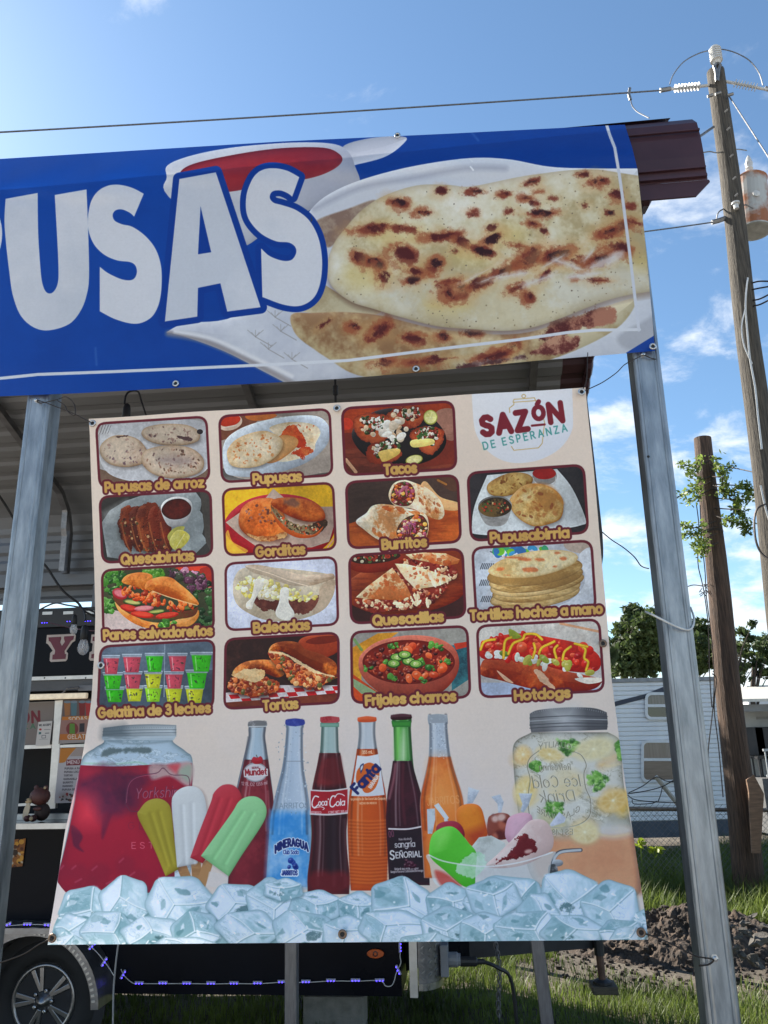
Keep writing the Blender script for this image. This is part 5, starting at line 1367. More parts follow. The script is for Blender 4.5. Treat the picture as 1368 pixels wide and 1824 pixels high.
    bottle(cv, (582, 575), 85, 1050, gb, (150, 176, 172), rim=(5, (60, 96, 84), .8), g=((560, 100), (620, 100), (186, 200, 200)))
    bottle(cv, (583, 575), 268, 1050, [(0, 58), (.1, 72), (.24, 94), (.36, 102), (.45, 101), (.55, 96), (.64, 98), (.75, 106), (.87, 116), (1, 114)], (60, 20, 26), g=((520, 600), (680, 600), (44, 16, 22)), rim=(4, (120, 36, 40), .6))
    cv.P([(512, 440), (532, 340), (550, 300), (615, 292), (632, 340), (650, 440)], (136, 32, 36), soft=9, n=(40, (90, 20, 26), .7), a=.8)
    for x0, x1, c_, w_ in ((545, 520, (150, 60, 60), 8), (600, 605, (100, 40, 44), 10), (640, 665, (120, 44, 46), 8)):
        cv.L([(x0, 290), (x1, 450)], w_, c_, soft=7, a=.6); cv.L([(x1, 640), (x1 + (x1 - 580) * .06, 1000)], w_, (120, 90, 94), soft=8, a=.5)
    cv.P([(486, 930), (676, 930), (672, 1030), (490, 1030)], (126, 24, 30), soft=10, a=.6); cv.P([(560, 640), (625, 640), (622, 900), (560, 900)], (30, 20, 26), soft=14, a=.6)
    cv.P([(530, 70, 1), (582, 64), (635, 70, 1), (633, 96), (582, 102), (534, 98)], (150, 30, 38), n=(6, (200, 100, 104), .5)); cv.P([(530, 102, 1), (634, 102, 1), (634, 124, 1), (530, 124, 1)], (150, 186, 170), rim=(4, (60, 110, 90), .7))
    cv.P([(472, 470, 1), (580, 474), (686, 460, 1), (686, 604, 1), (580, 614), (472, 610, 1)], (214, 206, 206)); cv.P([(477, 478, 1), (580, 482), (681, 469, 1), (681, 596, 1), (580, 605), (477, 602, 1)], (172, 28, 40), n=(40, (140, 20, 34), .6))
    wc = (232, 228, 228)
    cv.L([(520, 512), (500, 508), (486, 535), (486, 562), (500, 570), (516, 556)], 7, wc, sm=True)
    cv.text('oca', (520, 560), (566, 557), 22, wc, 5.5, gap=.3, slant=.18); cv.E(575, 524, 4, 4, 0, wc)
    cv.L([(614, 508), (596, 508), (584, 536), (586, 560), (600, 566), (614, 552)], 7, wc, sm=True)
    cv.text('ola', (617, 561), (664, 557), 23, wc, 5.5, gap=.3, slant=.2); cv.L([(610, 516), (625, 496), (648, 496), (664, 505)], 5, wc, sm=True); cv.L([(495, 575), (530, 566), (552, 574), (545, 582)], 4, wc, sm=True)
    cv.text('REFRESCO', (480, 603), (535, 604), 8, (226, 206, 206), 2.4); cv.text('CONT NET 355 ml', (576, 604), (680, 597), 9, (226, 206, 206), 2.4)
    # orange soda
    ob = [(0, 50), (.04, 46), (.1, 46), (.19, 58), (.3, 78), (.42, 98), (.5, 105), (.6, 112), (.7, 112), (.8, 108), (.9, 104), (1, 100)]
    bottle(cv, (788, 798), 80, 1030, ob, (176, 184, 192), rim=(5, (110, 116, 124), .6), g=((760, 150), (820, 150), (200, 206, 212)))
    bottle(cv, (789, 798), 246, 1030, [(0, 56), (.16, 76), (.3, 98), (.45, 110), (.6, 112), (.75, 108), (1, 98)], (206, 88, 24), g=((720, 600), (880, 600), (190, 74, 20)), rim=(6, (160, 50, 16), .7))
    for i in range(19):
        y = 640 + i * 19
        cv.L([(692 + (i > 10) * (i - 10), y), (800, y + 7), (906 - (i > 10) * (i - 10), y)], 5, (226, 122, 50), sm=True, soft=5, a=.7); cv.L([(694, y + 9), (800, y + 16), (905, y + 9)], 5, (160, 56, 14), sm=True, soft=5, a=.6)
    cv.P([(737, 72, 1), (788, 64), (840, 70, 1), (838, 92), (788, 98), (740, 94)], (206, 84, 40), lit=20)
    cv.P([(735, 282, 1), (790, 286), (852, 274, 1), (886, 500, 1), (800, 508), (702, 506, 1)], (222, 222, 226), g=((720, 300), (860, 480), (206, 208, 214)))
    cv.P([(775, 330), (810, 322), (852, 350), (856, 400), (836, 460), (800, 488), (770, 482), (752, 440), (730, 430), (730, 380), (745, 350)], (206, 96, 36))
    cv.text('Fanta', (738, 492), (862, 358), 36, (30, 36, 96), 16, gap=.34); cv.P([(752, 370), (750, 340), (770, 325), (768, 350), (756, 380)], (40, 60, 110)); cv.P([(754, 366), (755, 346), (766, 336), (764, 352)], (214, 216, 220))
    cv.text('NARANJA', (812, 466), (856, 398), 14, (226, 226, 226), 4); cv.text('355 mL', (764, 273), (820, 270), 12, (232, 200, 170), 3.4); cv.text('un producto de The Coca-Cola Company', (700, 530), (892, 526), 9, (236, 196, 160), 2.2); cv.text('HECHO EN MEXICO', (748, 552), (842, 550), 7, (236, 196, 160), 2.2)
    # sangria
    sb = [(0, 54), (.04, 54), (.05, 48), (.28, 52), (.36, 64), (.46, 88), (.54, 102), (.62, 110), (.7, 112), (1, 112)]
    bottle(cv, (980, 1024), 60, 1000, sb, (70, 150, 60), rim=(5, (30, 84, 36), .8), g=((940, 200), (1030, 200), (60, 140, 50)))
    cv.P([(948, 130), (975, 130), (970, 300), (945, 300)], (120, 200, 90), soft=10, a=.8); cv.P([(985, 150), (1000, 150), (1005, 300), (975, 300)], (206, 226, 190), soft=10, a=.8)
    bottle(cv, (984, 1024), 312, 1000, [(0, 52), (.1, 66), (.26, 92), (.4, 104), (.52, 110), (1, 112)], (54, 18, 28), g=((920, 500), (1110, 500), (38, 14, 22)), n=(60, (76, 24, 38), .7))
    cv.L([(946, 330), (935, 420), (912, 520)], 9, (176, 110, 120), sm=True, soft=5, a=.8); cv.L([(990, 330), (985, 500), (1000, 660)], 8, (96, 34, 46), sm=True, soft=6, a=.8)
    cv.P([(921, 58, 1), (980, 50), (1034, 56, 1), (1034, 78), (980, 86), (924, 82)], (64, 26, 34), lit=34); cv.P([(924, 92, 1), (1034, 90, 1), (1032, 124, 1), (930, 124, 1)], (70, 160, 56), rim=(5, (30, 90, 36), .8))
    cv.P([(912, 698, 1), (1020, 694), (1126, 672, 1), (1136, 986, 1), (1030, 980), (914, 960, 1)], (30, 20, 26), n=(50, (52, 22, 34), .5)); cv.L([(910, 688), (1000, 690), (1060, 682), (1126, 667)], 9, (214, 204, 206), sm=True)
    cv.text('sangría', (944, 792), (1054, 786), 22, (206, 200, 202), 4.6, gap=.35); cv.text('S', (918, 858), (940, 857), 34, (216, 212, 212), 8); cv.text('EÑORIAL', (950, 850), (1090, 842), 22, (216, 212, 212), 5.5)
    cv.text('Non-Alcoholic', (966, 752), (1038, 748), 8, (180, 170, 172), 2.2); cv.text('Natural and Artificial Flavor', (942, 916), (1074, 912), 8, (196, 186, 188), 2.2); cv.text('Sangria Flavored Carbonated Beverage', (920, 932), (1100, 924), 8, (196, 186, 188), 2.2)
    cv.SC([(955, 880), (1050, 860), (1050, 900), (990, 895)], 12, 10, 16, [(70, 20, 40), (56, 16, 34)], seed=6, lit=24); cv.text('00', (912, 736), (938, 730), 24, (120, 60, 84), 4, slant=.2)
    # tall orange bottle
    jb = [(0, 52), (.05, 54), (.08, 50), (.25, 60), (.36, 84), (.48, 112), (.56, 122), (.66, 120), (1, 118)]
    bottle(cv, (1180, 1222), 55, 960, jb, (176, 186, 198), rim=(5, (120, 130, 142), .6), n=(10, (200, 208, 216), .7))
    bottle(cv, (1192, 1222), 290, 960, [(0, 60), (.12, 78), (.28, 108), (.4, 120), (.6, 118), (1, 114)], (206, 84, 24), soft=3, n=(40, (232, 140, 60), .8), rim=(7, (170, 56, 16), .6))
    cv.P([(1160, 320), (1210, 310), (1230, 420), (1270, 540), (1180, 560), (1150, 440)], (236, 160, 90), soft=40, a=.6)
    cv.text('JARRITOS', (1125, 560), (1300, 545), 30, (236, 170, 110), 4, a=.7); cv.P([(1126, 60, 1), (1180, 52), (1232, 58, 1), (1232, 96), (1180, 102), (1130, 98)], (150, 156, 164), n=(7, (214, 218, 222), .8))
    cv.SC([(1150, 120), (1225, 120), (1240, 280), (1150, 280)], 60, 2, 5, [(214, 220, 226), (120, 130, 142)], seed=7, a=.6)
    # ice pops
    cv.frame(*FE)
    for (x0, y0, x1, y1) in ((830, 960, 870, 1060), (920, 950, 930, 1080), (990, 960, 950, 1080)):
        cv.L([(x0, y0), (x1, y1)], 60, (176, 130, 84), n=(10, (146, 100, 60), .6), asp=6)
    cv.P([(1000, 1000, 1), (1120, 1020, 1), (1110, 1100, 1), (980, 1090, 1)], (216, 208, 204), sm=False, a=.7)
    def pop(pts, c, d, lines):
        cv.P([(x + 8, y + 6) + tuple(r_) for x, y, *r_ in pts], (70, 40, 40), soft=8, a=.35)
        cv.P(pts, c, lit=26, litw=7, rim=(4, d, .55))
        for l in lines:
            cv.L(l[:2], 16, d, soft=9, a=.5); cv.L([(l[0][0] + 16, l[0][1]), (l[1][0] + 16, l[1][1])], 10, tuple(min(255, int(v * 1.12) + 8) for v in c), soft=6, a=.7)
    pop([(568, 670), (580, 620), (625, 570), (690, 555), (745, 580), (772, 640), (790, 820), (815, 985, 1), (735, 1030, 1), (660, 850)], (164, 150, 48), (126, 110, 26), [((640, 650), (740, 960)), ((690, 640), (770, 950))])
    pop([(772, 590), (790, 525), (840, 488), (900, 480), (950, 505), (978, 570), (985, 700), (940, 820), (930, 950, 1), (805, 975, 1), (790, 800)], (206, 208, 208), (178, 180, 182), [((830, 600), (850, 950)), ((890, 590), (900, 950))])
    pop([(1010, 580), (1030, 520), (1080, 475), (1140, 472), (1185, 510), (1197, 570), (1150, 680), (1050, 830), (960, 950, 1), (885, 915, 1), (940, 760)], (186, 50, 62), (150, 28, 44), [((1060, 560), (940, 900)), ((1120, 560), (1010, 860))])
    pop([(1140, 640), (1180, 575), (1230, 545), (1290, 545), (1335, 580), (1350, 640), (1320, 720), (1200, 900), (1120, 1030, 1), (950, 905, 1), (1040, 780)], (144, 200, 142), (110, 172, 112), [((1200, 640), (1020, 920)), ((1260, 650), (1090, 950))])
    # jar of peach drink
    cv.frame(*FG)
    jar = [(552, 300), (575, 250), (640, 215), (660, 205, 1), (1090, 205, 1), (1150, 240), (1165, 300), (1180, 500), (1215, 700), (1265, 900), (1280, 1080), (1255, 1130, 1), (900, 1130, 1), (690, 1060), (620, 900), (575, 600), (556, 400)]
    cv.P(jar, (170, 166, 150), rim=(5, (104, 100, 88), .75), n=(50, (212, 210, 202), .9), lit=-20, ridge=[(26, (130, 124, 100), (222, 220, 210), .75)])
    cv.P([(610, 780), (800, 800), (1000, 780), (1220, 760), (1270, 940), (1278, 1080), (1240, 1120), (900, 1120), (700, 1040), (640, 900)], (206, 142, 104), soft=20, n=(70, (216, 160, 120), .7)); cv.L([(1235, 780), (1272, 1000), (1270, 1100)], 20, (130, 70, 54), sm=True, soft=16, a=.7)
    for x, y, rx, ry, rt, c_ in ((850, 290, 140, 60, 10, (200, 196, 176)), (600, 350, 60, 40, -20, (206, 160, 96)), (640, 540, 70, 90, 10, (210, 180, 120)), (850, 500, 110, 90, 0, (214, 196, 150)), (1080, 290, 90, 70, -10, (196, 190, 160)), (1100, 370, 70, 30, -30, (210, 160, 90)), (1110, 590, 90, 70, -20, (206, 166, 96)), (1180, 610, 40, 70, 10, (216, 170, 70)), (960, 760, 90, 80, 0, (196, 170, 130)), (780, 700, 80, 60, 0, (190, 184, 140)), (600, 640, 30, 90, 0, (200, 186, 160)), (1120, 760, 110, 40, 0, (206, 206, 210)), (1040, 560, 80, 24, 0, (214, 214, 210))):
        cv.E(x, y, rx, ry, rt, c_, soft=16, a=.75, n=(26, (220, 214, 196), .5)); cv.L([(x - rx * .8, y + ry * .5), (x, y + ry * .9), (x + rx * .8, y + ry * .5)], 6, (226, 206, 150), sm=True, soft=6, a=.6)
    for o, sd_ in (([(800, 260), (900, 245), (930, 290), (850, 330)], 1), ([(980, 440), (1060, 430), (1090, 490), (1010, 530)], 2), ([(740, 610), (820, 610), (830, 660), (760, 690)], 3), ([(650, 390), (700, 370), (700, 420)], 4), ([(1140, 280), (1165, 260), (1160, 360)], 5)):
        cv.SC(o, 70, 6, 15, [(84, 146, 52), (64, 120, 42), (128, 182, 84), (46, 92, 36), (150, 196, 104)], seed=sd_, rough=3, soft=2.5, a=.8, asp=(.35, .7), lit=16)
    def citrus(x, y, rx, ry, rt, c):
        cv.E(x, y, rx, ry, rt, c, soft=9, a=.6); cv.E(x, y, rx * .88, ry * .86, rt, (232, 226, 200), soft=8, a=.55); cv.E(x, y, rx * .8, ry * .76, rt, tuple(int(v * .93) for v in c), soft=5, a=.7, n=(20, (236, 222, 170), .6))
        for k in range(9):
            t = k * .7
            ca, sa = math.cos(R(rt)), math.sin(R(rt))
            px_, py_ = rx * .74 * math.cos(t), ry * .7 * math.sin(t)
            cv.L([(x, y), (x + px_ * ca - py_ * sa, y + px_ * sa + py_ * ca)], 4, (238, 232, 206), soft=5, a=.35)
    for a_ in ((620, 540, 62, 84, 10, (220, 184, 92)), (1010, 300, 120, 66, -12, (214, 200, 150)), (1120, 590, 84, 60, -18, (222, 174, 84)), (960, 770, 86, 70, 8, (216, 190, 130)), (760, 330, 80, 40, 14, (222, 190, 110)), (610, 330, 44, 50, 0, (224, 170, 84))):
        citrus(*a_)
    emb, embl = (120, 112, 92), (216, 212, 200)
    for d_, c_, w_ in ((0, emb, 5), (5, embl, 3)):
        cv.L([(700 + d_, 310), (650 + d_, 350), (634 + d_, 400), (650 + d_, 470), (640 + d_, 560), (650 + d_, 680), (720 + d_, 735), (820 + d_, 745), (920 + d_, 730), (985 + d_, 680), (992 + d_, 590), (965 + d_, 520), (955 + d_, 440), (968 + d_, 390), (940 + d_, 335), (900 + d_, 315)], w_, c_, sm=True, a=.8)
        cv.text('QUALITY', (700 + d_, 305), (880 + d_, 305), 22, c_, w_ - 1, mirror=True, bow=16, a=.8); cv.text('Refreshing', (705 + d_, 420), (880 + d_, 416), 24, c_, w_ - 1, mirror=True, slant=.2, a=.8)
        cv.text('Ice Cold', (672 + d_, 520), (935 + d_, 508), 44, c_, w_ + 1, mirror=True, slant=.2, a=.85); cv.text('Drink', (712 + d_, 600), (905 + d_, 592), 42, c_, w_ + 1, mirror=True, slant=.2, a=.85)
        cv.text('GLASSWARE', (690 + d_, 655), (930 + d_, 650), 22, c_, w_ - 1, mirror=True, bow=-44, a=.8); cv.text('EST 1840', (730 + d_, 788), (890 + d_, 784), 22, c_, w_ - 1, mirror=True, a=.8)
    cv.P([(648, 100, 1), (700, 78), (860, 64), (1010, 68), (1084, 92, 1), (1090, 150, 1), (1086, 190, 1), (656, 205, 1), (648, 165, 1)], (120, 120, 122), g=((660, 120), (1070, 120), (84, 84, 88)), rim=(5, (66, 66, 70), .6)); cv.P([(760, 75, 1), (900, 65, 1), (920, 195, 1), (800, 200, 1)], (196, 198, 200), soft=40, a=.8)
    for yy in (118, 136, 158, 176):
        cv.L([(648, yy + 6), (860, yy - 6), (1088, yy - 2)], 5, (66, 66, 70) if yy != 136 else (176, 178, 180), sm=True, a=.8)
    for i in range(34):
        cv.L([(664 + i * 12.4, 98 - 30 * math.sin(math.pi * i / 33)), (664 + i * 12.4, 90 - 26 * math.sin(math.pi * i / 33))], 3, (170, 172, 174), a=.6)
    # tap
    cv.L([(770, 1015), (775, 960), (790, 910), (830, 880), (936, 872)], 22, (70, 74, 80), sm=True); cv.L([(772, 1010), (778, 955), (795, 908), (832, 882), (934, 872)], 14, (186, 190, 194), sm=True); cv.E(805, 945, 32, 20, 0, (150, 154, 160), lit=50); cv.P([(758, 960), (800, 960), (805, 1030), (755, 1030)], (60, 62, 66), n=(10, (190, 194, 198), .8))
    # bowl of ice bags
    def bag(pts, c, d, tie, knot):
        cv.P(tie, (196, 202, 212), n=(8, (150, 160, 176), .7), lit=16, sm=False); cv.P(pts, c, rim=(6, d, .6), lit=34, litw=8, n=(30, d, .4))
    bag([(232, 660), (260, 620), (330, 610), (375, 640), (400, 740), (405, 790), (330, 850), (280, 800), (240, 720)], (222, 130, 34), (196, 80, 20), [(300, 515), (362, 535), (325, 605), (292, 610)], 0); cv.P([(290, 780), (400, 740), (400, 800), (330, 850)], (170, 50, 26), soft=20, a=.8)
    bag([(410, 700), (440, 670), (500, 662), (540, 690), (540, 800), (420, 800)], (150, 74, 56), (110, 44, 34), [(430, 570), (480, 557), (500, 600), (486, 660), (470, 660), (465, 610)], 0); cv.SC([(420, 690), (520, 690), (520, 790), (430, 790)], 14, 12, 26, [(206, 170, 160), (90, 30, 26), (170, 90, 70)], seed=2, soft=5)
    bag([(515, 720), (540, 680), (610, 660), (660, 680), (650, 760), (560, 840), (510, 800)], (214, 170, 186), (186, 130, 150), [(585, 550), (662, 552), (640, 620), (612, 660), (596, 650), (606, 610)], 0)
    cv.P([(105, 620), (130, 605), (190, 690), (172, 705)], (206, 212, 216), sm=False); cv.P([(65, 640), (110, 636), (112, 700), (95, 780), (70, 780)], (196, 204, 210), sm=False, n=(8, (150, 160, 170), .6))
    bag([(118, 745), (150, 715), (220, 708), (265, 740), (275, 800), (200, 830), (130, 800)], (170, 34, 56), (110, 20, 40), [(160, 700), (180, 690), (190, 720), (170, 720)], 0)
    cv.P([(320, 850), (360, 800), (430, 790), (505, 830), (520, 880), (450, 960), (360, 950)], (166, 170, 164), n=(24, (206, 210, 206), .8), lit=20, sm=False)
    glassb = [(76, 895), (300, 950), (480, 965), (775, 880), (770, 940), (730, 1060), (560, 1090), (200, 1080), (110, 1060), (82, 960)]
    cv.P(glassb, (196, 200, 202), a=.75, n=(40, (226, 230, 230), .7))
    cv.P([(78, 860), (100, 780), (170, 740), (230, 750), (300, 830), (345, 890), (340, 990), (330, 1085), (260, 1070), (180, 1000), (90, 920)], (84, 190, 48), lit=40, litw=14, n=(60, (56, 160, 30), .6)); cv.P([(120, 800), (160, 770), (180, 800), (130, 860)], (150, 226, 110), soft=24, a=.7)
    cv.P([(640, 712), (700, 697), (750, 720), (782, 800), (770, 870), (700, 920), (600, 960), (480, 975), (400, 960), (460, 900), (560, 800)], (206, 178, 172), lit=26, litw=10, n=(24, (222, 206, 200), .7)); cv.P([(570, 800), (620, 770), (670, 810), (685, 870), (640, 915), (560, 930), (480, 965), (390, 1000), (440, 930), (520, 880)], (104, 22, 28), rough=8, rs=16, n=(20, (150, 40, 40), .6), lit=20); cv.E(640, 880, 22, 12, -10, (222, 190, 180), a=.8, soft=4)
    cv.P([(760, 728), (815, 655), (852, 690), (845, 715), (770, 740)], (206, 210, 222), sm=False, n=(8, (166, 172, 190), .7))
    cv.P([(235, 960), (280, 920), (380, 900), (396, 960), (330, 1025), (250, 1000)], (196, 226, 206), a=.8, n=(14, (140, 200, 150), .7), rough=6)
    cv.L([(76, 900), (180, 940), (400, 965), (600, 940), (775, 885)], 8, (226, 230, 232), sm=True, a=.8); cv.P([(110, 990), (180, 1010), (260, 1080), (150, 1075)], (196, 60, 50), a=.8, soft=6)
    paint_ice(cv)
def paint_ice(cv):
    cv.frame(0, 0, 1)
    rnd = random.Random(11)
    cubes = [(155, 1612, 50, 46), (222, 1600, 48, 54), (320, 1606, 66, 56), (418, 1606, 54, 40), (486, 1606, 50, 52), (560, 1608, 54, 34), (505, 1580, 36, 22), (640, 1612, 40, 32), (715, 1602, 62, 50), (800, 1606, 48, 40), (905, 1604, 80, 60), (880, 1592, 56, 40), (1010, 1596, 58, 58), (1088, 1612, 58, 50), (960, 1620, 40, 40), (1145, 1645, 20, 26), (130, 1655, 34, 30),
        (190, 1658, 56, 36), (270, 1662, 60, 30), (350, 1660, 48, 36), (440, 1655, 60, 34), (540, 1655, 62, 34), (620, 1662, 50, 30), (700, 1655, 70, 36), (800, 1655, 60, 40), (860, 1660, 50, 34), (940, 1655, 60, 36), (1020, 1660, 62, 32), (1105, 1662, 44, 30), (120, 1680, 40, 14), (330, 1685, 60, 16), (760, 1680, 60, 18), (1120, 1668, 34, 20)]
    cv.P([(100, 1640), (150, 1600), (300, 1590), (500, 1600), (700, 1600), (900, 1590), (1060, 1590), (1130, 1640), (1150, 1700, 1), (90, 1700, 1)], (150, 184, 192), n=(30, (110, 150, 160), .7))
    for i, (x, y, rx, ry) in enumerate(cubes):
        if y < 1625:
            ry, y = ry * .9, y + 5
        # a tumbled cube: six outer corners round a near corner, three faces
        a0 = rnd.uniform(0, 6.28)
        cor = []
        for k in range(6):
            t = a0 + math.pi / 3 * k + rnd.uniform(-.16, .16)
            q = rnd.uniform(.92, 1.12)
            cor.append((x + rx * q * math.cos(t), y + ry * q * 1.05 * math.sin(t)))
        ctr = (x + rnd.uniform(-.22, .22) * rx, y + rnd.uniform(-.22, .22) * ry)
        rnded = []
        for k in range(6):                         # corners melted a little round
            p, pv, nx = cor[k], cor[k - 1], cor[(k + 1) % 6]
            for f in (.66, .88):
                rnded.append((pv[0] + (p[0] - pv[0]) * f, pv[1] + (p[1] - pv[1]) * f))
            rnded.append((p[0] + (nx[0] - p[0]) * .12, p[1] + (nx[1] - p[1]) * .12)); rnded.append((p[0] + (nx[0] - p[0]) * .34, p[1] + (nx[1] - p[1]) * .34))
        cv.P([(px_ + 2, py_ + 3) for px_, py_ in rnded], (58, 94, 104), soft=6, a=.5)
        cv.P(rnded, (190, 212, 226), rim=(3, (110, 152, 164), .7))
        tones = [((222, 234, 247), (200, 220, 235)), ((190, 215, 227), (156, 192, 204)), ((166, 200, 211), (126, 168, 178))]
        rnd.shuffle(tones)
        for k in range(3):
            A, B, C_ = cor[2 * k], cor[(2 * k + 1) % 6], cor[(2 * k + 2) % 6]
            sh = lambda p: (p[0] + (ctr[0] + (A[0] + C_[0]) / 2 * 1 - ctr[0] - p[0]) * .07, p[1] + ((A[1] + C_[1]) / 2 - p[1]) * .07)
            B = (B[0] + (x - B[0]) * .16, B[1] + (y - B[1]) * .16)
            f = [sh(A), sh(B), sh(C_), sh(ctr)]
            lo_, hi_ = tones[k][1], tones[k][0]
            cv.P(f, hi_, sm=False, soft=5, a=.85, ramp=(40, [(.3, lo_), (.5, hi_), (.7, (228, 238, 250))]), ang=rnd.uniform(0, 3), asp=2.0, rough=3, rs=14, ridge=[(20, (112, 156, 166), (236, 243, 252), .4)])
            for e_ in range(2):                    # refracted wedges
                u_, v_ = rnd.uniform(.2, .6), rnd.uniform(.2, .6)
                P_ = lambda u, v: (f[3][0] + (f[0][0] - f[3][0]) * u + (f[2][0] - f[3][0]) * v, f[3][1] + (f[0][1] - f[3][1]) * u + (f[2][1] - f[3][1]) * v)
                cv.P([P_(u_, v_), P_(u_ + rnd.uniform(.15, .35), v_ + rnd.uniform(-.1, .1)), P_(u_ + rnd.uniform(.1, .3), v_ + rnd.uniform(.15, .35)), P_(u_ - .05, v_ + rnd.uniform(.1, .3))], rnd.choice(((232, 240, 250), (104, 150, 160), (206, 224, 238), (86, 132, 142))), sm=e_ == 0, soft=2.2, a=rnd.uniform(.4, .75), rough=2, rs=10)
        for k in range(3):                         # bright melted edges with a darker line beside them
            p = cor[2 * k]
            m_ = ((p[0] + ctr[0]) / 2 + rnd.uniform(-3, 3), (p[1] + ctr[1]) / 2 + rnd.uniform(-3, 3))
            cv.L([(p[0] * .9 + ctr[0] * .1 + 1.5, p[1] * .9 + ctr[1] * .1 + 1.5), (m_[0] + 1.5, m_[1] + 1.5), (ctr[0] + 1.5, ctr[1] + 1.5)], 2, (100, 144, 154), sm=True, soft=2, a=.6)
            cv.L([(p[0] * .9 + ctr[0] * .1, p[1] * .9 + ctr[1] * .1), m_, ctr], 2.2, (238, 245, 252), sm=True, soft=1.6, a=.8)
        for k in range(5):                         # sparkle
            cv.E(x + rnd.uniform(-.7, .7) * rx, y + rnd.uniform(-.7, .7) * ry, rnd.uniform(1.5, 5), rnd.uniform(1, 2.2), rnd.uniform(0, 180), (250, 252, 255), soft=1.6, a=.8)
        if i % 3 == 0:
            cv.E(x + rx * rnd.uniform(-.3, .4), y + ry * .3, rx * .2, ry * .15, rnd.uniform(-30, 30), (48, 88, 94), soft=3, a=.7, rough=5, rs=9, brk=(9, .42))
# ================================================================ the two banners
def interp(v, lst):
    xs = [p[0] for p in lst]; ys = [p[1] for p in lst]
    return float(np.interp(v, xs, ys))
def hang_blue():
    NU, NV = 181, 61
    bot = [(-450, 738), (0, 706), (150, 700), (313, 691), (480, 682), (600, 675), (741, 664), (850, 653), (950, 643), (1060, 634), (1167, 625)]
    top = [(-400, 305), (0, 283), (500, 252), (800, 238), (1113, 222)]
    shape = [(0, 0), (.42, .28), (.8, .58), (.9, .76), (1, 1)]        # how far the right edge has moved to its top position
    rows = []
    for i in range(NV):
        t = 1 - i / (NV - 1)
        row = []
        for j in range(NU):
            u = j / (NU - 1)
            xb = -450 + 1617 * u; xt = -400 + 1513 * u
            k = interp(t, shape) if u > .5 else t
            k = t + (interp(t, shape) - t) * max(0, u - .6) / .4
            x = xb + (xt - xb) * k
            yb, yt = interp(xb, bot), interp(xt, top)
            y = yb + (yt - yb) * t
            b = 3.03 + (.10 * ((t - .86) / .14) ** 1.7 if t > .86 else 0)
            # creases: shallow folds under the eave and a slow billow
            b += .006 * math.sin(9 * u + 3 * t) * (1 - t) + .010 * math.sin(2.2 * math.pi * t) * math.sin(5 * u + 1)
            b += .012 * math.exp(-((t - .86 - .03 * math.sin(14 * u)) / .035) ** 2) * (1.4 - .9 * u) * math.sin(40 * u + 18 * t)
            b += .006 * math.exp(-((t - .93) / .05) ** 2) * math.sin(70 * u - 25 * t) * (1 - .5 * u)
            b -= .02 * max(0, .12 - t) / .12 * math.sin(18 * u) * .5
            a, z = loc(x, y, b)
            row.append(W(a, b, z))
        rows.append(row)
    return sheet('banner', rows, 1950, 580, (25, 66, 150))
xL = [(746, 158), (880, 163), (1016, 168), (1100, 170), (1180, 168), (1265, 160), (1350, 146), (1480, 116), (1580, 101), (1683, 85)]
xR = [(690, 1043), (830, 1057), (1010, 1073), (1200, 1089), (1350, 1107), (1500, 1130), (1674, 1155)]
def menu_b(v):
    return 2.97 + .16 * math.sin(math.pi * min(1, v * 1.02)) ** 1.1
PUCKER = [(.0, .0), (.5, .0), (1, 0), (0, .5), (1, .5), (0, 1), (.5, 1), (1, 1)]
def menu_rows(NU=97, NV=97, db=0.0):
    rows = []
    for i in range(NV):
        v = i / (NV - 1)
        yl, yr = 746 + 937 * v, 690 + 984 * v
        b = menu_b(v) + db
        al, zl = loc(interp(yl, xL), yl, b); ar, zr = loc(interp(yr, xR), yr, b)
        row = []
        for j in range(NU):
            u = j / (NU - 1)
            w_ = .004 * math.sin(7 * u + 5 * v) + .005 * math.sin(3 * u - 9 * v + 1)
            w_ += .012 * math.exp(-((1 - u) * 6) - v * 6) * math.sin(30 * (u - v))
            pk = 0
            for pu, pv in PUCKER:                # the cloth puckers round the tied eyelets
                du, dv = u - pu, v - pv
                dd_ = math.hypot(du, dv)
                pk += .007 * math.exp(-dd_ / .07) * math.sin(9 * math.atan2(dv, du + 1e-6)) * min(1, dd_ / .03)
            pk += .0035 * math.sin(22 * u + 2 * v) * math.exp(-v * 7) + .003 * math.sin(26 * v) * math.exp(-(1 - u) * 8)
            p = W(al + (ar - al) * u, b, zl + (zr - zl) * u) + E2 * pk
            rr = p - CAM
            row.append(p + rr * (w_ / rr.length) * math.sin(math.pi * u) ** .5)
        rows.append(row)
    return rows
print_gain = 1.2
blue, cvb = hang_blue()
paint_blue(cvb)
finish(cvb, .02)
blue.data.materials.append(print_mat('blue_banner_print', to_image('blue_print', cvb), print_gain, .38, .22, 160))
tag(blue, 'long blue vinyl banner printed PUPUSAS with stuffed flatbreads on a plate, stretched along the eave', 'banner')
menu, cvm = sheet('menu_banner', menu_rows(), 1480, 1420, (222, 208, 194))
paint_menu(cvm)
finish(cvm, .022)
menu.data.materials.append(print_mat('menu_print', to_image('menu_print', cvm), print_gain, .5, .16, 200))
tag(menu, 'square cream menu banner with dishes, bottles and ice hanging between the posts', 'banner')
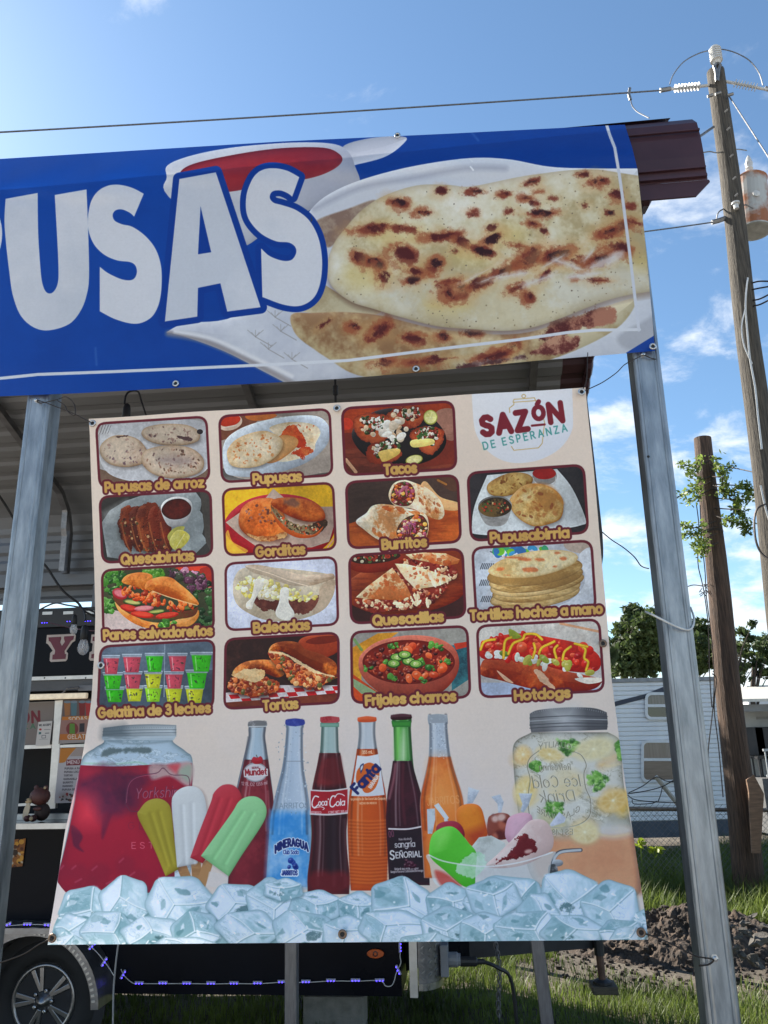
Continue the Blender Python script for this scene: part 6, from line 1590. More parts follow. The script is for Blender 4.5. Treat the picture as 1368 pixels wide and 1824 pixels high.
# metal eyelets
M_steel = mat('bright_steel', (.55, .55, .55), .3, 1.0, .2, 30)
M_dark_hole = mat('eyelet_hole', (.02, .02, .02), .8, 0, 0)
M_rust = mat('rusty_eyelet', (.42, .36, .3), .45, .8, .4, 60, c2=(.2, .1, .05))
def eyelet(parent, x, y, b, m=None, r=.0115, kind='eyelet'):
    a, z = loc(x, y, b)
    prof = [(r * (1 + .38 * math.cos(t)), .0045 * math.sin(t)) for t in np.linspace(0, 2 * math.pi, 9)[:-1]]
    mb = MB()
    nn = 18
    c = W(a, b, z)
    vs_, fs = [], []
    for i in range(nn):
        f = 2 * math.pi * i / nn
        for rr, h in prof:
            vs_.append(c + E1 * (rr * math.cos(f)) + Vector((0, 0, rr * math.sin(f))) - E2 * h)
    k = len(prof)
    for i in range(nn):
        for j in range(k):
            fs.append((i * k + j, ((i + 1) % nn) * k + j, ((i + 1) % nn) * k + (j + 1) % k, i * k + (j + 1) % k))
    mb.add(vs_, fs)
    e = mb.build(kind, m or M_steel, parent, smooth=True)
    MB().lathe(c - E2 * .0005, -E2, [(0, r * .72), (.001, r * .72)], 14).build('hole', M_dark_hole, e)
    return c
for x, y, m in ((165, 754, None), (600, 727, None), (1036, 698, None), (180, 1185, None), (1074, 1146, M_rust), (93, 1671, M_rust), (610, 1664, M_rust), (1142, 1661, M_rust)):
    v = (y - 718) / 962
    eyelet(menu, x, y, menu_b(min(max(v, 0), 1)) - .014, m)
for x, y in ((313, 683), (741, 657), (1163, 617), (708, 241)):
    eyelet(blue, x, y, 3.012 if y > 300 else 3.1)
# grey tarp hung behind the menu: only its bulging right edge shows
M_tarp = mat('dark_tarp', (.06, .055, .06), .7, 0, .2, 5)
def tarp_x(y):
    return interp(y, [(640, 1002), (688, 1014), (705, 1046), (760, 1053), (830, 1061), (948, 1074), (985, 1076), (1007, 1073), (1030, 1060)])
rows = []
for i in range(25):
    y = 706 + (1030 - 706) * i / 24
    b = 3.34
    ar, zr = loc(tarp_x(y), y, b)
    rows.append([W(ar - 1.1 + 1.1 * j / 8, b + .03 * math.sin(j) * .4, zr) for j in range(9)])
tp = MB().strip(rows).build('tarp', M_tarp, smooth=True)
tag(tp, 'dark grey tarp edge hanging just behind the menu banner', 'tarp')
so_ = tp.modifiers.new('thickness', 'SOLIDIFY'); so_.thickness = .012

# ================================================================ ties
M_wire = mat('dark_wire', (.05, .04, .035), .6, .5, .2, 30)
M_cable = mat('white_cable', (.6, .6, .58), .5, 0, .1, 20)
def pxw(pts):                                   # (x, y, b) photo pixels on stand planes -> points
    return [W(loc(x, y, b)[0], b, loc(x, y, b)[1]) for x, y, b in pts]
def wire(name, pts, r, m, label, cat='wire', group=None, n=6, sm=5):
    o = MB().tube(catmull(pts, sm), r, n).build(name, m, smooth=True)
    return tag(o, label, cat, group)
wire('tie_wire', pxw([(165, 754, 2.955), (140, 741, 2.98), (120, 732, 3.0), (80, 717, 3.03), (66, 713, 3.05), (72, 718, 3.04), (100, 712, 3.03), (118, 707, 3.0), (132, 720, 2.99), (133, 740, 2.98), (120, 732, 2.985), (115, 722, 3.0), (100, 712, 3.02)]), .0024, M_wire, 'dark looped wire tying the top left menu corner to the post')
wire('tie_wire', pxw([(1036, 698, 2.955), (1055, 690, 2.97), (1075, 680, 2.99), (1098, 664, 3.0), (1112, 650, 3.02), (1130, 640, 3.04), (1146, 633, 3.045), (1160, 638, 3.05), (1174, 641, 3.08)]), .0022, M_wire, 'twisted wire tying the top right menu corner to the post bolt')
wire('tie_wire', pxw([(1036, 698, 2.952), (1044, 680, 2.97), (1046, 655, 2.99), (1047, 628, 3.01)]), .0018, M_wire, 'thin upright wire between the blue banner and the menu corner')
wire('tie_wire', pxw([(1073, 948, 3.33), (1090, 962, 3.3), (1110, 975, 3.25), (1130, 992, 3.2), (1142, 1008, 3.15), (1156, 1013, 3.13)]), .0024, M_wire, 'thin wire from the tarp edge to the post')
wire('tie_wire', pxw([(1142, 1661, 2.952), (1175, 1672, 2.98), (1210, 1688, 3.0), (1240, 1703, 3.03), (1270, 1709, 3.045), (1262, 1718, 3.05), (1245, 1720, 3.05)]), .0028, M_wire, 'rusty wire tying the bottom right menu corner to the post')
wire('tie_wire', pxw([(93, 1671, 2.952), (70, 1682, 2.97), (45, 1698, 3.0), (20, 1708, 3.02), (-10, 1718, 3.05)]), .003, M_wire, 'twisted wire pulling the bottom left menu corner to the post')
wire('cable_loop', pxw([(1150, 1090, 3.2), (1160, 1094, 3.05), (1180, 1104, 3.04), (1205, 1116, 3.035), (1225, 1122, 3.045), (1234, 1116, 3.06), (1236, 1100, 3.1), (1230, 1082, 3.15)]), .0042, M_cable, 'white cable looped around the galvanised post', 'cable')
wire('cord', [W(loc(211, 1675, 4.55)[0], 4.55, z) + Vector((.008 * math.sin(z * 9), 0, 0)) for z in np.linspace(loc(211, 1675, 4.55)[1] + .3, -.02, 9)], .005, mat('grey_cord', (.3, .3, .3), .6, 0, .1), 'grey cord hanging down beside the trailer wheel', 'cord')

# ================================================================ food trailer
FB_ = 4.95
M_black = mat('black_paint', (.006, .007, .011), .3, .0, .2, 2, spec=.1)
M_blackm = mat('black_trim', (.02, .02, .022), .5, 0, .2, 8)
M_alu = mat('aluminium', (.62, .6, .57), .4, .6, .12, 12)
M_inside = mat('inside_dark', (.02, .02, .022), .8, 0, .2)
tr = thing('food_trailer', 'black food trailer with an open serving window and blue light strings', 'food trailer', W(-1.5, 6, 0))
def pl(x, y, b=FB_):
    return loc(x, y, b)
a_r = pl(715, 1730)[0]
z_bot = pl(400, 1772)[1]; z_top = pl(120, 1096)[1]
z_w1 = pl(90, 1236)[1]; z_w0 = pl(90, 1452)[1]; z_f0 = pl(110, 1203)[1]
a_w0, a_w1 = -3.6, pl(340, 1400)[0]
d_ = 2.1
MB().box(-5.6, a_r, FB_, FB_ + .06, z_f0, z_top).build('fascia', M_black, tr)
MB().box(-5.6, a_r, FB_ + .003, FB_ + .06, z_bot, z_w0).build('side_panel', M_black, tr)
MB().box(a_w1, a_r, FB_ + .006, FB_ + .06, z_w0 + .001, z_f0 - .001).build('side_panel', M_black, tr)
MB().box(-5.6, a_w0, FB_ + .006, FB_ + .06, z_w0 + .001, z_f0 - .001).build('side_panel', M_black, tr)
MB().box(-5.6, a_r, FB_ + d_, FB_ + d_ + .05, z_bot, z_top).build('rear_wall', M_black, tr)
MB().box(a_r - .05, a_r - .001, FB_ + .061, FB_ + d_ - .001, z_bot, z_top - .001).build('front_wall', M_black, tr)
MB().box(-5.6, a_r - .051, FB_ + .061, FB_ + d_ - .001, z_bot, z_bot + .06).build('trailer_floor', M_inside, tr)
MB().box(-5.6, a_r, FB_ - .01, FB_ + d_ + .06, z_top + .001, z_top + .05).build('roof', M_blackm, tr)
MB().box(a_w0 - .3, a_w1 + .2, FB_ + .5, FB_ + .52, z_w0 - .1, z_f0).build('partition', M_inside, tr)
# roof rail with bright slots
zs = pl(100, 1098)[1]
MB().box(-5.6, a_r, FB_ - .03, FB_ - .002, zs - .075, zs + .03).build('gutter', M_blackm, tr)
for x in (42, 89, 126, 163, 200):
    a, z = pl(x, 1093 - (x - 89) * .02)
    MB().box(a - .035, a + .035, FB_ - .034, FB_ - .031, z - .012, z + .008).build('gutter_clip', M_alu, tr)
# trim strip with screws under the fascia
z0_, z1_ = pl(110, 1211)[1], pl(110, 1204.5)[1]
strip_ = MB().box(a_w0 - .2, a_w1 + .1, FB_ - .02, FB_ - .001, z0_, z1_).build('trim_strip', M_alu, tr)
for x in (82, 119, 155, 45):
    a, z = pl(x, 1208)
    MB().lathe(W(a, FB_ - .02, z), -E2, [(0, .006), (.003, .004)], 6).build('screw', M_blackm, strip_)
# raised window hatch, seen from below
MB().box(a_w0, a_w1, FB_ - .001, FB_ + .06, z_w1 + .02, z0_ - .002).build('hatch_header', mat('grey_header', (.07, .07, .075), .4, .2, .2, 5), tr)
a, z = pl(148, 1231)
MB().tube([W(a - .12, FB_ - .05, z - .02), W(a - .08, FB_ - .06, z + .015), W(a, FB_ - .06, z + .02)], .006, 6).build('hatch_handle', M_tube, tr)
MB().box(a - .02, a + .09, FB_ - .03, FB_ - .002, z, z + .035).build('latch', M_tube, tr)
# light tube
(al0, zl0), (al1, zl1) = pl(-60, 1244, 4.9), pl(155, 1239, 4.9)
MB().box(al0, al1, 4.885, 4.92, zl1 - .018, zl1 + .018).build('light_tube', mat('light_tube', (.75, .66, .5), .5, 0, .15, 30, emit=(1, .8, .55), estr=.12), tr, bevel=.006)
# window frame
def rect(par, name, q, b, m, d=.03):
    pts = [W(loc(x, y, b)[0], b, loc(x, y, b)[1]) for x, y in q]
    return MB().prism(pts, E2 * d).build(name, m, par)
rect(tr, 'window_post', [(98, 1248), (112, 1247), (98, 1440), (85, 1441)], 4.955, M_alu)
rect(tr, 'window_bar', [(-60, 1331), (92.5, 1326), (91, 1332.5), (-62, 1338)], 4.958, M_alu)
rect(tr, 'window_bar', [(105, 1327), (260, 1320), (258, 1327), (104, 1332)], 4.958, M_alu)
rect(tr, 'window_bar', [(-60, 1436), (85, 1429), (84, 1433.5), (-60, 1441)], 4.958, M_alu)
rect(tr, 'window_pane', [(-80, 1256), (98, 1249), (92, 1327), (-84, 1333)], 4.975, mat('frosted_panel', (.22, .2, .19), .4, 0, .15, 4), .006)
# counter
cz = pl(100, 1470, 4.62)[1]
MB().box(a_w0, a_w1 + .3, 4.624, 4.955, cz - .024, cz + .006).build('counter', mat('counter_top', (.025, .025, .027), .15, .3, .2, 6), tr)
zA, zB = pl(100, 1476, 4.62)[1], pl(100, 1466, 4.62)[1]
MB().box(a_w0 - .01, a_w1 + .31, 4.605, 4.622, zA, zB).build('counter_edge', M_alu, tr)
MB().box(a_w0, a_w1 + .3, 4.90, 4.95, cz + .007, cz + .04).build('window_sill', M_alu, tr)
# letters on the fascia
M_let = mat('maroon_letter', (.13, .012, .03), .5, 0, .1); M_leto = mat('cream_outline', (.5, .42, .38), .5, 0, .08)
Yz = [(590, 378), (740, 370), (742, 395), (728, 437), (752, 485), (790, 432), (778, 392), (782, 366), (898, 360), (890, 402), (862, 420), (782, 545), (785, 578), (800, 582), (796, 640), (636, 648), (640, 590), (664, 585), (672, 540), (612, 430), (594, 425)]
Yo = [(572, 350), (905, 335), (922, 350), (915, 420), (880, 440), (805, 548), (828, 570), (822, 640), (800, 668), (620, 678), (604, 660), (612, 570), (642, 540), (585, 462), (562, 450)]
Pz = [(1130, 370), (1420, 352), (1500, 380), (1520, 450), (1490, 520), (1420, 545), (1290, 552), (1286, 590), (1310, 596), (1306, 640), (1110, 632), (1114, 584), (1150, 575), (1160, 428), (1126, 420)]
Po = [(1115, 345), (1430, 325), (1530, 360), (1550, 450), (1515, 545), (1430, 575), (1320, 580), (1340, 600), (1336, 662), (1100, 662), (1082, 640), (1092, 560), (1120, 545), (1130, 455), (1105, 440)]
for po, pi in ((Yo, Yz), (Po, Pz)):
    mk = lambda q, b: [W(loc(x / 6.84, 1080 + y / 6.84, b)[0], b, loc(x / 6.84, 1080 + y / 6.84, b)[1]) for x, y in q]
    o_ = MB().prism(mk(po, 4.946), E2 * .003).build('letter_outline', M_leto, tr)
    MB().prism(mk(pi, 4.942), E2 * .0035).build('letter', M_let, o_)
# skirt picture sticker
# wheel, fender
wa, wz = pl(76, 1783, 4.93)
wc_ = W(wa, 4.93, wz)
wheel = MB().lathe(wc_ + E2 * .19, -E2, [(0, .24), (.01, .31), (.04, .335), (.16, .335), (.185, .315), (.195, .26), (.19, .205), (.15, .2)], 40).build('tyre', mat('tyre_rubber', (.012, .012, .013), .75, 0, .2, 30, bump=.2, bscale=20), tr, smooth=True)
rim_m = mat('wheel_metal', (.3, .3, .31), .3, .9, .1, 10)
MB().lathe(wc_ + E2 * .10, -E2, [(0, .17), (.0, .198), (.09, .198), (.1, .192), (.1, .176), (.085, .172), (.03, .165)], 40).build('rim', rim_m, wheel, smooth=True)
MB().lathe(wc_ + E2 * .08, -E2, [(0, .165), (.004, .165)], 24).build('brake_drum', M_inside, wheel)
for k in range(5):
    for s_ in (-.16, .16):
        f = R(90 + 18 + 72 * k) + s_
        u_ = E1 * math.cos(f) + Vector((0, 0, math.sin(f)))
        f2 = R(90 + 18 + 72 * k) + s_ * .35
        c0 = wc_ + (E1 * math.cos(f2) + Vector((0, 0, math.sin(f2)))) * .05
        c1 = wc_ + u_ * .178
        p_ = (c1 - c0).cross(E2).normalized()
        MB().hexa([c0 - p_ * .012 + E2 * .03, c0 + p_ * .012 + E2 * .03, c0 + p_ * .01 + E2 * .0, c0 - p_ * .01 + E2 * .0, c1 - p_ * .017 + E2 * .03, c1 + p_ * .017 + E2 * .03, c1 + p_ * .014 + E2 * .004, c1 - p_ * .014 + E2 * .004]).build('spoke', rim_m, wheel, bevel=.003)
MB().lathe(wc_ + E2 * .03, -E2, [(0, .062), (.025, .058), (.03, .034), (.05, .03), (.053, .0)], 18).build('hub_cap', rim_m, wheel, smooth=True)
for k in range(5):
    f = R(90 - 18 + 72 * k)
    c0 = wc_ + (E1 * math.cos(f) + Vector((0, 0, math.sin(f)))) * .056
    MB().lathe(c0 + E2 * .006, -E2, [(0, .011), (.014, .011), (.017, .006)], 6).build('lug_nut', M_steel, wheel)
M_tread = mat('tread_plate', (.27, .27, .28), .35, .85, .25, 6, bump=.08, bscale=40)
def arc_band(r0, r1, a0, a1, b0, b1, n=26):
    mb = MB()
    rows_ = []
    for i in range(n + 1):
        f = R(a0 + (a1 - a0) * i / n)
        u_ = E1 * math.cos(f) + Vector((0, 0, math.sin(f)))
        rows_.append([wc_ + u_ * r0 + E2 * (b0 - 4.93), wc_ + u_ * r1 + E2 * (b0 - 4.93), wc_ + u_ * r1 + E2 * (b1 - 4.93), wc_ + u_ * r0 + E2 * (b1 - 4.93), wc_ + u_ * r0 + E2 * (b0 - 4.93)])
    return mb.strip(rows_)
arch = arc_band(.385, .43, 2, 178, 4.74, 4.945).build('fender', M_tread, tr)
MB().lathe(wc_ + E2 * .012, -E2, [(0, .383), (.002, .383)], 40).build('wheel_well', M_inside, tr)
za_, zb_ = pl(50, 1662, 4.78)[1], pl(50, 1650, 4.78)[1]
MB().box(wa - .55, wa + .18, 4.73, 4.945, zb_ - .03, zb_).build('fender_top', M_tread, tr)
for i in range(20):
    f = R(8 + i * 4.2)
    u_ = E1 * math.cos(f) + Vector((0, 0, math.sin(f))); v_ = E1 * -math.sin(f) + Vector((0, 0, math.cos(f)))
    c0 = wc_ + u_ * .392 + E2 * (4.735 - 4.93)
    MB().hexa([c0 - v_ * .006, c0 + v_ * .006, c0 + v_ * .006 + u_ * .02, c0 - v_ * .006 + u_ * .02, c0 - v_ * .006 + E2 * .004, c0 + v_ * .006 + E2 * .004, c0 + v_ * .006 + u_ * .02 + E2 * .004, c0 - v_ * .006 + u_ * .02 + E2 * .004]).build('fender_stud', M_alu, arch)
# front corner in tread plate, angle trim
ac0, zc0 = pl(731, 1776, 4.93); ac1, _ = pl(745, 1776, 4.93)
MB().box(ac0, ac1, 4.915, 4.948, zc0, z_top - .3).build('corner_angle', M_alu, tr)
rad = .16
ztp = pl(765, 1766, 4.93)[1]
cr = []
for i in range(9):
    f = math.pi / 2 * i / 8
    cr.append([W(ac1 + .004 + rad * math.sin(f) * .85, 4.94 + rad * (1 - math.cos(f)), z) for z in (ztp, ztp + .02, ztp + .6, z_top - .3)])
nose = MB().strip(cr).build('tread_corner', M_tread, tr, smooth=True)
MB().strip([[p + Vector((0, 0, -.001)) - E2 * .006 for p in (r_[0], r_[0] + Vector((0, 0, .035)))] for r_ in cr]).build('corner_band', M_steel, nose)
for i in range(9):                                # raised lozenges of the plate
    for j in range(4):
        f = math.pi / 2 * (j + .6) / 5
        c0 = W(ac1 + .004 + rad * math.sin(f) * .85, 4.94 + rad * (1 - math.cos(f)) - .002, ztp + .06 + i * .032 + (j % 2) * .016)
        tdir = (E1 * math.cos(f) * .85 + E2 * math.sin(f)).normalized()
        nd = (E2 * -math.cos(f) + E1 * math.sin(f)).normalized()
        s_ = 1 if (i + j) % 2 else -1
        q = [c0 - tdir * .01 * s_ - Vector((0, 0, .008)), c0 + Vector((0, 0, -.003)) + tdir * .002, c0 + tdir * .01 * s_ + Vector((0, 0, .008)), c0 + Vector((0, 0, .003)) - tdir * .002]
        MB().prism(q, nd * .004).build('lozenge', M_steel, nose)
# pointed front of the body, mostly behind the menu
ntip = (a_r + .98, FB_ + 1.05)
zn = pl(840, 1702, 5.5)[1]
MB().hexa([W(a_r + .01, FB_ + .2, zn), W(ntip[0], ntip[1] - .05, zn), W(ntip[0], ntip[1] + .05, zn), W(a_r + .01, FB_ + d_ - .02, zn), W(a_r + .01, FB_ + .2, z_top - .002), W(ntip[0], ntip[1] - .05, z_top - .002), W(ntip[0], ntip[1] + .05, z_top - .002), W(a_r + .01, FB_ + d_ - .02, z_top - .002)]).build('nose', M_black, tr)
# power inlet box and plug
bxa, bxz = pl(784, 1690, 5.05); bxa1, bxz1 = pl(800, 1737, 5.05)
M_grey = mat('grey_plastic', (.2, .21, .23), .5, 0, .1)
inlet = MB().box(bxa, bxa1, 5.0, 5.12, bxz1, bxz + .03).build('power_inlet', M_grey, tr, bevel=.006)
MB().lathe(W(bxa1, 5.06, (bxz + bxz1) / 2 + .01), E1, [(0, .04), (.05, .04), (.055, .034), (.07, .034)], 14).build('inlet_cap', M_grey, inlet)
MB().lathe(W(bxa1 + .07, 5.06, (bxz + bxz1) / 2), E1, [(0, .028), (.09, .026), (.1, .016), (.14, .014)], 12).build('plug', M_blackm, inlet)
MB().tube(catmull([W(bxa1 + .2, 5.06, (bxz + bxz1) / 2), W(bxa1 + .28, 5.06, (bxz + bxz1) / 2 - .03), W(bxa1 + .36, 5.1, (bxz + bxz1) / 2 - .12), W(bxa1 + .38, 5.15, -.02)], 6), .011, 6).build('power_cord', M_blackm, inlet)
# tongue, jack and its wooden block
tg0, tgz = pl(783, 1712, 5.4); tg1, tgz1 = pl(1075, 1688, 5.7)
M_tongue = mat('tongue_steel', (.03, .03, .033), .5, .3, .2, 10)
MB().hexa([W(tg0 - .3, 5.3, tgz), W(tg1, 5.75, tgz1 - .01), W(tg1, 5.83, tgz1 - .01), W(tg0 - .3, 5.4, tgz), W(tg0 - .3, 5.3, tgz + .13), W(tg1, 5.75, tgz1 + .1), W(tg1, 5.83, tgz1 + .1), W(tg0 - .3, 5.4, tgz + .13)]).build('tongue', M_tongue, tr)
MB().hexa([W(tg0 - .3, 6.9, tgz), W(tg1, 5.86, tgz1), W(tg1, 5.94, tgz1), W(tg0 - .3, 7.0, tgz), W(tg0 - .3, 6.9, tgz + .12), W(tg1, 5.86, tgz1 + .1), W(tg1, 5.94, tgz1 + .1), W(tg0 - .3, 7.0, tgz + .12)]).build('tongue', M_tongue, tr)
ja, jz = pl(1067, 1690, 5.7); jb, jzb = pl(1073, 1748, 5.7)
MB().tube([W(ja, 5.7, jz + .35), W(ja, 5.7, jzb + .15)], .032, 10).build('jack_post', M_tongue, tr)
MB().tube([W(ja, 5.7, jzb + .15), W(jb, 5.7, jzb + .01)], .024, 10).build('jack_leg', mat('rusty_steel', (.12, .07, .05), .7, .3, .3, 20), tr)
MB().lathe(W(jb, 5.7, jzb - .01), (0, 0, 1), [(0, .06), (.012, .06), (.025, .035)], 12).build('jack_foot', M_tongue, tr)
blk = MB().box(jb - .075, jb + .085, 5.63, 5.79, jzb - .06, jzb - .014).build('wood_block', mat('old_wood', (.08, .065, .045), .8, 0, .3, 12, stretch=(1, 8, 8)), bevel=.006)
tag(blk, 'weathered wood block under the trailer jack', 'block')
# chain
chain = thing('chain', 'safety chain hanging in a line below the trailer tongue', 'chain', W(pl(890, 1800, 5.2)[0], 5.2, 0))
c0a, c0z = pl(882, 1678, 5.2); c1a, c1z = pl(893, 1812, 5.2)
lk = None
for i in range(19):
    t = i / 18
    c = W(c0a + (c1a - c0a) * t + .012 * math.sin(5 * t), 5.2, c0z + (c1z - c0z) * t)
    u_ = E1 if i % 2 else E2
    pts = [c + u_ * (.012 * math.cos(f)) + Vector((0, 0, .024 * math.sin(f))) for f in np.linspace(0, 2 * math.pi, 11)]
    MB().tube(pts, .004, 5, cap=False).build('link', M_tube, chain)
# marker lamp with its letter
ma, mz = pl(669, 1698, 4.945)
lamp = MB()
lamp.prism([W(ma + .05 * math.cos(f), 4.945, mz + .024 * math.sin(f)) for f in np.linspace(0, 2 * math.pi, 21)[:-1]], -E2 * .014)
lp = lamp.build('marker_lamp', mat('amber_lens', (.5, .09, .015), .25, 0, .1), tr, bevel=.003)
MB().tube([W(ma + .012 * math.cos(f), 4.929, mz + .012 * math.sin(f)) for f in np.linspace(0, 2 * math.pi, 13)], .003, 5, cap=False).build('lamp_mark', M_blackm, lp)
# block under the chassis
k0, k1 = pl(540, 1774, 5.6), pl(648, 1824, 5.6)
cb = thing('concrete_pier', 'grey concrete block pier under the black trailer', 'pier', W(k0[0] + .2, 5.7, 0))
M_conc = mat('concrete', (.22, .21, .19), .9, 0, .2, 14, bump=.3)
z_ = k0[1]
while z_ > -.05:
    MB().box(k0[0], k1[0], 5.6, 5.8, z_ - .19, z_ - .004).build('concrete_block', M_conc, cb, bevel=.006)
    z_ -= .19
# poster canvases on the window
def poster(name, q, b, label, paint, base, wpx=260, cat='poster', par=None):
    (A, B, C_, D) = [W(loc(x, y, b)[0], b, loc(x, y, b)[1]) for x, y in q]
    rows_ = [[(A + (B - A) * (j / 8)) * (1 - i / 8) + (D + (C_ - D) * (j / 8)) * (i / 8) for j in range(9)] for i in range(9)]
    o, cv = sheet(name, rows_, wpx, int(wpx * 1.1), base)
    paint(cv)
    o.data.materials.append(print_mat(name + '_print', to_image(name + '_print', cv), 1.0, .5, .0))
    return tag(o, label, cat)
FW1, FW2 = (0, 1080, 6.84), (0, 1280, 6.84)
def p_soda(cv):
    cv.frame(*FW1)
    cv.P([(760, 1140, 1), (1700, 1100, 1), (1700, 1340, 1), (760, 1350, 1)], (96, 84, 82), sm=False)
    for x, c in ((820, (150, 100, 60)), (900, (80, 110, 120)), (1000, (120, 40, 40)), (1080, (170, 50, 50)), (1180, (60, 110, 60)), (1280, (160, 110, 50))):
        cv.P([(x - 40, 1170, 1), (x + 40, 1165, 1), (x + 30, 1330, 1), (x - 30, 1335, 1)], c, sm=False); cv.E(x, 1165, 42, 16, 0, (110, 130, 150))
    cv.P([(760, 1345, 1), (1700, 1310, 1), (1700, 1390, 1), (750, 1420, 1)], (186, 110, 40), sm=False)
    cv.text('SODAS Y AGUAS', (838, 1395), (1390, 1372), 30, (206, 200, 190), 9)
    cv.frame(*FW2)
    cv.P([(740, 20, 1), (1700, -10, 1), (1700, 190, 1), (730, 200, 1)], (150, 110, 100), sm=False)
    cv.E(880, 125, 74, 78, 0, (120, 50, 50)); cv.P([(850, 60, 1), (910, 60, 1), (915, 185, 1), (845, 185, 1)], (90, 130, 50), sm=False); cv.P([(970, 60, 1), (1030, 55, 1), (1028, 160, 1), (966, 165, 1)], (50, 44, 50), sm=False)
    cv.P([(730, 190, 1), (1700, 170, 1), (1700, 250, 1), (725, 265, 1)], (180, 104, 40), sm=False)
    cv.text('GELATINAS', (828, 246), (1180, 236), 34, (206, 200, 190), 9)
    cv.P([(725, 262, 1), (1700, 245, 1), (1700, 310, 1), (715, 310, 1)], (150, 140, 136), sm=False)
poster('window_poster', [(112, 1247), (238, 1241), (224, 1319), (104, 1325)], 4.952, 'orange drinks poster behind the window, above the printed menu list', p_soda, (120, 100, 90))
def p_menu(cv):
    cv.frame(*FW2)
    cv.P([(735, 360, 1), (930, 355, 1), (830, 470), (790, 530), (720, 540, 1)], (186, 116, 40))
    cv.P([(930, 355, 1), (1600, 340, 1), (1600, 440, 1), (850, 460, 1)], (150, 132, 120), sm=False, a=.7)
    cv.P([(812, 500, 1), (1100, 488, 1), (1095, 560, 1), (806, 572, 1)], (110, 30, 40)); cv.text('MENÚ', (824, 554), (966, 546), 28, (214, 206, 204), 8)
    for i, s_ in enumerate(('PUPUSA A PALO', 'PUPUSA LOCA', 'TORTAS', 'QUESADILLAS', 'BURRITO', 'MARIANO', 'PUPUSA DE')):
        x = 790 - i * 5
        cv.text(s_, (x, 618 + i * 43), (x + 17 * len(s_), 614 + i * 43), 14, (70, 64, 70), 5)
    cv.E(790, 945, 60, 50, 0, (120, 110, 104), a=.6, soft=12); cv.SC([(740, 900), (900, 900), (890, 990), (740, 990)], 14, 8, 20, [(90, 60, 50), (130, 40, 40), (50, 50, 50)], seed=3)
poster('window_poster', [(106, 1333), (222, 1328), (202, 1426), (97, 1431)], 4.952, 'white printed menu list with orange corner in the serving window', p_menu, (176, 170, 172))
def p_logo(cv):
    cv.frame(*FW1)
    cv.text('SAZÓN', (-120, 1430), (478, 1412), 92, (110, 34, 44), 30, gap=.6)
    cv.frame(*FW2)
    cv.text('ESPERANZA', (-300, 128), (428, 120), 40, (60, 110, 80), 11, gap=.9)
poster('window_decal', [(-78, 1258), (97, 1251), (91, 1325), (-82, 1331)], 4.972, 'faded name decal with red and green letters inside the window', p_logo, (122, 112, 106), cat='decal')
def p_pay(cv):
    cv.frame(*FW2)
    cv.text('WE ACCEPT', (476, 92), (620, 84), 15, (50, 50, 54), 5)
    cv.E(492, 132, 16, 12, 0, (170, 50, 44)); cv.L([(540, 134), (610, 132)], 6, (110, 110, 112)); cv.P([(474, 165, 1), (502, 163, 1), (500, 190, 1), (472, 192, 1)], (60, 100, 100), sm=False); cv.L([(552, 178), (596, 176)], 9, (90, 90, 92))
    cv.L([(510, 205), (556, 203), (556, 235), (510, 238), (510, 205)], 6, (90, 90, 94)); cv.L([(480, 256), (580, 250)], 3, (120, 120, 120))
poster('payment_sign', [(68.5, 1286), (93.5, 1284), (88.5, 1327), (63, 1329)], 4.944, 'small white payment sign taped to the window bar', p_pay, (196, 190, 184), 150, 'sign')
def p_stk(cv):
    cv.frame(0, 1480, 6.84)
    cv.P([(120, 100, 1), (330, 90, 1), (300, 460, 1), (110, 470, 1)], (170, 110, 50), n=(14, (110, 60, 30), .6)); cv.SC([(150, 130), (290, 130), (270, 430), (140, 430)], 24, 16, 40, [(206, 150, 60), (90, 50, 30), (190, 180, 160), (60, 44, 36)], seed=5)
poster('window_sticker', [(18, 1496), (46, 1493.5), (40, 1543), (12, 1546)], 4.944, 'small orange food picture stuck on the black panel below the counter', p_stk, (190, 184, 176), 120, 'sticker')

# toy bear on the counter
bear = thing('toy_bear', 'brown toy bear sitting on the serving counter holding a card', 'toy', W(*[loc(62, 1455, 4.78)[0], 4.78, cz + .008]))
ba, bz = loc(66, 1456, 4.78)[0], cz + .008
M_br = mat('brown_plush', (.09, .03, .025), .6, 0, .2, 30); M_tan = mat('tan_plush', (.45, .32, .18), .7, 0, .15); M_bk = mat('toy_black', (.015, .012, .012), .5, 0, 0)
def ball(name, a, b, z, rx, ry, rz, m, par, n=16):
    mb = MB()
    c = W(a, b, z)
    vs_, fs = [], []
    nv = n // 2
    for i in range(nv + 1):
        th = math.pi * i / nv
        for j in range(n):
            f = 2 * math.pi * j / n
            vs_.append(c + E1 * (rx * math.sin(th) * math.cos(f)) + E2 * (ry * math.sin(th) * math.sin(f)) + Vector((0, 0, rz * math.cos(th))))
    for i in range(nv):
        for j in range(n):
            fs.append((i * n + j, (i + 1) * n + j, (i + 1) * n + (j + 1) % n, i * n + (j + 1) % n))
    return mb.add(vs_, fs).build(name, m, par, smooth=True)
u = .0031
body = ball('body', ba + 6 * u, 4.8, bz + 17 * u, 15 * u, 14 * u, 17 * u, mat('dark_plush', (.035, .02, .018), .7, 0, .2), bear)
head = ball('head', ba + 0 * u, 4.79, bz + 46 * u, 20 * u, 18 * u, 17 * u, M_br, bear)
ball('ear', ba - 11 * u, 4.8, bz + 62 * u, 5 * u, 3 * u, 5 * u, M_br, head); e2 = ball('ear', ba + 10 * u, 4.79, bz + 62 * u, 5 * u, 3 * u, 5 * u, M_br, head); ball('inner_ear', ba + 10 * u, 4.782, bz + 62 * u, 3 * u, 2 * u, 3 * u, M_tan, head)
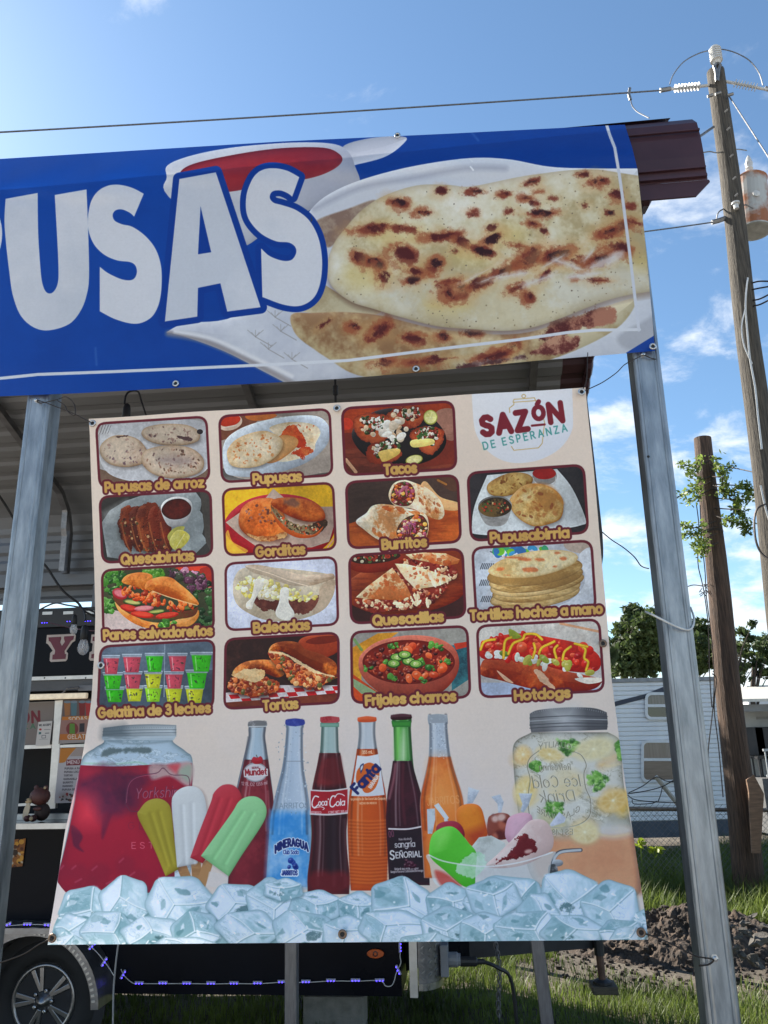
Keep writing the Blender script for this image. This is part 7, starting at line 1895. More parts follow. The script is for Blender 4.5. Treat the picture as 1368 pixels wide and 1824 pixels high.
ball('muzzle', ba - 15 * u, 4.75, bz + 38 * u, 6.5 * u, 6 * u, 6 * u, M_tan, head); ball('nose', ba - 18.5 * u, 4.733, bz + 40 * u, 1.8 * u, 1.6 * u, 1.5 * u, M_bk, head); ball('eye', ba - 9 * u, 4.742, bz + 46 * u, 1.4 * u, 1.2 * u, 1.4 * u, M_bk, head)
ball('leg', ba - 12 * u, 4.74, bz + 7 * u, 7 * u, 9 * u, 6.5 * u, M_br, bear); ball('leg', ba + 0 * u, 4.735, bz + 7 * u, 7 * u, 9 * u, 6.5 * u, M_br, bear); ball('foot_pad', ba + .5 * u, 4.71, bz + 7 * u, 4 * u, 2 * u, 4 * u, M_tan, bear)
ball('arm', ba + 4 * u, 4.75, bz + 24 * u, 9 * u, 4 * u, 4 * u, M_br, bear)
MB().prism([W(ba - 14 * u + 6 * u * math.cos(f) + 3 * u * math.sin(f), 4.725, bz + 20 * u + 16 * u * math.sin(f)) for f in np.linspace(0, 2 * math.pi, 15)[:-1]], E2 * .006).build('card', mat('cream_card', (.5, .42, .3), .7, 0, .1), bear)

# ---------------------------------------------------------------- blue light strings
M_led = mat('blue_led', (.1, .1, .6), .4, 0, 0, emit=(.06, .03, 1.0), estr=3.2)
M_clear = mat('clear_module', (.35, .36, .45), .3, 0, .1)
def led_mesh():
    pl_ = MB().box(-.027, .027, -.003, .003, -.006, .006, fr=lambda a, b, z: Vector((a, b, z))).build('led_module', M_clear)
    dt = MB()
    for k in (-.018, 0, .018):
        dt.lathe((k, -.003, 0), (0, -1, 0), [(0, .0032), (.003, .0026)], 6)
    d_o = dt.build('led_diodes', M_led, None, base=(0, 0, 0))
    return pl_, d_o
led_plate, led_dots = led_mesh()
first = [True]
def light_string(label, pts, b, spots, sag=.004):
    t = thing('led_string', label, 'light string', W(*(lambda q: (q[0], b, q[1]))(loc(pts[0][0], pts[0][1], b))), 'blue light strings on the trailer')
    P3 = pxw([(x, y, b - .012) for x, y in pts])
    MB().tube(catmull(P3, 5), .0022, 5).build('string_wire', M_cable, t)
    for (x, y, an) in spots:
        a, z = loc(x, y, b - .016)
        M = Matrix.Translation(W(a, b - .016, z)) @ Matrix.Rotation(-PSI, 4, 'Z') @ Matrix.Rotation(R(-an), 4, 'Y')
        p_ = dup_to(led_plate, 'led_module', M, t)
        q_ = dup_to(led_dots, 'led_diodes', M, p_)
    return t
z8 = lambda l: [(180 + x / 2.206, 1640 + y / 2.206) for x, y in l]
mods = [(150, 247, 0), (243, 246, 0), (337, 247, 0), (432, 247, 0), (522, 247, 0), (615, 246, 0), (712, 242, 0), (805, 241, 0), (903, 237, 0), (1000, 236, 0), (1095, 236, 2)]
light_string('blue light string along the lower edge of the trailer', z8([(78, 190), (90, 215), (112, 236), (130, 247)] + [(m[0], m[1] + (1.5 if i % 2 else 0)) for i, m in enumerate(mods)] + [(1118, 256), (1140, 256), (1152, 236), (1158, 212), (1165, 195), (1178, 165), (1175, 140), (1178, 105)]), 4.945,
    [(180 + x / 2.206, 1640 + y / 2.206, a_) for x, y, a_ in mods + [(89, 213, 60), (1165, 195, -62), (1178, 105, 90)]])
light_string('blue light string under the trailer roof edge above the letters', [(-40, 1116), (80, 1109), (125, 1107), (157, 1106), (240, 1100), (330, 1095)], 4.94, [(38, 1112, 0), (80, 1109.5, 0), (125, 1107, 0), (157, 1106.5, 0), (215, 1102, 0)])
light_string('blue light string on the wheel fender', [(0, 1650), (15, 1649), (48, 1647), (86, 1649), (130, 1668), (166, 1690), (190, 1718), (204, 1740)], 4.74, [(13, 1648, 20), (49, 1647, 0), (86, 1648, 0), (165, 1686, 42), (187, 1714, 58)])
for o in (led_plate, led_dots):
    bpy.data.objects.remove(o)

# ---------------------------------------------------------------- string of bulbs under the roof
M_glass = glassy('bulb_glass', (.9, .9, .92), .02, .28)
M_sock = mat('bulb_socket', (.012, .012, .013), .6, 0, .1)
def bulb(par, x, y, b, s=1.0, ln=.0):
    a, z = loc(x, y, b)
    c = W(a, b, z)
    so2 = MB().lathe(c, (0, 0, -1), [(-.03 * s, .006 * s), (-.02 * s, .016 * s), (0, .02 * s), (.045 * s, .022 * s), (.05 * s, .017 * s)], 12).build('socket', M_sock, par, smooth=True)
    MB().lathe(c + Vector((0, 0, -.048 * s)), (0, 0, -1), [(0, .016 * s), (.02 * s, .024 * s), (.045 * s, .03 * s), (.065 * s, .027 * s), (.08 * s, .016 * s), (.085 * s, .004 * s)], 14).build('bulb', M_glass, par, smooth=True)
    MB().tube([c + Vector((0, 0, -.05 * s)), c + E1 * .006 + Vector((0, 0, -.08 * s)), c - E1 * .006 + Vector((0, 0, -.095 * s)), c + Vector((0, 0, -.06 * s))], .0015, 4).build('filament', M_steel, par)
sl = thing('bulb_string', 'black cable with clear bulbs strung under the carport roof', 'string lights', W(-2, 4.3, 3))
cab = pxw([(-60, 800, 3.6), (0, 885, 3.9), (22, 920, 4.0), (60, 985, 4.15), (83, 1010, 4.2), (110, 1050, 4.22), (140, 1075, 4.25), (152, 1090, 4.25), (200, 1100, 4.3), (300, 1060, 4.4)])
MB().tube(catmull(cab, 6), .007, 6).build('cable', M_sock, sl)
MB().tube(catmull(pxw([(60, 1092, 4.5), (95, 1075, 4.5), (120, 1078, 4.4), (152, 1084, 4.26), (180, 1096, 4.3)]), 6), .005, 6).build('cable', M_sock, sl)
MB().tube(catmull(pxw([(80, 1107, 4.7), (120, 1117, 4.6), (150, 1122, 4.5), (200, 1126, 4.4)]), 6), .004, 6).build('cable', mat('maroon_cable', (.06, .02, .03), .6, 0, .1), sl)
MB().tube(catmull(pxw([(140, 1076, 4.25), (150, 1090, 4.2), (152, 1105, 4.1)]), 4), .006, 6).build('cable', M_sock, sl)
bulb(sl, 151, 1123, 4.1, 1.02); bulb(sl, 133, 1101, 4.35, .74)
MB().tube(catmull(pxw([(222, 720, 3.45), (224, 705, 3.45), (232, 697, 3.45), (246, 698, 3.45), (252, 715, 3.47), (262, 745, 3.5)]), 5), .005, 6).build('cable', M_sock, sl)
bulb(sl, 226, 728, 3.45, .95)
MB().tube(pxw([(597, 660, 3.3), (598, 740, 3.3)]), .006, 6).build('cable', M_sock, sl)
MB().lathe(W(loc(597.5, 686, 3.3)[0], 3.3, loc(597.5, 686, 3.3)[1]), (0, 0, -1), [(0, .006), (.006, .012), (.05, .012), (.056, .006)], 10).build('connector', M_sock, sl)
# ================================================================ beyond the fence
# white camper
def flat(X, Y, z):
    return Vector((X, Y, z))
cy_ = 15.0
camper = thing('camper', 'long white camper with ribbed siding and dark swoosh behind the fence', 'camper', (4.5, 16, -.4))
M_side = mat('white_siding', (.78, .79, .8), .4, 0, .08, 2, c2=(.84, .84, .83))
pT = at(1190, 1208, cy_); pB = at(1190, 1462, cy_)
xl, xr = at(760, 1300, cy_).x, at(1322, 1300, cy_).x
zt, zb = pT.z, pB.z
n_lap = 30
pr_ = []
for i in range(n_lap):
    z0 = zb + (zt - .06 - zb) * i / n_lap; z1 = zb + (zt - .06 - zb) * (i + 1) / n_lap
    pr_ += [(0, z0), (-.016, z0 + (z1 - z0) * .18), (-.012, z0 + (z1 - z0) * .82), (0, z1 - .002)]
for i in range(n_lap):
    MB().strip([[flat(X, cy_ + dy, z) for X in (xl, xr)] for dy, z in pr_[4 * i:4 * i + 4]]).build('siding_board', M_side, camper)
MB().box(xl, xr, cy_ + .002, cy_ + 2.4, zb, zt - .061, fr=flat).build('shell', M_side, camper)
MB().box(xl - .02, xr + .02, cy_ - .04, cy_ + 2.45, zt - .06, zt + .01, fr=flat).build('roof', mat('camper_roof', (.3, .3, .3), .6, 0, .2), camper)
MB().box(xl, xr, cy_ + .0, cy_ + 2.3, zb - .28, zb - .001, fr=flat).build('skirt', mat('camper_skirt', (.07, .085, .11), .5, 0, .2), camper)
for x in (900, 980, 1060):
    X = at(x, 1470, cy_).x
    MB().lathe((X, cy_ + .1, zb - .25), (0, 1, 0), [(0, .2), (.02, .32), (.18, .32), (.2, .2)], 20).build('wheel', M_blackm, camper)
M_navy = mat('navy_stripe', (.03, .04, .065), .5, 0, .1)
def decal(par, name, q, m, Y, d=.004):
    return MB().prism([at(x, y, Y) for x, y in q], (0, d, 0)).build(name, m, par)
decal(camper, 'stripe', [(1040, 1268), (1098, 1249), (1150, 1236), (1180, 1224), (1262, 1208.5), (1262, 1207), (1240, 1216), (1182, 1233), (1150, 1244), (1100, 1257), (1040, 1280)], M_navy, cy_ - .022)
def window(par, x0, y0, x1, y1, ybar, Y, up, lo_):
    mb = MB()
    rr = 9
    def ring(x0, y0, x1, y1, r):
        o = []
        for cx_, cy2, a0 in ((x1 - r, y0 + r, -90), (x1 - r, y1 - r, 0), (x0 + r, y1 - r, 90), (x0 + r, y0 + r, 180)):
            for k in range(5):
                f = R(a0 + 22.5 * k)
                o.append((cx_ + r * math.cos(f), cy2 + r * math.sin(f)))
        return o
    fm = mat('window_frame', (.6, .62, .64), .4, .2, .1)
    A_ = ring(x0, y0, x1, y1, 11); B_ = ring(x0 + 5, y0 + 5, x1 - 5, y1 - 5, 7)
    va = [at(x, y, Y - .05) for x, y in A_] + [at(x, y, Y - .05) for x, y in B_] + [at(x, y, Y - .01) for x, y in B_] + [at(x, y, Y - .01) for x, y in A_]
    n = len(A_)
    fs = []
    for i in range(n):
        j = (i + 1) % n
        fs += [(i, j, n + j, n + i), (n + i, n + j, 2 * n + j, 2 * n + i), (3 * n + i, 3 * n + j, j, i)]
    f_o = MB().add(va, fs).build('window_frame', fm, par)
    MB().prism([at(x, y, Y - .024) for x, y in ((x0 + 4, y0 + 4), (x1 - 4, y0 + 4), (x1 - 4, ybar), (x0 + 4, ybar))], (0, .004, 0)).build('pane', up, f_o)
    MB().prism([at(x, y, Y - .0235) for x, y in ((x0 + 4, ybar + 1), (x1 - 4, ybar + 1), (x1 - 4, y1 - 4), (x0 + 4, y1 - 4))], (0, .004, 0)).build('pane', lo_, f_o)
    MB().prism([at(x, y, Y - .045) for x, y in ((x0 + 4, ybar - 2.5), (x1 - 4, ybar - 2.5), (x1 - 4, ybar + 2.5), (x0 + 4, ybar + 2.5))], (0, .015, 0)).build('window_bar', fm, f_o)
M_p1 = mat('curtained_glass', (.10, .09, .085), .12, 0, .35, 2.2, stretch=(9, 1, .4), spec=.8)
M_p2 = mat('dark_glass', (.02, .025, .022), .08, 0, .3, 2, spec=.8)
M_p3 = mat('wood_glass', (.12, .09, .07), .2, 0, .3, 2.5, stretch=(.6, 1, 8), spec=.7)
window(camper, 1149, 1233, 1222, 1282, 1257, cy_, M_p1, M_p2)
window(camper, 1142, 1318, 1224, 1394, 1353, cy_, M_p1, M_p3)
# bent pipe and loose wires leaning on the fence
wm = mat('pale_pipe', (.45, .42, .36), .6, .2, .2)
lean = thing('leaning_pipe', 'pale pipe with loose wires leaning behind the chain link fence', 'pipe', at(1180, 1470, 10.9))
MB().tube([at(1168, 1383, 10.9), at(1205, 1430, 10.9), at(1232, 1470, 10.9)], .03, 8).build('pipe', wm, lean)
for pts in ([(1120, 1412), (1145, 1400), (1169, 1384), (1190, 1392), (1230, 1392)], [(1118, 1414), (1150, 1409), (1180, 1401), (1205, 1388), (1228, 1392)], [(1118, 1416), (1130, 1424), (1160, 1428), (1205, 1430)], [(1180, 1400), (1177, 1415), (1172, 1428)], [(1126, 1424), (1130, 1432), (1160, 1431), (1170, 1427)]):
    MB().tube(catmull([at(x, y, 10.85) for x, y in pts], 5), .006, 4).build('loose_wire', M_wire, lean)
# house on the right
hy = 19.0
house = thing('house', 'pale house with tin porch roof and railing partly behind the short wooden pole', 'house', at(1390, 1440, hy))
hz = lambda y: at(1380, y, hy).z
hx = lambda x: at(x, 1300, hy).x
M_hw = mat('house_wall', (.36, .37, .36), .7, 0, .1, 2)
MB().box(hx(1290), hx(1700), hy, hy + 5, hz(1470), hz(1258), fr=flat).build('wall', M_hw, house)
MB().hexa([Vector((hx(1285), hy - 1.0, hz(1252))), Vector((hx(1720), hy - 1.0, hz(1252))), Vector((hx(1720), hy + 3, hz(1215))), Vector((hx(1285), hy + 3, hz(1215))), Vector((hx(1285), hy - 1.0, hz(1247))), Vector((hx(1720), hy - 1.0, hz(1247))), Vector((hx(1720), hy + 3, hz(1210))), Vector((hx(1285), hy + 3, hz(1210)))]).build('roof', mat('tin_roof', (.62, .58, .5), .5, .2, .15, 1, stretch=(12, 1, 1)), house)
MB().box(hx(1290), hx(1700), hy - .8, hy - .6, hz(1268), hz(1256), fr=flat).build('porch_beam', mat('porch_beam', (.25, .25, .24), .7, 0, .1), house)
MB().box(hx(1350), hx(1700), hy - .02, hy - .001, hz(1281), hz(1276), fr=flat).build('wall_trim', mat('porch_beam', (.25, .25, .24)), house)
rail_m = mat('porch_rail', (.4, .42, .42), .5, .3, .1)
MB().box(hx(1320), hx(1700), hy - .98, hy - .94, hz(1336), hz(1332), fr=flat).build('porch_rail', rail_m, house)
MB().box(hx(1320), hx(1700), hy - .98, hy - .94, hz(1380), hz(1376), fr=flat).build('porch_rail', rail_m, house)
for i in range(22):
    X = hx(1322) + i * .11
    MB().box(X, X + .025, hy - .97, hy - .95, hz(1376), hz(1336), fr=flat).build('baluster', rail_m, house)
MB().box(hx(1310), hx(1700), hy - 1.0, hy - .001, hz(1476), hz(1382), fr=flat).build('porch_floor', mat('porch_base', (.1, .1, .1), .8, 0, .2), house)
for i, x in enumerate((1338, 1352)):
    ch = thing('porch_chair', ('dark chair nearest the pole on the house porch', 'dark chair farther along the house porch')[i], 'chair', at(x, 1335, hy - .5))
    X = hx(x) - .0
    z0 = hz(1382)
    MB().box(X - .2, X + .2, hy - .55, hy - .2, z0 + .4, z0 + .45, fr=flat).build('seat', M_blackm, ch)
    MB().box(X - .2, X + .2, hy - .2, hy - .16, z0 + .46, z0 + 1.1, fr=flat).build('backrest', M_blackm, ch, bevel=.03)
    for sx in (-.18, .15):
        for sy in (-.53, -.23):
            MB().box(X + sx, X + sx + .03, hy + sy, hy + sy + .03, z0, z0 + .399, fr=flat).build('leg', M_blackm, ch)
# white box truck roof beyond the house
by_ = 27
tk = thing('box_truck', 'white box truck top showing above the house roof', 'truck', at(1400, 1300, by_))
bx_, bz_ = (lambda x: at(x, 1230, by_).x), (lambda y: at(1350, y, by_).z)
M_tw = mat('truck_white', (.7, .71, .72), .4, 0, .06)
MB().box(bx_(1330), bx_(1600), by_, by_ + 2.3, bz_(1440), bz_(1222), fr=flat).build('cargo_box', M_tw, tk)
MB().box(bx_(1338), bx_(1600), by_ - .04, by_ - .001, bz_(1228), bz_(1221), fr=flat).build('top_rail', mat('rail_grey', (.35, .36, .38), .5, .3, .1), tk)
MB().box(bx_(1339), bx_(1345), by_ - .05, by_ - .041, bz_(1225.5), bz_(1222.5), fr=flat).build('marker_light', mat('red_lens', (.5, .03, .02), .3, 0, 0), tk)
MB().box(bx_(1326), bx_(1333), by_ - .2, by_ - .05, bz_(1245), bz_(1222), fr=flat).build('mirror', M_tw, tk)

# ---------------------------------------------------------------- chain link fence
fy = 10.4
fence = thing('chain_link_fence', 'chain link fence with a rusty top rail in front of the camper', 'fence', at(1240, 1560, fy))
M_fw = mat('fence_wire', (.16, .16, .155), .5, .7, .2, 20); M_fr = mat('fence_rail', (.2, .15, .11), .6, .4, .3, 15)
fl, fr_ = at(1060, 1437, fy), at(1440, 1441, fy)
ztop = lambda X: fl.z + (fr_.z - fl.z) * (X - fl.x) / (fr_.x - fl.x)
MB().tube([Vector((fl.x - 2, fy, ztop(fl.x - 2) - .02)), Vector((fr_.x + 1, fy, ztop(fr_.x + 1) - .02))], .024, 8).build('top_rail', M_fr, fence)
mesh = MB()
zlo = -.42
dx = .072
H_ = fl.z + .05 - zlo
X = fl.x - 2 - H_
rndf = random.Random(3)
while X < fr_.x + 1:
    for sgn in (1, -1):
        x0, z0 = X, zlo
        x1, z1 = X + H_, ztop(X + H_) + .05
        if sgn < 0:
            x0, x1 = x1, x0
        if min(x0, x1) > fl.x - 2.2:
            o = .004 * sgn
            pts = [Vector((x0 + (x1 - x0) * t, fy - .03 + o + .012 * math.sin(7 * t + X), z0 + (z1 - z0) * t)) for t in (0, .25, .5, .75, 1)]
            mesh.tube(pts, .0024, 3, cap=False)
    X += dx
wm_ = mesh.build('wire_mesh', M_fw, fence)
wm_['kind'] = 'stuff'
for x in (1090, 1395):
    X = at(x, 1440, fy).x
    MB().tube([Vector((X, fy + .03, zlo)), Vector((X, fy + .03, ztop(X) + .06))], .03, 8).build('fence_post', M_fr, fence)

# ---------------------------------------------------------------- wooden poles
M_pole = mat('weathered_pole', (.045, .037, .028), .85, 0, .35, 5, stretch=(14, 14, .6), bump=.7, bscale=10, c2=(.115, .096, .072))
M_pole2 = mat('brown_pole', (.05, .03, .02), .85, 0, .35, 5, stretch=(14, 14, .6), bump=.7, bscale=10, c2=(.13, .078, .05))
up_t = at(1276, 128, 8.2); up_b = at(1338, 640, 8.2)
kdir = (up_b - up_t) / (up_b.z - up_t.z)
def on_pole(z):
    return up_t + kdir * (z - up_t.z)
upole = thing('utility_pole', 'tall weathered utility pole with insulators and wires at the right', 'utility pole', on_pole(-.2))
zz = np.linspace(-.3, up_t.z, 14)
pole_sh = MB()
pole_sh.tube([on_pole(z) + Vector((.012 * math.sin(z * 1.7), 0, 0)) for z in zz], [.165 - .055 * i / 13 for i in range(14)], 18)
pole_sh.build('shaft', M_pole, upole, smooth=False)
pt = on_pole(up_t.z)
M_por = mat('porcelain', (.55, .55, .53), .3, 0, .1, 20)
M_hw2 = mat('line_hardware', (.22, .22, .22), .5, .7, .2, 20)
def px8(x, y, Y=8.2):
    return at(x, y, Y)
brk = MB()
brk.tube([px8(1277, 145, 8.05), px8(1275, 125, 8.05), px8(1272, 118, 8.08), px8(1277, 112, 8.1)], .022, 6)
brk.tube([px8(1278, 145, 8.05), px8(1280, 125, 8.05), px8(1283, 116, 8.08), px8(1278, 112, 8.1)], .022, 6)
brk.build('top_bracket', M_hw2, upole)
ip = px8(1277, 113, 8.1)
prf = [(0, .03)]
for i in range(6):
    prf += [(.03 + i * .035, .05), (.04 + i * .035, .078), (.055 + i * .035, .078), (.06 + i * .035, .05)]
prf += [(.25, .045), (.27, .05), (.29, .03)]
MB().lathe(ip, (.02, 0, 1), prf, 14).build('pin_insulator', M_por, upole, smooth=False)
def sheds(p0, p1, n=8):
    d = p1 - p0
    g = [(0, .02), (d.length * .2, .02)]
    for i in range(n):
        t = d.length * (.22 + .56 * i / n)
        g += [(t, .018), (t + .004, .052), (t + .012, .052), (t + .016, .018)]
    g += [(d.length * .82, .02), (d.length, .014)]
    return MB().lathe(p0, d, g, 12)
sheds(px8(1264, 152), px8(1180, 160)).build('strain_insulator', M_por, upole)
sheds(px8(1292, 145), px8(1368, 160, 8.1)).build('strain_insulator', M_por, upole)
for x, y, x2, y2 in ((1194, 158, 1176, 161), (1362, 157, 1384, 164)):
    MB().tube([px8(x, y), px8(x2, y2)], .03, 6).build('line_clamp', M_hw2, upole)
MB().tube(catmull([px8(1193, 150), px8(1200, 132), px8(1218, 110), px8(1245, 95), px8(1270, 89), px8(1287, 88), px8(1310, 94), px8(1335, 108), px8(1352, 130), px8(1359, 152)], 5), .008, 5).build('jumper_wire', M_hw2, upole)
for x, y in ((1278, 168), (1300, 170), (1264, 172)):
    MB().tube([px8(x - 4, y, 8.04), px8(x + 6, y - 3, 8.03)], .02, 6).build('bolt_hardware', M_hw2, upole)
MB().tube([px8(1299, 172, 8.1), px8(1330, 220, 7.6), px8(1372, 285, 7.0)], .009, 5).build('guy_wire', M_hw2, upole)
MB().tube([px8(1271, 226, 8.1), px8(1242, 246, 7.7)], .018, 6).build('brace_rod', M_hw2, upole)
MB().tube(catmull([px8(1252, 272, 8.0), px8(1265, 270, 8.05), px8(1280, 272, 8.1), px8(1310, 266, 8.3), px8(1330, 268, 8.45)], 4), .008, 5).build('jumper_wire', M_hw2, upole)
for y in (200, 232, 280, 320, 350):
    q = px8(1291 + (y - 200) * .12, y, 8.02)
    MB().tube([q, q + Vector((.03, -.03, .02))], .012, 5).build('pole_step', M_hw2, upole)
# transformer
tq0, tq1 = px8(1344, 412, 8.5), px8(1336, 318, 8.5)
tfm = thing('transformer', 'rust streaked white drum transformer hung on the utility pole', 'transformer', tq0)
M_tf = mat('rusty_drum', (.5, .5, .47), .6, .1, .1, 2.2, c2=(.32, .12, .05), lo=.4, hi=.52)
dv = tq1 - tq0
MB().lathe(tq0, dv, [(0, .19), (.02, .2), (dv.length * .93, .2), (dv.length * .95, .21), (dv.length, .17)], 28).build('drum', M_tf, tfm, smooth=False)
MB().lathe(tq0 - dv.normalized() * .012, dv, [(0, .17), (.01, .205), (.03, .205)], 28).build('drum_rim', mat('drum_grey', (.4, .4, .37), .6, .2, .2), tfm)
MB().lathe(tq1, dv, [(0, .035), (.03, .05), (.05, .035), (.07, .05), (.09, .035), (.11, .05), (.13, .035), (.15, .05), (.17, .04), (.24, .05), (.32, .03), (.36, .012)], 12).build('bushing', M_por, tfm)
MB().lathe(px8(1347, 345, 8.3), (0, -1, 0), [(0, .045), (.012, .045), (.02, .012)], 12).build('gauge', M_por, tfm)
MB().tube([px8(1312, 366, 8.2), px8(1330, 365, 8.3), px8(1342, 372, 8.3)], .01, 5).build('lead_wire', M_hw2, tfm)
MB().tube([px8(1313, 340, 8.3), px8(1316, 390, 8.3)], .03, 6).build('hanger', M_hw2, tfm)
# lower line hardware and cables
MB().tube([px8(1294, 388), px8(1280, 393), px8(1268, 396)], .03, 6).build('line_clamp', M_hw2, upole)
MB().tube(catmull([px8(1276, 392), px8(1280, 378), px8(1292, 371), px8(1310, 366, 8.1)], 4), .009, 5).build('jumper_wire', M_hw2, upole)
MB().lathe(px8(1312, 372, 8.05), (0, 0, 1), [(0, .03), (.06, .03), (.07, .05), (.09, .05), (.1, .03)], 10).build('spool_insulator', M_por, upole)
MB().tube(catmull([px8(1332, 495, 8.05), px8(1329, 520, 8.03), px8(1328, 550, 8.03), px8(1331, 590, 8.03), px8(1336, 640, 8.02), px8(1345, 690, 8.02), px8(1350, 740, 8.02), px8(1357, 800, 8.0)], 4), .011, 5).build('ground_wire', M_cable, upole)
MB().tube(catmull([px8(1328, 548, 8.02), px8(1321, 580, 8.0), px8(1324, 610, 8.0), px8(1332, 632, 8.01), px8(1340, 648, 8.02)], 4), .008, 5).build('ground_wire', M_cable, upole)
for y0, y1 in ((504, 506), (516, 512), (535, 520), (545, 530)):
    MB().tube(catmull([px8(1340, y0, 8.1), px8(1355, y0 - 3, 8.0), px8(1385, y1 - 4, 7.8)], 4), .01, 5).build('service_cable', M_wire, upole)
MB().tube(catmull([px8(1364, 898, 8.0), px8(1350, 905, 8.0), px8(1344, 925, 8.0), px8(1346, 960, 8.0), px8(1356, 985, 8.0), px8(1375, 1000, 7.9)], 5), .012, 5).build('service_cable', M_wire, upole)
MB().tube(catmull([px8(1355, 865, 8.0), px8(1360, 890, 8.0), px8(1368, 920, 8.0), px8(1380, 950, 8.0)], 4), .01, 5).build('service_cable', M_cable, upole)

# overhead lines
def line(name, p0, p1, r, sag, label, n=24):
    pts = [p0 + (p1 - p0) * (i / n) - Vector((0, 0, sag * 4 * (i / n) * (1 - i / n))) for i in range(n + 1)]
    return tag(MB().tube(pts, r, 5).build(name, M_hw2), label, 'wire')
line('power_line', px8(1178, 161), at(-500, 262, 7.5), .011, .04, 'bare power line crossing the sky above the blue banner')
line('power_line', px8(1268, 396), at(900, 440, 8.0), .009, .02, 'thin lower line running behind the blue banner to the pole')
line('power_line', px8(1362, 160), at(1700, 260, 7.6), .011, .03, 'short power line leaving the pole past the right picture edge', 8)
tc_ = thing('hot_line_clamp', 'clamp with a curled lead hanging on the power line', 'clamp', at(1122, 160, 8.15))
MB().tube([at(1122, 157, 8.15), at(1120, 168, 8.15), at(1123, 178, 8.15)], .02, 6).build('clamp_body', M_hw2, tc_)
MB().tube(catmull([at(1123, 176, 8.15), at(1126, 188, 8.1), at(1134, 198, 8.0), at(1146, 205, 7.8), at(1156, 210, 7.6)], 5), .008, 5).build('lead', M_hw2, tc_)
# short pole with vine
sp_t = at(1252, 781, 10.0); sp_b = at(1322, 1460, 10.0)
kd2 = (sp_b - sp_t) / (sp_b.z - sp_t.z)
on2 = lambda z: sp_t + kd2 * (z - sp_t.z)
spole = thing('wooden_pole', 'short cut-off brown wooden pole with a vine growing near its top', 'pole', on2(-.3))
zz = np.linspace(-.5, sp_t.z, 12)
MB().tube([on2(z) + Vector((.01 * math.sin(z * 2.1), 0, 0)) for z in zz], [.185 - .07 * i / 11 for i in range(12)], 18).build('shaft', M_pole2, spole)
q = on2(at(1290, 945, 10).z)
MB().lathe(q, (-kd2.x, 0, -1), [(0, .135), (.02, .137), (.03, .135)], 18).build('band', M_wire, spole)
for pts in ([(1240, 895), (1245, 940), (1243, 1000), (1250, 1035), (1255, 1060), (1262, 1120), (1264, 1200), (1268, 1260)], [(1247, 900), (1250, 960), (1256, 1020), (1258, 1060), (1268, 1140), (1272, 1200), (1270, 1260), (1262, 1330), (1262, 1350)], [(1268, 1200), (1276, 1210), (1272, 1260), (1280, 1330), (1288, 1420)]):
    MB().tube(catmull([at(x, y, 9.8) for x, y in pts], 4), .007, 4).build('cable', M_wire, spole)
MB().tube(catmull([at(1222, 1046, 9.8), at(1235, 1042, 9.8), at(1252, 1044, 9.8)], 4), .006, 4).build('cable', M_wire, spole)
MB().tube([at(1290, 830, 9.9), at(1320, 836, 9.4), at(1352, 843, 8.6)], .008, 5).build('cable', M_wire, spole)
rnd = random.Random(2)
tang = MB()
for k in range(26):
    c = at(1258 + rnd.uniform(-8, 8), 1050 + rnd.uniform(-9, 10), 9.78)
    tang.tube([c, c + Vector((rnd.uniform(-.06, .06), rnd.uniform(-.03, .03), rnd.uniform(-.06, .06)))], .005, 3)
tang.build('wire_tangle', M_wire, spole)
M_pl = mat('plywood', (.2, .12, .075), .8, 0, .3, 6, stretch=(1, 1, 8))
brd = MB().prism([at(x, y, 9.7) for x, y in ((1330, 1389), (1343, 1380), (1361, 1414), (1355, 1520), (1340, 1520), (1334, 1410))], (0, .03, 0)).build('plywood_offcut', M_pl)
tag(brd, 'pointed brown board leaning at the foot of the short wooden pole', 'board')

# ---------------------------------------------------------------- leaves
def leaf_mesh(name, m, centres, size, parent=None, seed=0, normals=None, asp=.5, base=None):
    r = np.random.RandomState(seed)
    n = len(centres)
    c = np.array(centres, np.float32)
    d1 = r.randn(n, 3); d1 /= np.linalg.norm(d1, axis=1)[:, None]
    d2 = r.randn(n, 3); d2 -= (d2 * d1).sum(1)[:, None] * d1; d2 /= np.linalg.norm(d2, axis=1)[:, None]
    s_ = (size * (.6 + .8 * r.rand(n)))[:, None]
    A = c - d1 * s_; B = c + d2 * s_ * asp; C_ = c + d1 * s_; D = c - d2 * s_ * asp
    base = np.array(base if base is not None else c.mean(0))
    v = np.stack([A, B, C_, D], 1).reshape(-1, 3) - base
    me = bpy.data.meshes.new(name)
    me.vertices.add(n * 4); me.vertices.foreach_set('co', v.astype(np.float32).ravel())
    me.loops.add(n * 4); me.loops.foreach_set('vertex_index', np.arange(n * 4, dtype=np.int32))
    me.polygons.add(n); me.polygons.foreach_set('loop_start', np.arange(0, n * 4, 4, dtype=np.int32))
    me.update(calc_edges=True); me.validate()
    me.materials.append(m)
    o = bpy.data.objects.new(name, me)
    COL.objects.link(o)
    o.location = base
    if parent:
        adopt(o, parent)
    return o
M_leaf = mat('oak_leaves', (.035, .065, .02), .6, 0, .45, .6, c2=(.1, .14, .04), trans=.4)
M_leaf2 = mat('young_leaves', (.13, .2, .04), .5, 0, .3, 6, c2=(.26, .34, .07), trans=.5)
M_bark = mat('bark', (.06, .045, .035), .9, 0, .3, 8, bump=.5)
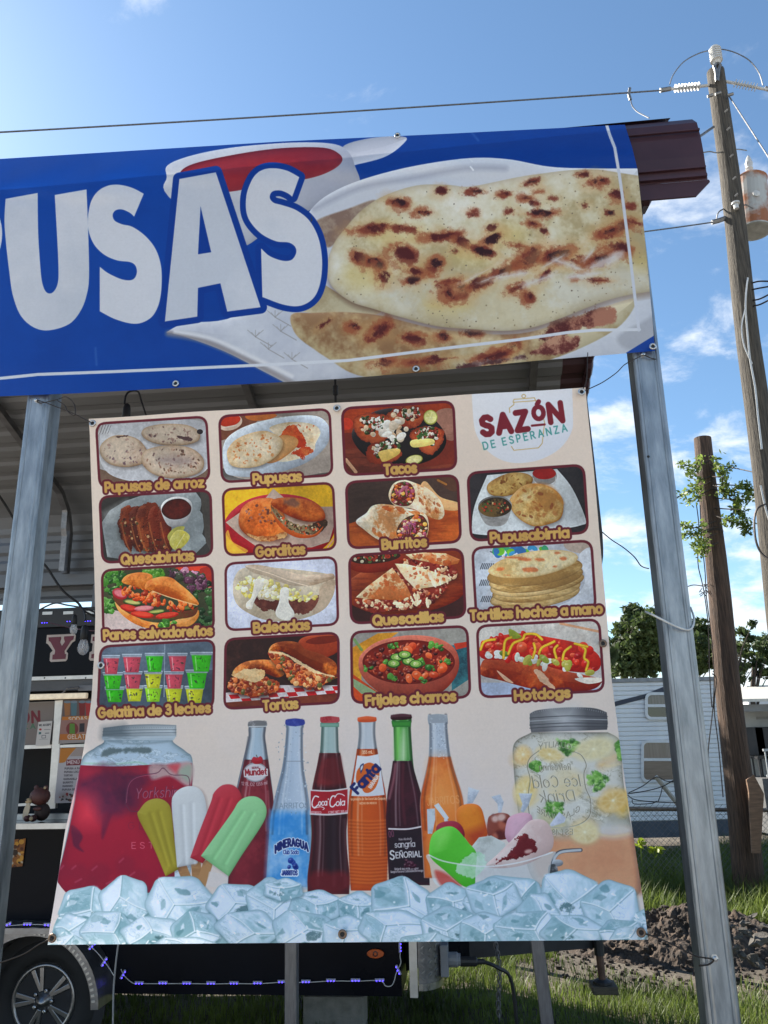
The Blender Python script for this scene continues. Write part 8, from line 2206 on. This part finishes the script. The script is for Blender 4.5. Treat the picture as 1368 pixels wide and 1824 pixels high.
def tree(px_pts, Y, trunk_px, label, seed, leaf=.09, per=850, group='trees beyond the camper', dep=1.6, m=None):
    """px_pts: clumps (x, y, radius in photo pixels)"""
    rr = np.random.RandomState(seed)
    base = at(trunk_px, 1440, Y); base.z = -.42
    t = thing('oak_tree', label, 'tree', base, group)
    cs = [at(x, y, Y + rr.uniform(-dep, dep)) for x, y, r_ in px_pts]
    mb = MB()
    top = max(c.z for c in cs)
    trunk = [base, base + Vector((.1, 0, top * .3)), base + Vector((-.05, .1, top * .62)), base + Vector((.1, 0, top * .88))]
    mb.tube(catmull(trunk, 4), .16, 8, r2=.05)
    mb.build('trunk', M_bark, t)
    lm = MB()
    pts = []
    for (x, y, r_), c in zip(px_pts, cs):
        j = base + Vector((0, 0, max(1.4, (c.z - base.z) * .7)))
        lm.tube([j, (j + c) / 2 + Vector((0, 0, .15)), c], .028, 5, r2=.008)
        R_ = r_ / F_PX * Y
        k = int(per * (r_ / 22) ** 1.7)
        q_ = rr.randn(k, 3); q_ /= np.linalg.norm(q_, axis=1)[:, None]
        rad_ = rr.rand(k) ** .45
        # leaves gather in sprays inside the clump
        q_ = q_ * (rad_ * R_)[:, None] * np.array([1, 1, .8])
        q_ = np.round(q_ / .28) * .28 * .55 + q_ * .45 + rr.randn(k, 3) * .05
        pts.append(q_ + np.array(c))
    lm.build('limbs', M_bark, t)
    leaf_mesh('crown', m or M_leaf, np.concatenate(pts), leaf, t, seed)
    return t
tree([(1130, 1100, 22), (1112, 1125, 22), (1150, 1112, 22), (1100, 1155, 24), (1135, 1150, 28), (1165, 1140, 22), (1110, 1185, 26), (1145, 1185, 28), (1175, 1175, 22), (1085, 1190, 20), (1125, 1082, 10), (1160, 1092, 12)], 26, 1140, 'big dark oak crown rising above the camper, between the menu and the post', 1)
tree([(1246, 1120, 18), (1238, 1150, 20), (1262, 1140, 20), (1250, 1175, 22), (1275, 1175, 20), (1232, 1185, 18), (1284, 1150, 18), (1290, 1125, 12), (1300, 1185, 18)], 27, 1258, 'dark oak crown between the galvanised post and the short pole', 2)
tree([(1068, 1160, 24), (800, 1030, 90), (700, 950, 100), (600, 960, 90), (520, 1000, 90), (760, 1090, 90), (640, 1060, 90), (880, 1090, 80), (560, 1090, 80)], 15.5, 690, 'broad oak almost wholly hidden behind the menu banner, placed to shade the grass', 3, leaf=.16, per=140, dep=1.2)  # hidden oak, added where its crown shades the grass along the fence
tree([(1322, 1125, 11), (1318, 1150, 12), (1335, 1138, 12), (1330, 1165, 13), (1322, 1190, 12), (1340, 1112, 6), (1345, 1185, 10), (1318, 1208, 10)], 24, 1341, 'thin airy tree just right of the short pole', 4, leaf=.08, per=650)
tree([(1352, 1150, 11), (1362, 1140, 12), (1368, 1165, 14), (1356, 1175, 12), (1380, 1150, 18), (1372, 1195, 14), (1352, 1200, 8)], 25, 1375, 'thin airy tree at the right picture edge', 5, leaf=.08, per=650)
# vine on the short pole
vine = thing('vine', 'leafy green vine climbing the short wooden pole', 'vine', on2(at(1290, 1000, 10).z))
vp = []
rr = np.random.RandomState(9)
paths = [[(1248, 812), (1236, 832), (1222, 828), (1210, 824)], [(1246, 830), (1234, 845), (1226, 840)], [(1247, 855), (1238, 868), (1222, 878), (1206, 886)], [(1250, 880), (1238, 890), (1225, 893)], [(1248, 868), (1240, 880)], [(1255, 935), (1238, 940), (1222, 938), (1212, 934)], [(1255, 945), (1240, 955), (1226, 950), (1212, 955)], [(1256, 960), (1248, 968), (1240, 972), (1236, 968)], [(1257, 975), (1252, 985), (1246, 972)], [(1274, 815), (1278, 830), (1283, 842), (1290, 845)], [(1282, 835), (1298, 834), (1304, 828)], [(1290, 846), (1292, 862), (1300, 875), (1312, 870), (1325, 866), (1330, 875)], [(1284, 868), (1296, 880), (1310, 884), (1322, 890), (1338, 886)], [(1310, 890), (1314, 900), (1308, 912), (1320, 910)], [(1318, 908), (1325, 920), (1330, 930), (1334, 945), (1326, 950)], [(1290, 925), (1304, 930), (1320, 932), (1330, 940)], [(1288, 850), (1286, 870), (1292, 882)], [(1332, 880), (1345, 884), (1360, 890)], [(1246, 980), (1250, 990)], [(1318, 865), (1330, 862), (1340, 872)]]
stem = MB()
for p_ in paths:
    P3 = [at(x, y, 9.72 + rr.uniform(-.12, .12)) for x, y in p_]
    sp_ = catmull(P3, 8)
    stem.tube(sp_, .008, 4)
    for c in sp_:
        k = 4
        vp.append(np.array(c) + rr.randn(k, 3) * np.array([.03, .05, .03]))
    stem.tube([P3[0], on2(P3[0].z + .1) + Vector((0, -.14, 0))], .008, 4)
stem.build('stems', M_bark, vine)
leaf_mesh('leaves', M_leaf2, np.concatenate(vp), .033, vine, 3, asp=.45)

# ---------------------------------------------------------------- dirt heap and rubble
from mathutils import noise as NZ
M_dirt = mat('dug_soil', (.035, .026, .02), .95, 0, .4, 9, c2=(.1, .07, .05), bump=1.0, bscale=25)
def heap(cx, cy2, rx, ry, h, name, label, seed):
    r = random.Random(seed)
    nx, ny = 110, 80
    rows_ = []
    for i in range(ny):
        row = []
        for j in range(nx):
            u_, v_ = j / (nx - 1) * 2 - 1, i / (ny - 1) * 2 - 1
            X, Y = cx + u_ * rx, cy2 + v_ * ry
            k = max(0, 1 - (u_ * u_ + v_ * v_)) ** 1.2
            nz_ = NZ.fractal(Vector((X * 2.2, Y * 2.2, seed)), .8, 2.1, 6)
            z = gz(X, Y) - .03 + h * k * (.8 + .35 * nz_) + .032 * min(1, k * 6) * NZ.fractal(Vector((X * 11, Y * 11, seed + 3)), .7, 2.1, 5)
            row.append(Vector((X, Y, z)))
        rows_.append(row)
    o = MB().strip(rows_).build(name, M_dirt)
    return tag(o, label, 'dirt heap')
h1 = at(1180, 1660, 7.6)
heap(2.75, 8.1, 1.25, .9, .42, 'dirt_heap', 'low heap of dug brown soil left of the post, behind the menu corner', 1)
heap(4.45, 7.7, 1.25, 1.0, .48, 'dirt_heap', 'heap of soil and broken concrete right of the post', 4)
M_chunk = mat('broken_concrete', (.1, .092, .082), .9, 0, .3, 10, bump=.5, bscale=20)
M_clod = mat('soil_clod', (.05, .038, .03), .95, 0, .35, 14, bump=.8)
rnd = random.Random(21)
proto = []
for k in range(5):
    mb = MB(); mb.blob((0, 0, 0), .5, .4, .3, seed=k, amp=.45, nu=7, nv=4)
    for s_ in mb.v:
        s_.x = round(s_.x * 5) / 5 * .7 + s_.x * .3
    proto.append(mb)
def chunk(x, y, Y, s_, k, m, name, label, group):
    p = at(x, y, Y)
    o = proto[k].build(name, m, base=(0, 0, 0))
    o.location = p; o.scale = (s_, s_, s_ * rnd.uniform(.6, 1.0)); o.rotation_euler = (rnd.uniform(-.5, .5), rnd.uniform(-.5, .5), rnd.uniform(0, 6))
    return tag(o, label, 'rubble', group)
for i, (x, y, s_, lb) in enumerate(((1326, 1645, .12, 'upright grey concrete chunk at the top of the rubble heap'), (1316, 1668, .11, 'pale flat concrete chunk in the middle of the rubble heap'), (1330, 1660, .12, 'dark broken slab beside the pale chunk'), (1352, 1676, .26, 'longest concrete slab, at the right picture edge of the heap'), (1320, 1700, .15, 'grey angular chunk at the foot of the rubble heap'), (1345, 1712, .18, 'low dark slab in the grass by the rubble'), (1310, 1690, .1, 'small concrete chunk close to the post'), (1340, 1632, .09, 'small chunk high on the rubble heap'), (1362, 1650, .1, 'small chunk at the right edge of the heap'), (1306, 1650, .08, 'little chunk beside the post, high on the heap'))):
    chunk(x, y, 6.95, s_ * .8, i % 5, M_chunk, 'concrete_chunk', lb, 'broken concrete on the soil heap')
cl = MB()
for i in range(1800):
    X = rnd.uniform(1.3, 6.0); Y = rnd.uniform(6.5, 8.6)
    z = gz(X, Y)
    for cx, cy2, rx, ry, h in ((2.75, 8.1, 1.25, .9, .42), (4.45, 7.7, 1.25, 1.0, .48)):
        k = 1 - ((X - cx) / rx) ** 2 - ((Y - cy2) / ry) ** 2
        if k > 0:
            z = max(z, gz(X, Y) - .03 + h * k ** 1.2 * .85)
    s_ = rnd.choice((.006, .008, .01, .012, .016, .02, .03))
    cl.blob((X, Y, z + s_ * .4), s_, s_ * .8, s_ * .7, seed=i, amp=.3, nu=5, nv=3)
co = cl.build('soil_clods', M_clod)
tag(co, 'loose clods and crumbs of soil around the heaps', 'soil', kind='stuff')

# ---------------------------------------------------------------- grass
M_grass = mat('grass_blades', (.06, .1, .018), .55, 0, .45, .9, c2=(.19, .25, .05), trans=.45)
def grass(name, label, n, xr, yr, h, w, seed, keep=None, m=None):
    r = np.random.RandomState(seed)
    X = r.uniform(*xr, n); Y = r.uniform(*yr, n)
    if keep is not None:
        k = keep(X, Y, r)
        X, Y = X[k], Y[k]
    n = len(X)
    Z = np.array([gz(x, y) for x, y in zip(X, Y)])
    hh = h * (.45 + .8 * r.rand(n)) * (1 + .35 * np.sin(X * 2.3) * np.sin(Y * 1.9))
    a = r.uniform(0, 2 * np.pi, n)
    lx, ly = np.cos(a), np.sin(a)
    ln = hh * r.uniform(.15, .8, n)
    ww = w * (.6 + .8 * r.rand(n))
    b = np.stack([X, Y, Z], 1)
    sd2 = np.stack([-ly, lx, np.zeros(n)], 1) * ww[:, None]
    mid = b + np.stack([lx * ln * .35, ly * ln * .35, hh * .62], 1)
    tip = b + np.stack([lx * ln, ly * ln, hh], 1)
    v = np.stack([b - sd2, b + sd2, mid + sd2 * .7, mid - sd2 * .7, tip], 1).reshape(-1, 3)
    i0 = np.arange(n) * 5
    me = bpy.data.meshes.new(name)
    me.vertices.add(n * 5); me.vertices.foreach_set('co', v.astype(np.float32).ravel())
    quads = np.stack([i0, i0 + 1, i0 + 2, i0 + 3], 1); tris = np.stack([i0 + 3, i0 + 2, i0 + 4], 1)
    li = np.concatenate([quads.ravel(), tris.ravel()]).astype(np.int32)
    me.loops.add(len(li)); me.loops.foreach_set('vertex_index', li)
    ls = np.concatenate([np.arange(n) * 4, n * 4 + np.arange(n) * 3]).astype(np.int32)
    me.polygons.add(2 * n); me.polygons.foreach_set('loop_start', ls)
    me.update(calc_edges=True); me.validate()
    me.materials.append(m or M_grass)
    o = bpy.data.objects.new(name, me)
    COL.objects.link(o)
    return tag(o, label, 'grass', kind='stuff')
def not_dirt(X, Y, r):
    k1 = ((X - 2.75) / 1.35) ** 2 + ((Y - 7.95) / 1.1) ** 2
    k2 = ((X - 4.45) / 1.35) ** 2 + ((Y - 7.6) / 1.15) ** 2
    bare = (np.abs(Y - 7.0 + .15 * np.sin(X * 3)) < .45) & (X > 1.0)
    return ((k1 > 1) & (k2 > 1) & (~bare | (r.rand(len(X)) < .18))) & ~((Y > 5.0) & (X < .1) & (Y < 7.1) & (r.rand(len(X)) < .5))
grass('grass', 'short sunlit grass growing around the posts and the trailer', 110000, (-3, 6), (3.6, 8.4), .085, .0035, 1, not_dirt)
grass('tall_grass', 'tall dark grass and weeds along the fence behind the soil heaps', 60000, (.2, 9), (8.6, 14.5), .34, .0065, 2)
M_weed = mat('yellow_leaves', (.3, .38, .03), .5, 0, .2, 5, trans=.4)
wd = thing('weed', 'bright yellow-green weed leaves catching the sun by the fence', 'weed', at(1150, 1560, 9.8))
pw = []
for x, y, s_ in ((1141, 1504, 10), (1168, 1514, 12), (1174, 1514, 8), (1160, 1516, 5), (1142, 1498, 5)):
    c = np.array(at(x, y, 9.8))
    pw.append(c + rr.randn(14, 3) * np.array([.03, .03, .02]) * s_ / 10)
leaf_mesh('leaves', M_weed, np.concatenate(pw), .035, wd, 5)
MB().tube([at(1146, 1580, 9.8), at(1141, 1504, 9.8)], .006, 4).build('stalk', M_leaf2, wd)
MB().tube([at(1160, 1580, 9.8), at(1168, 1514, 9.8)], .006, 4).build('stalk', M_leaf2, wd)
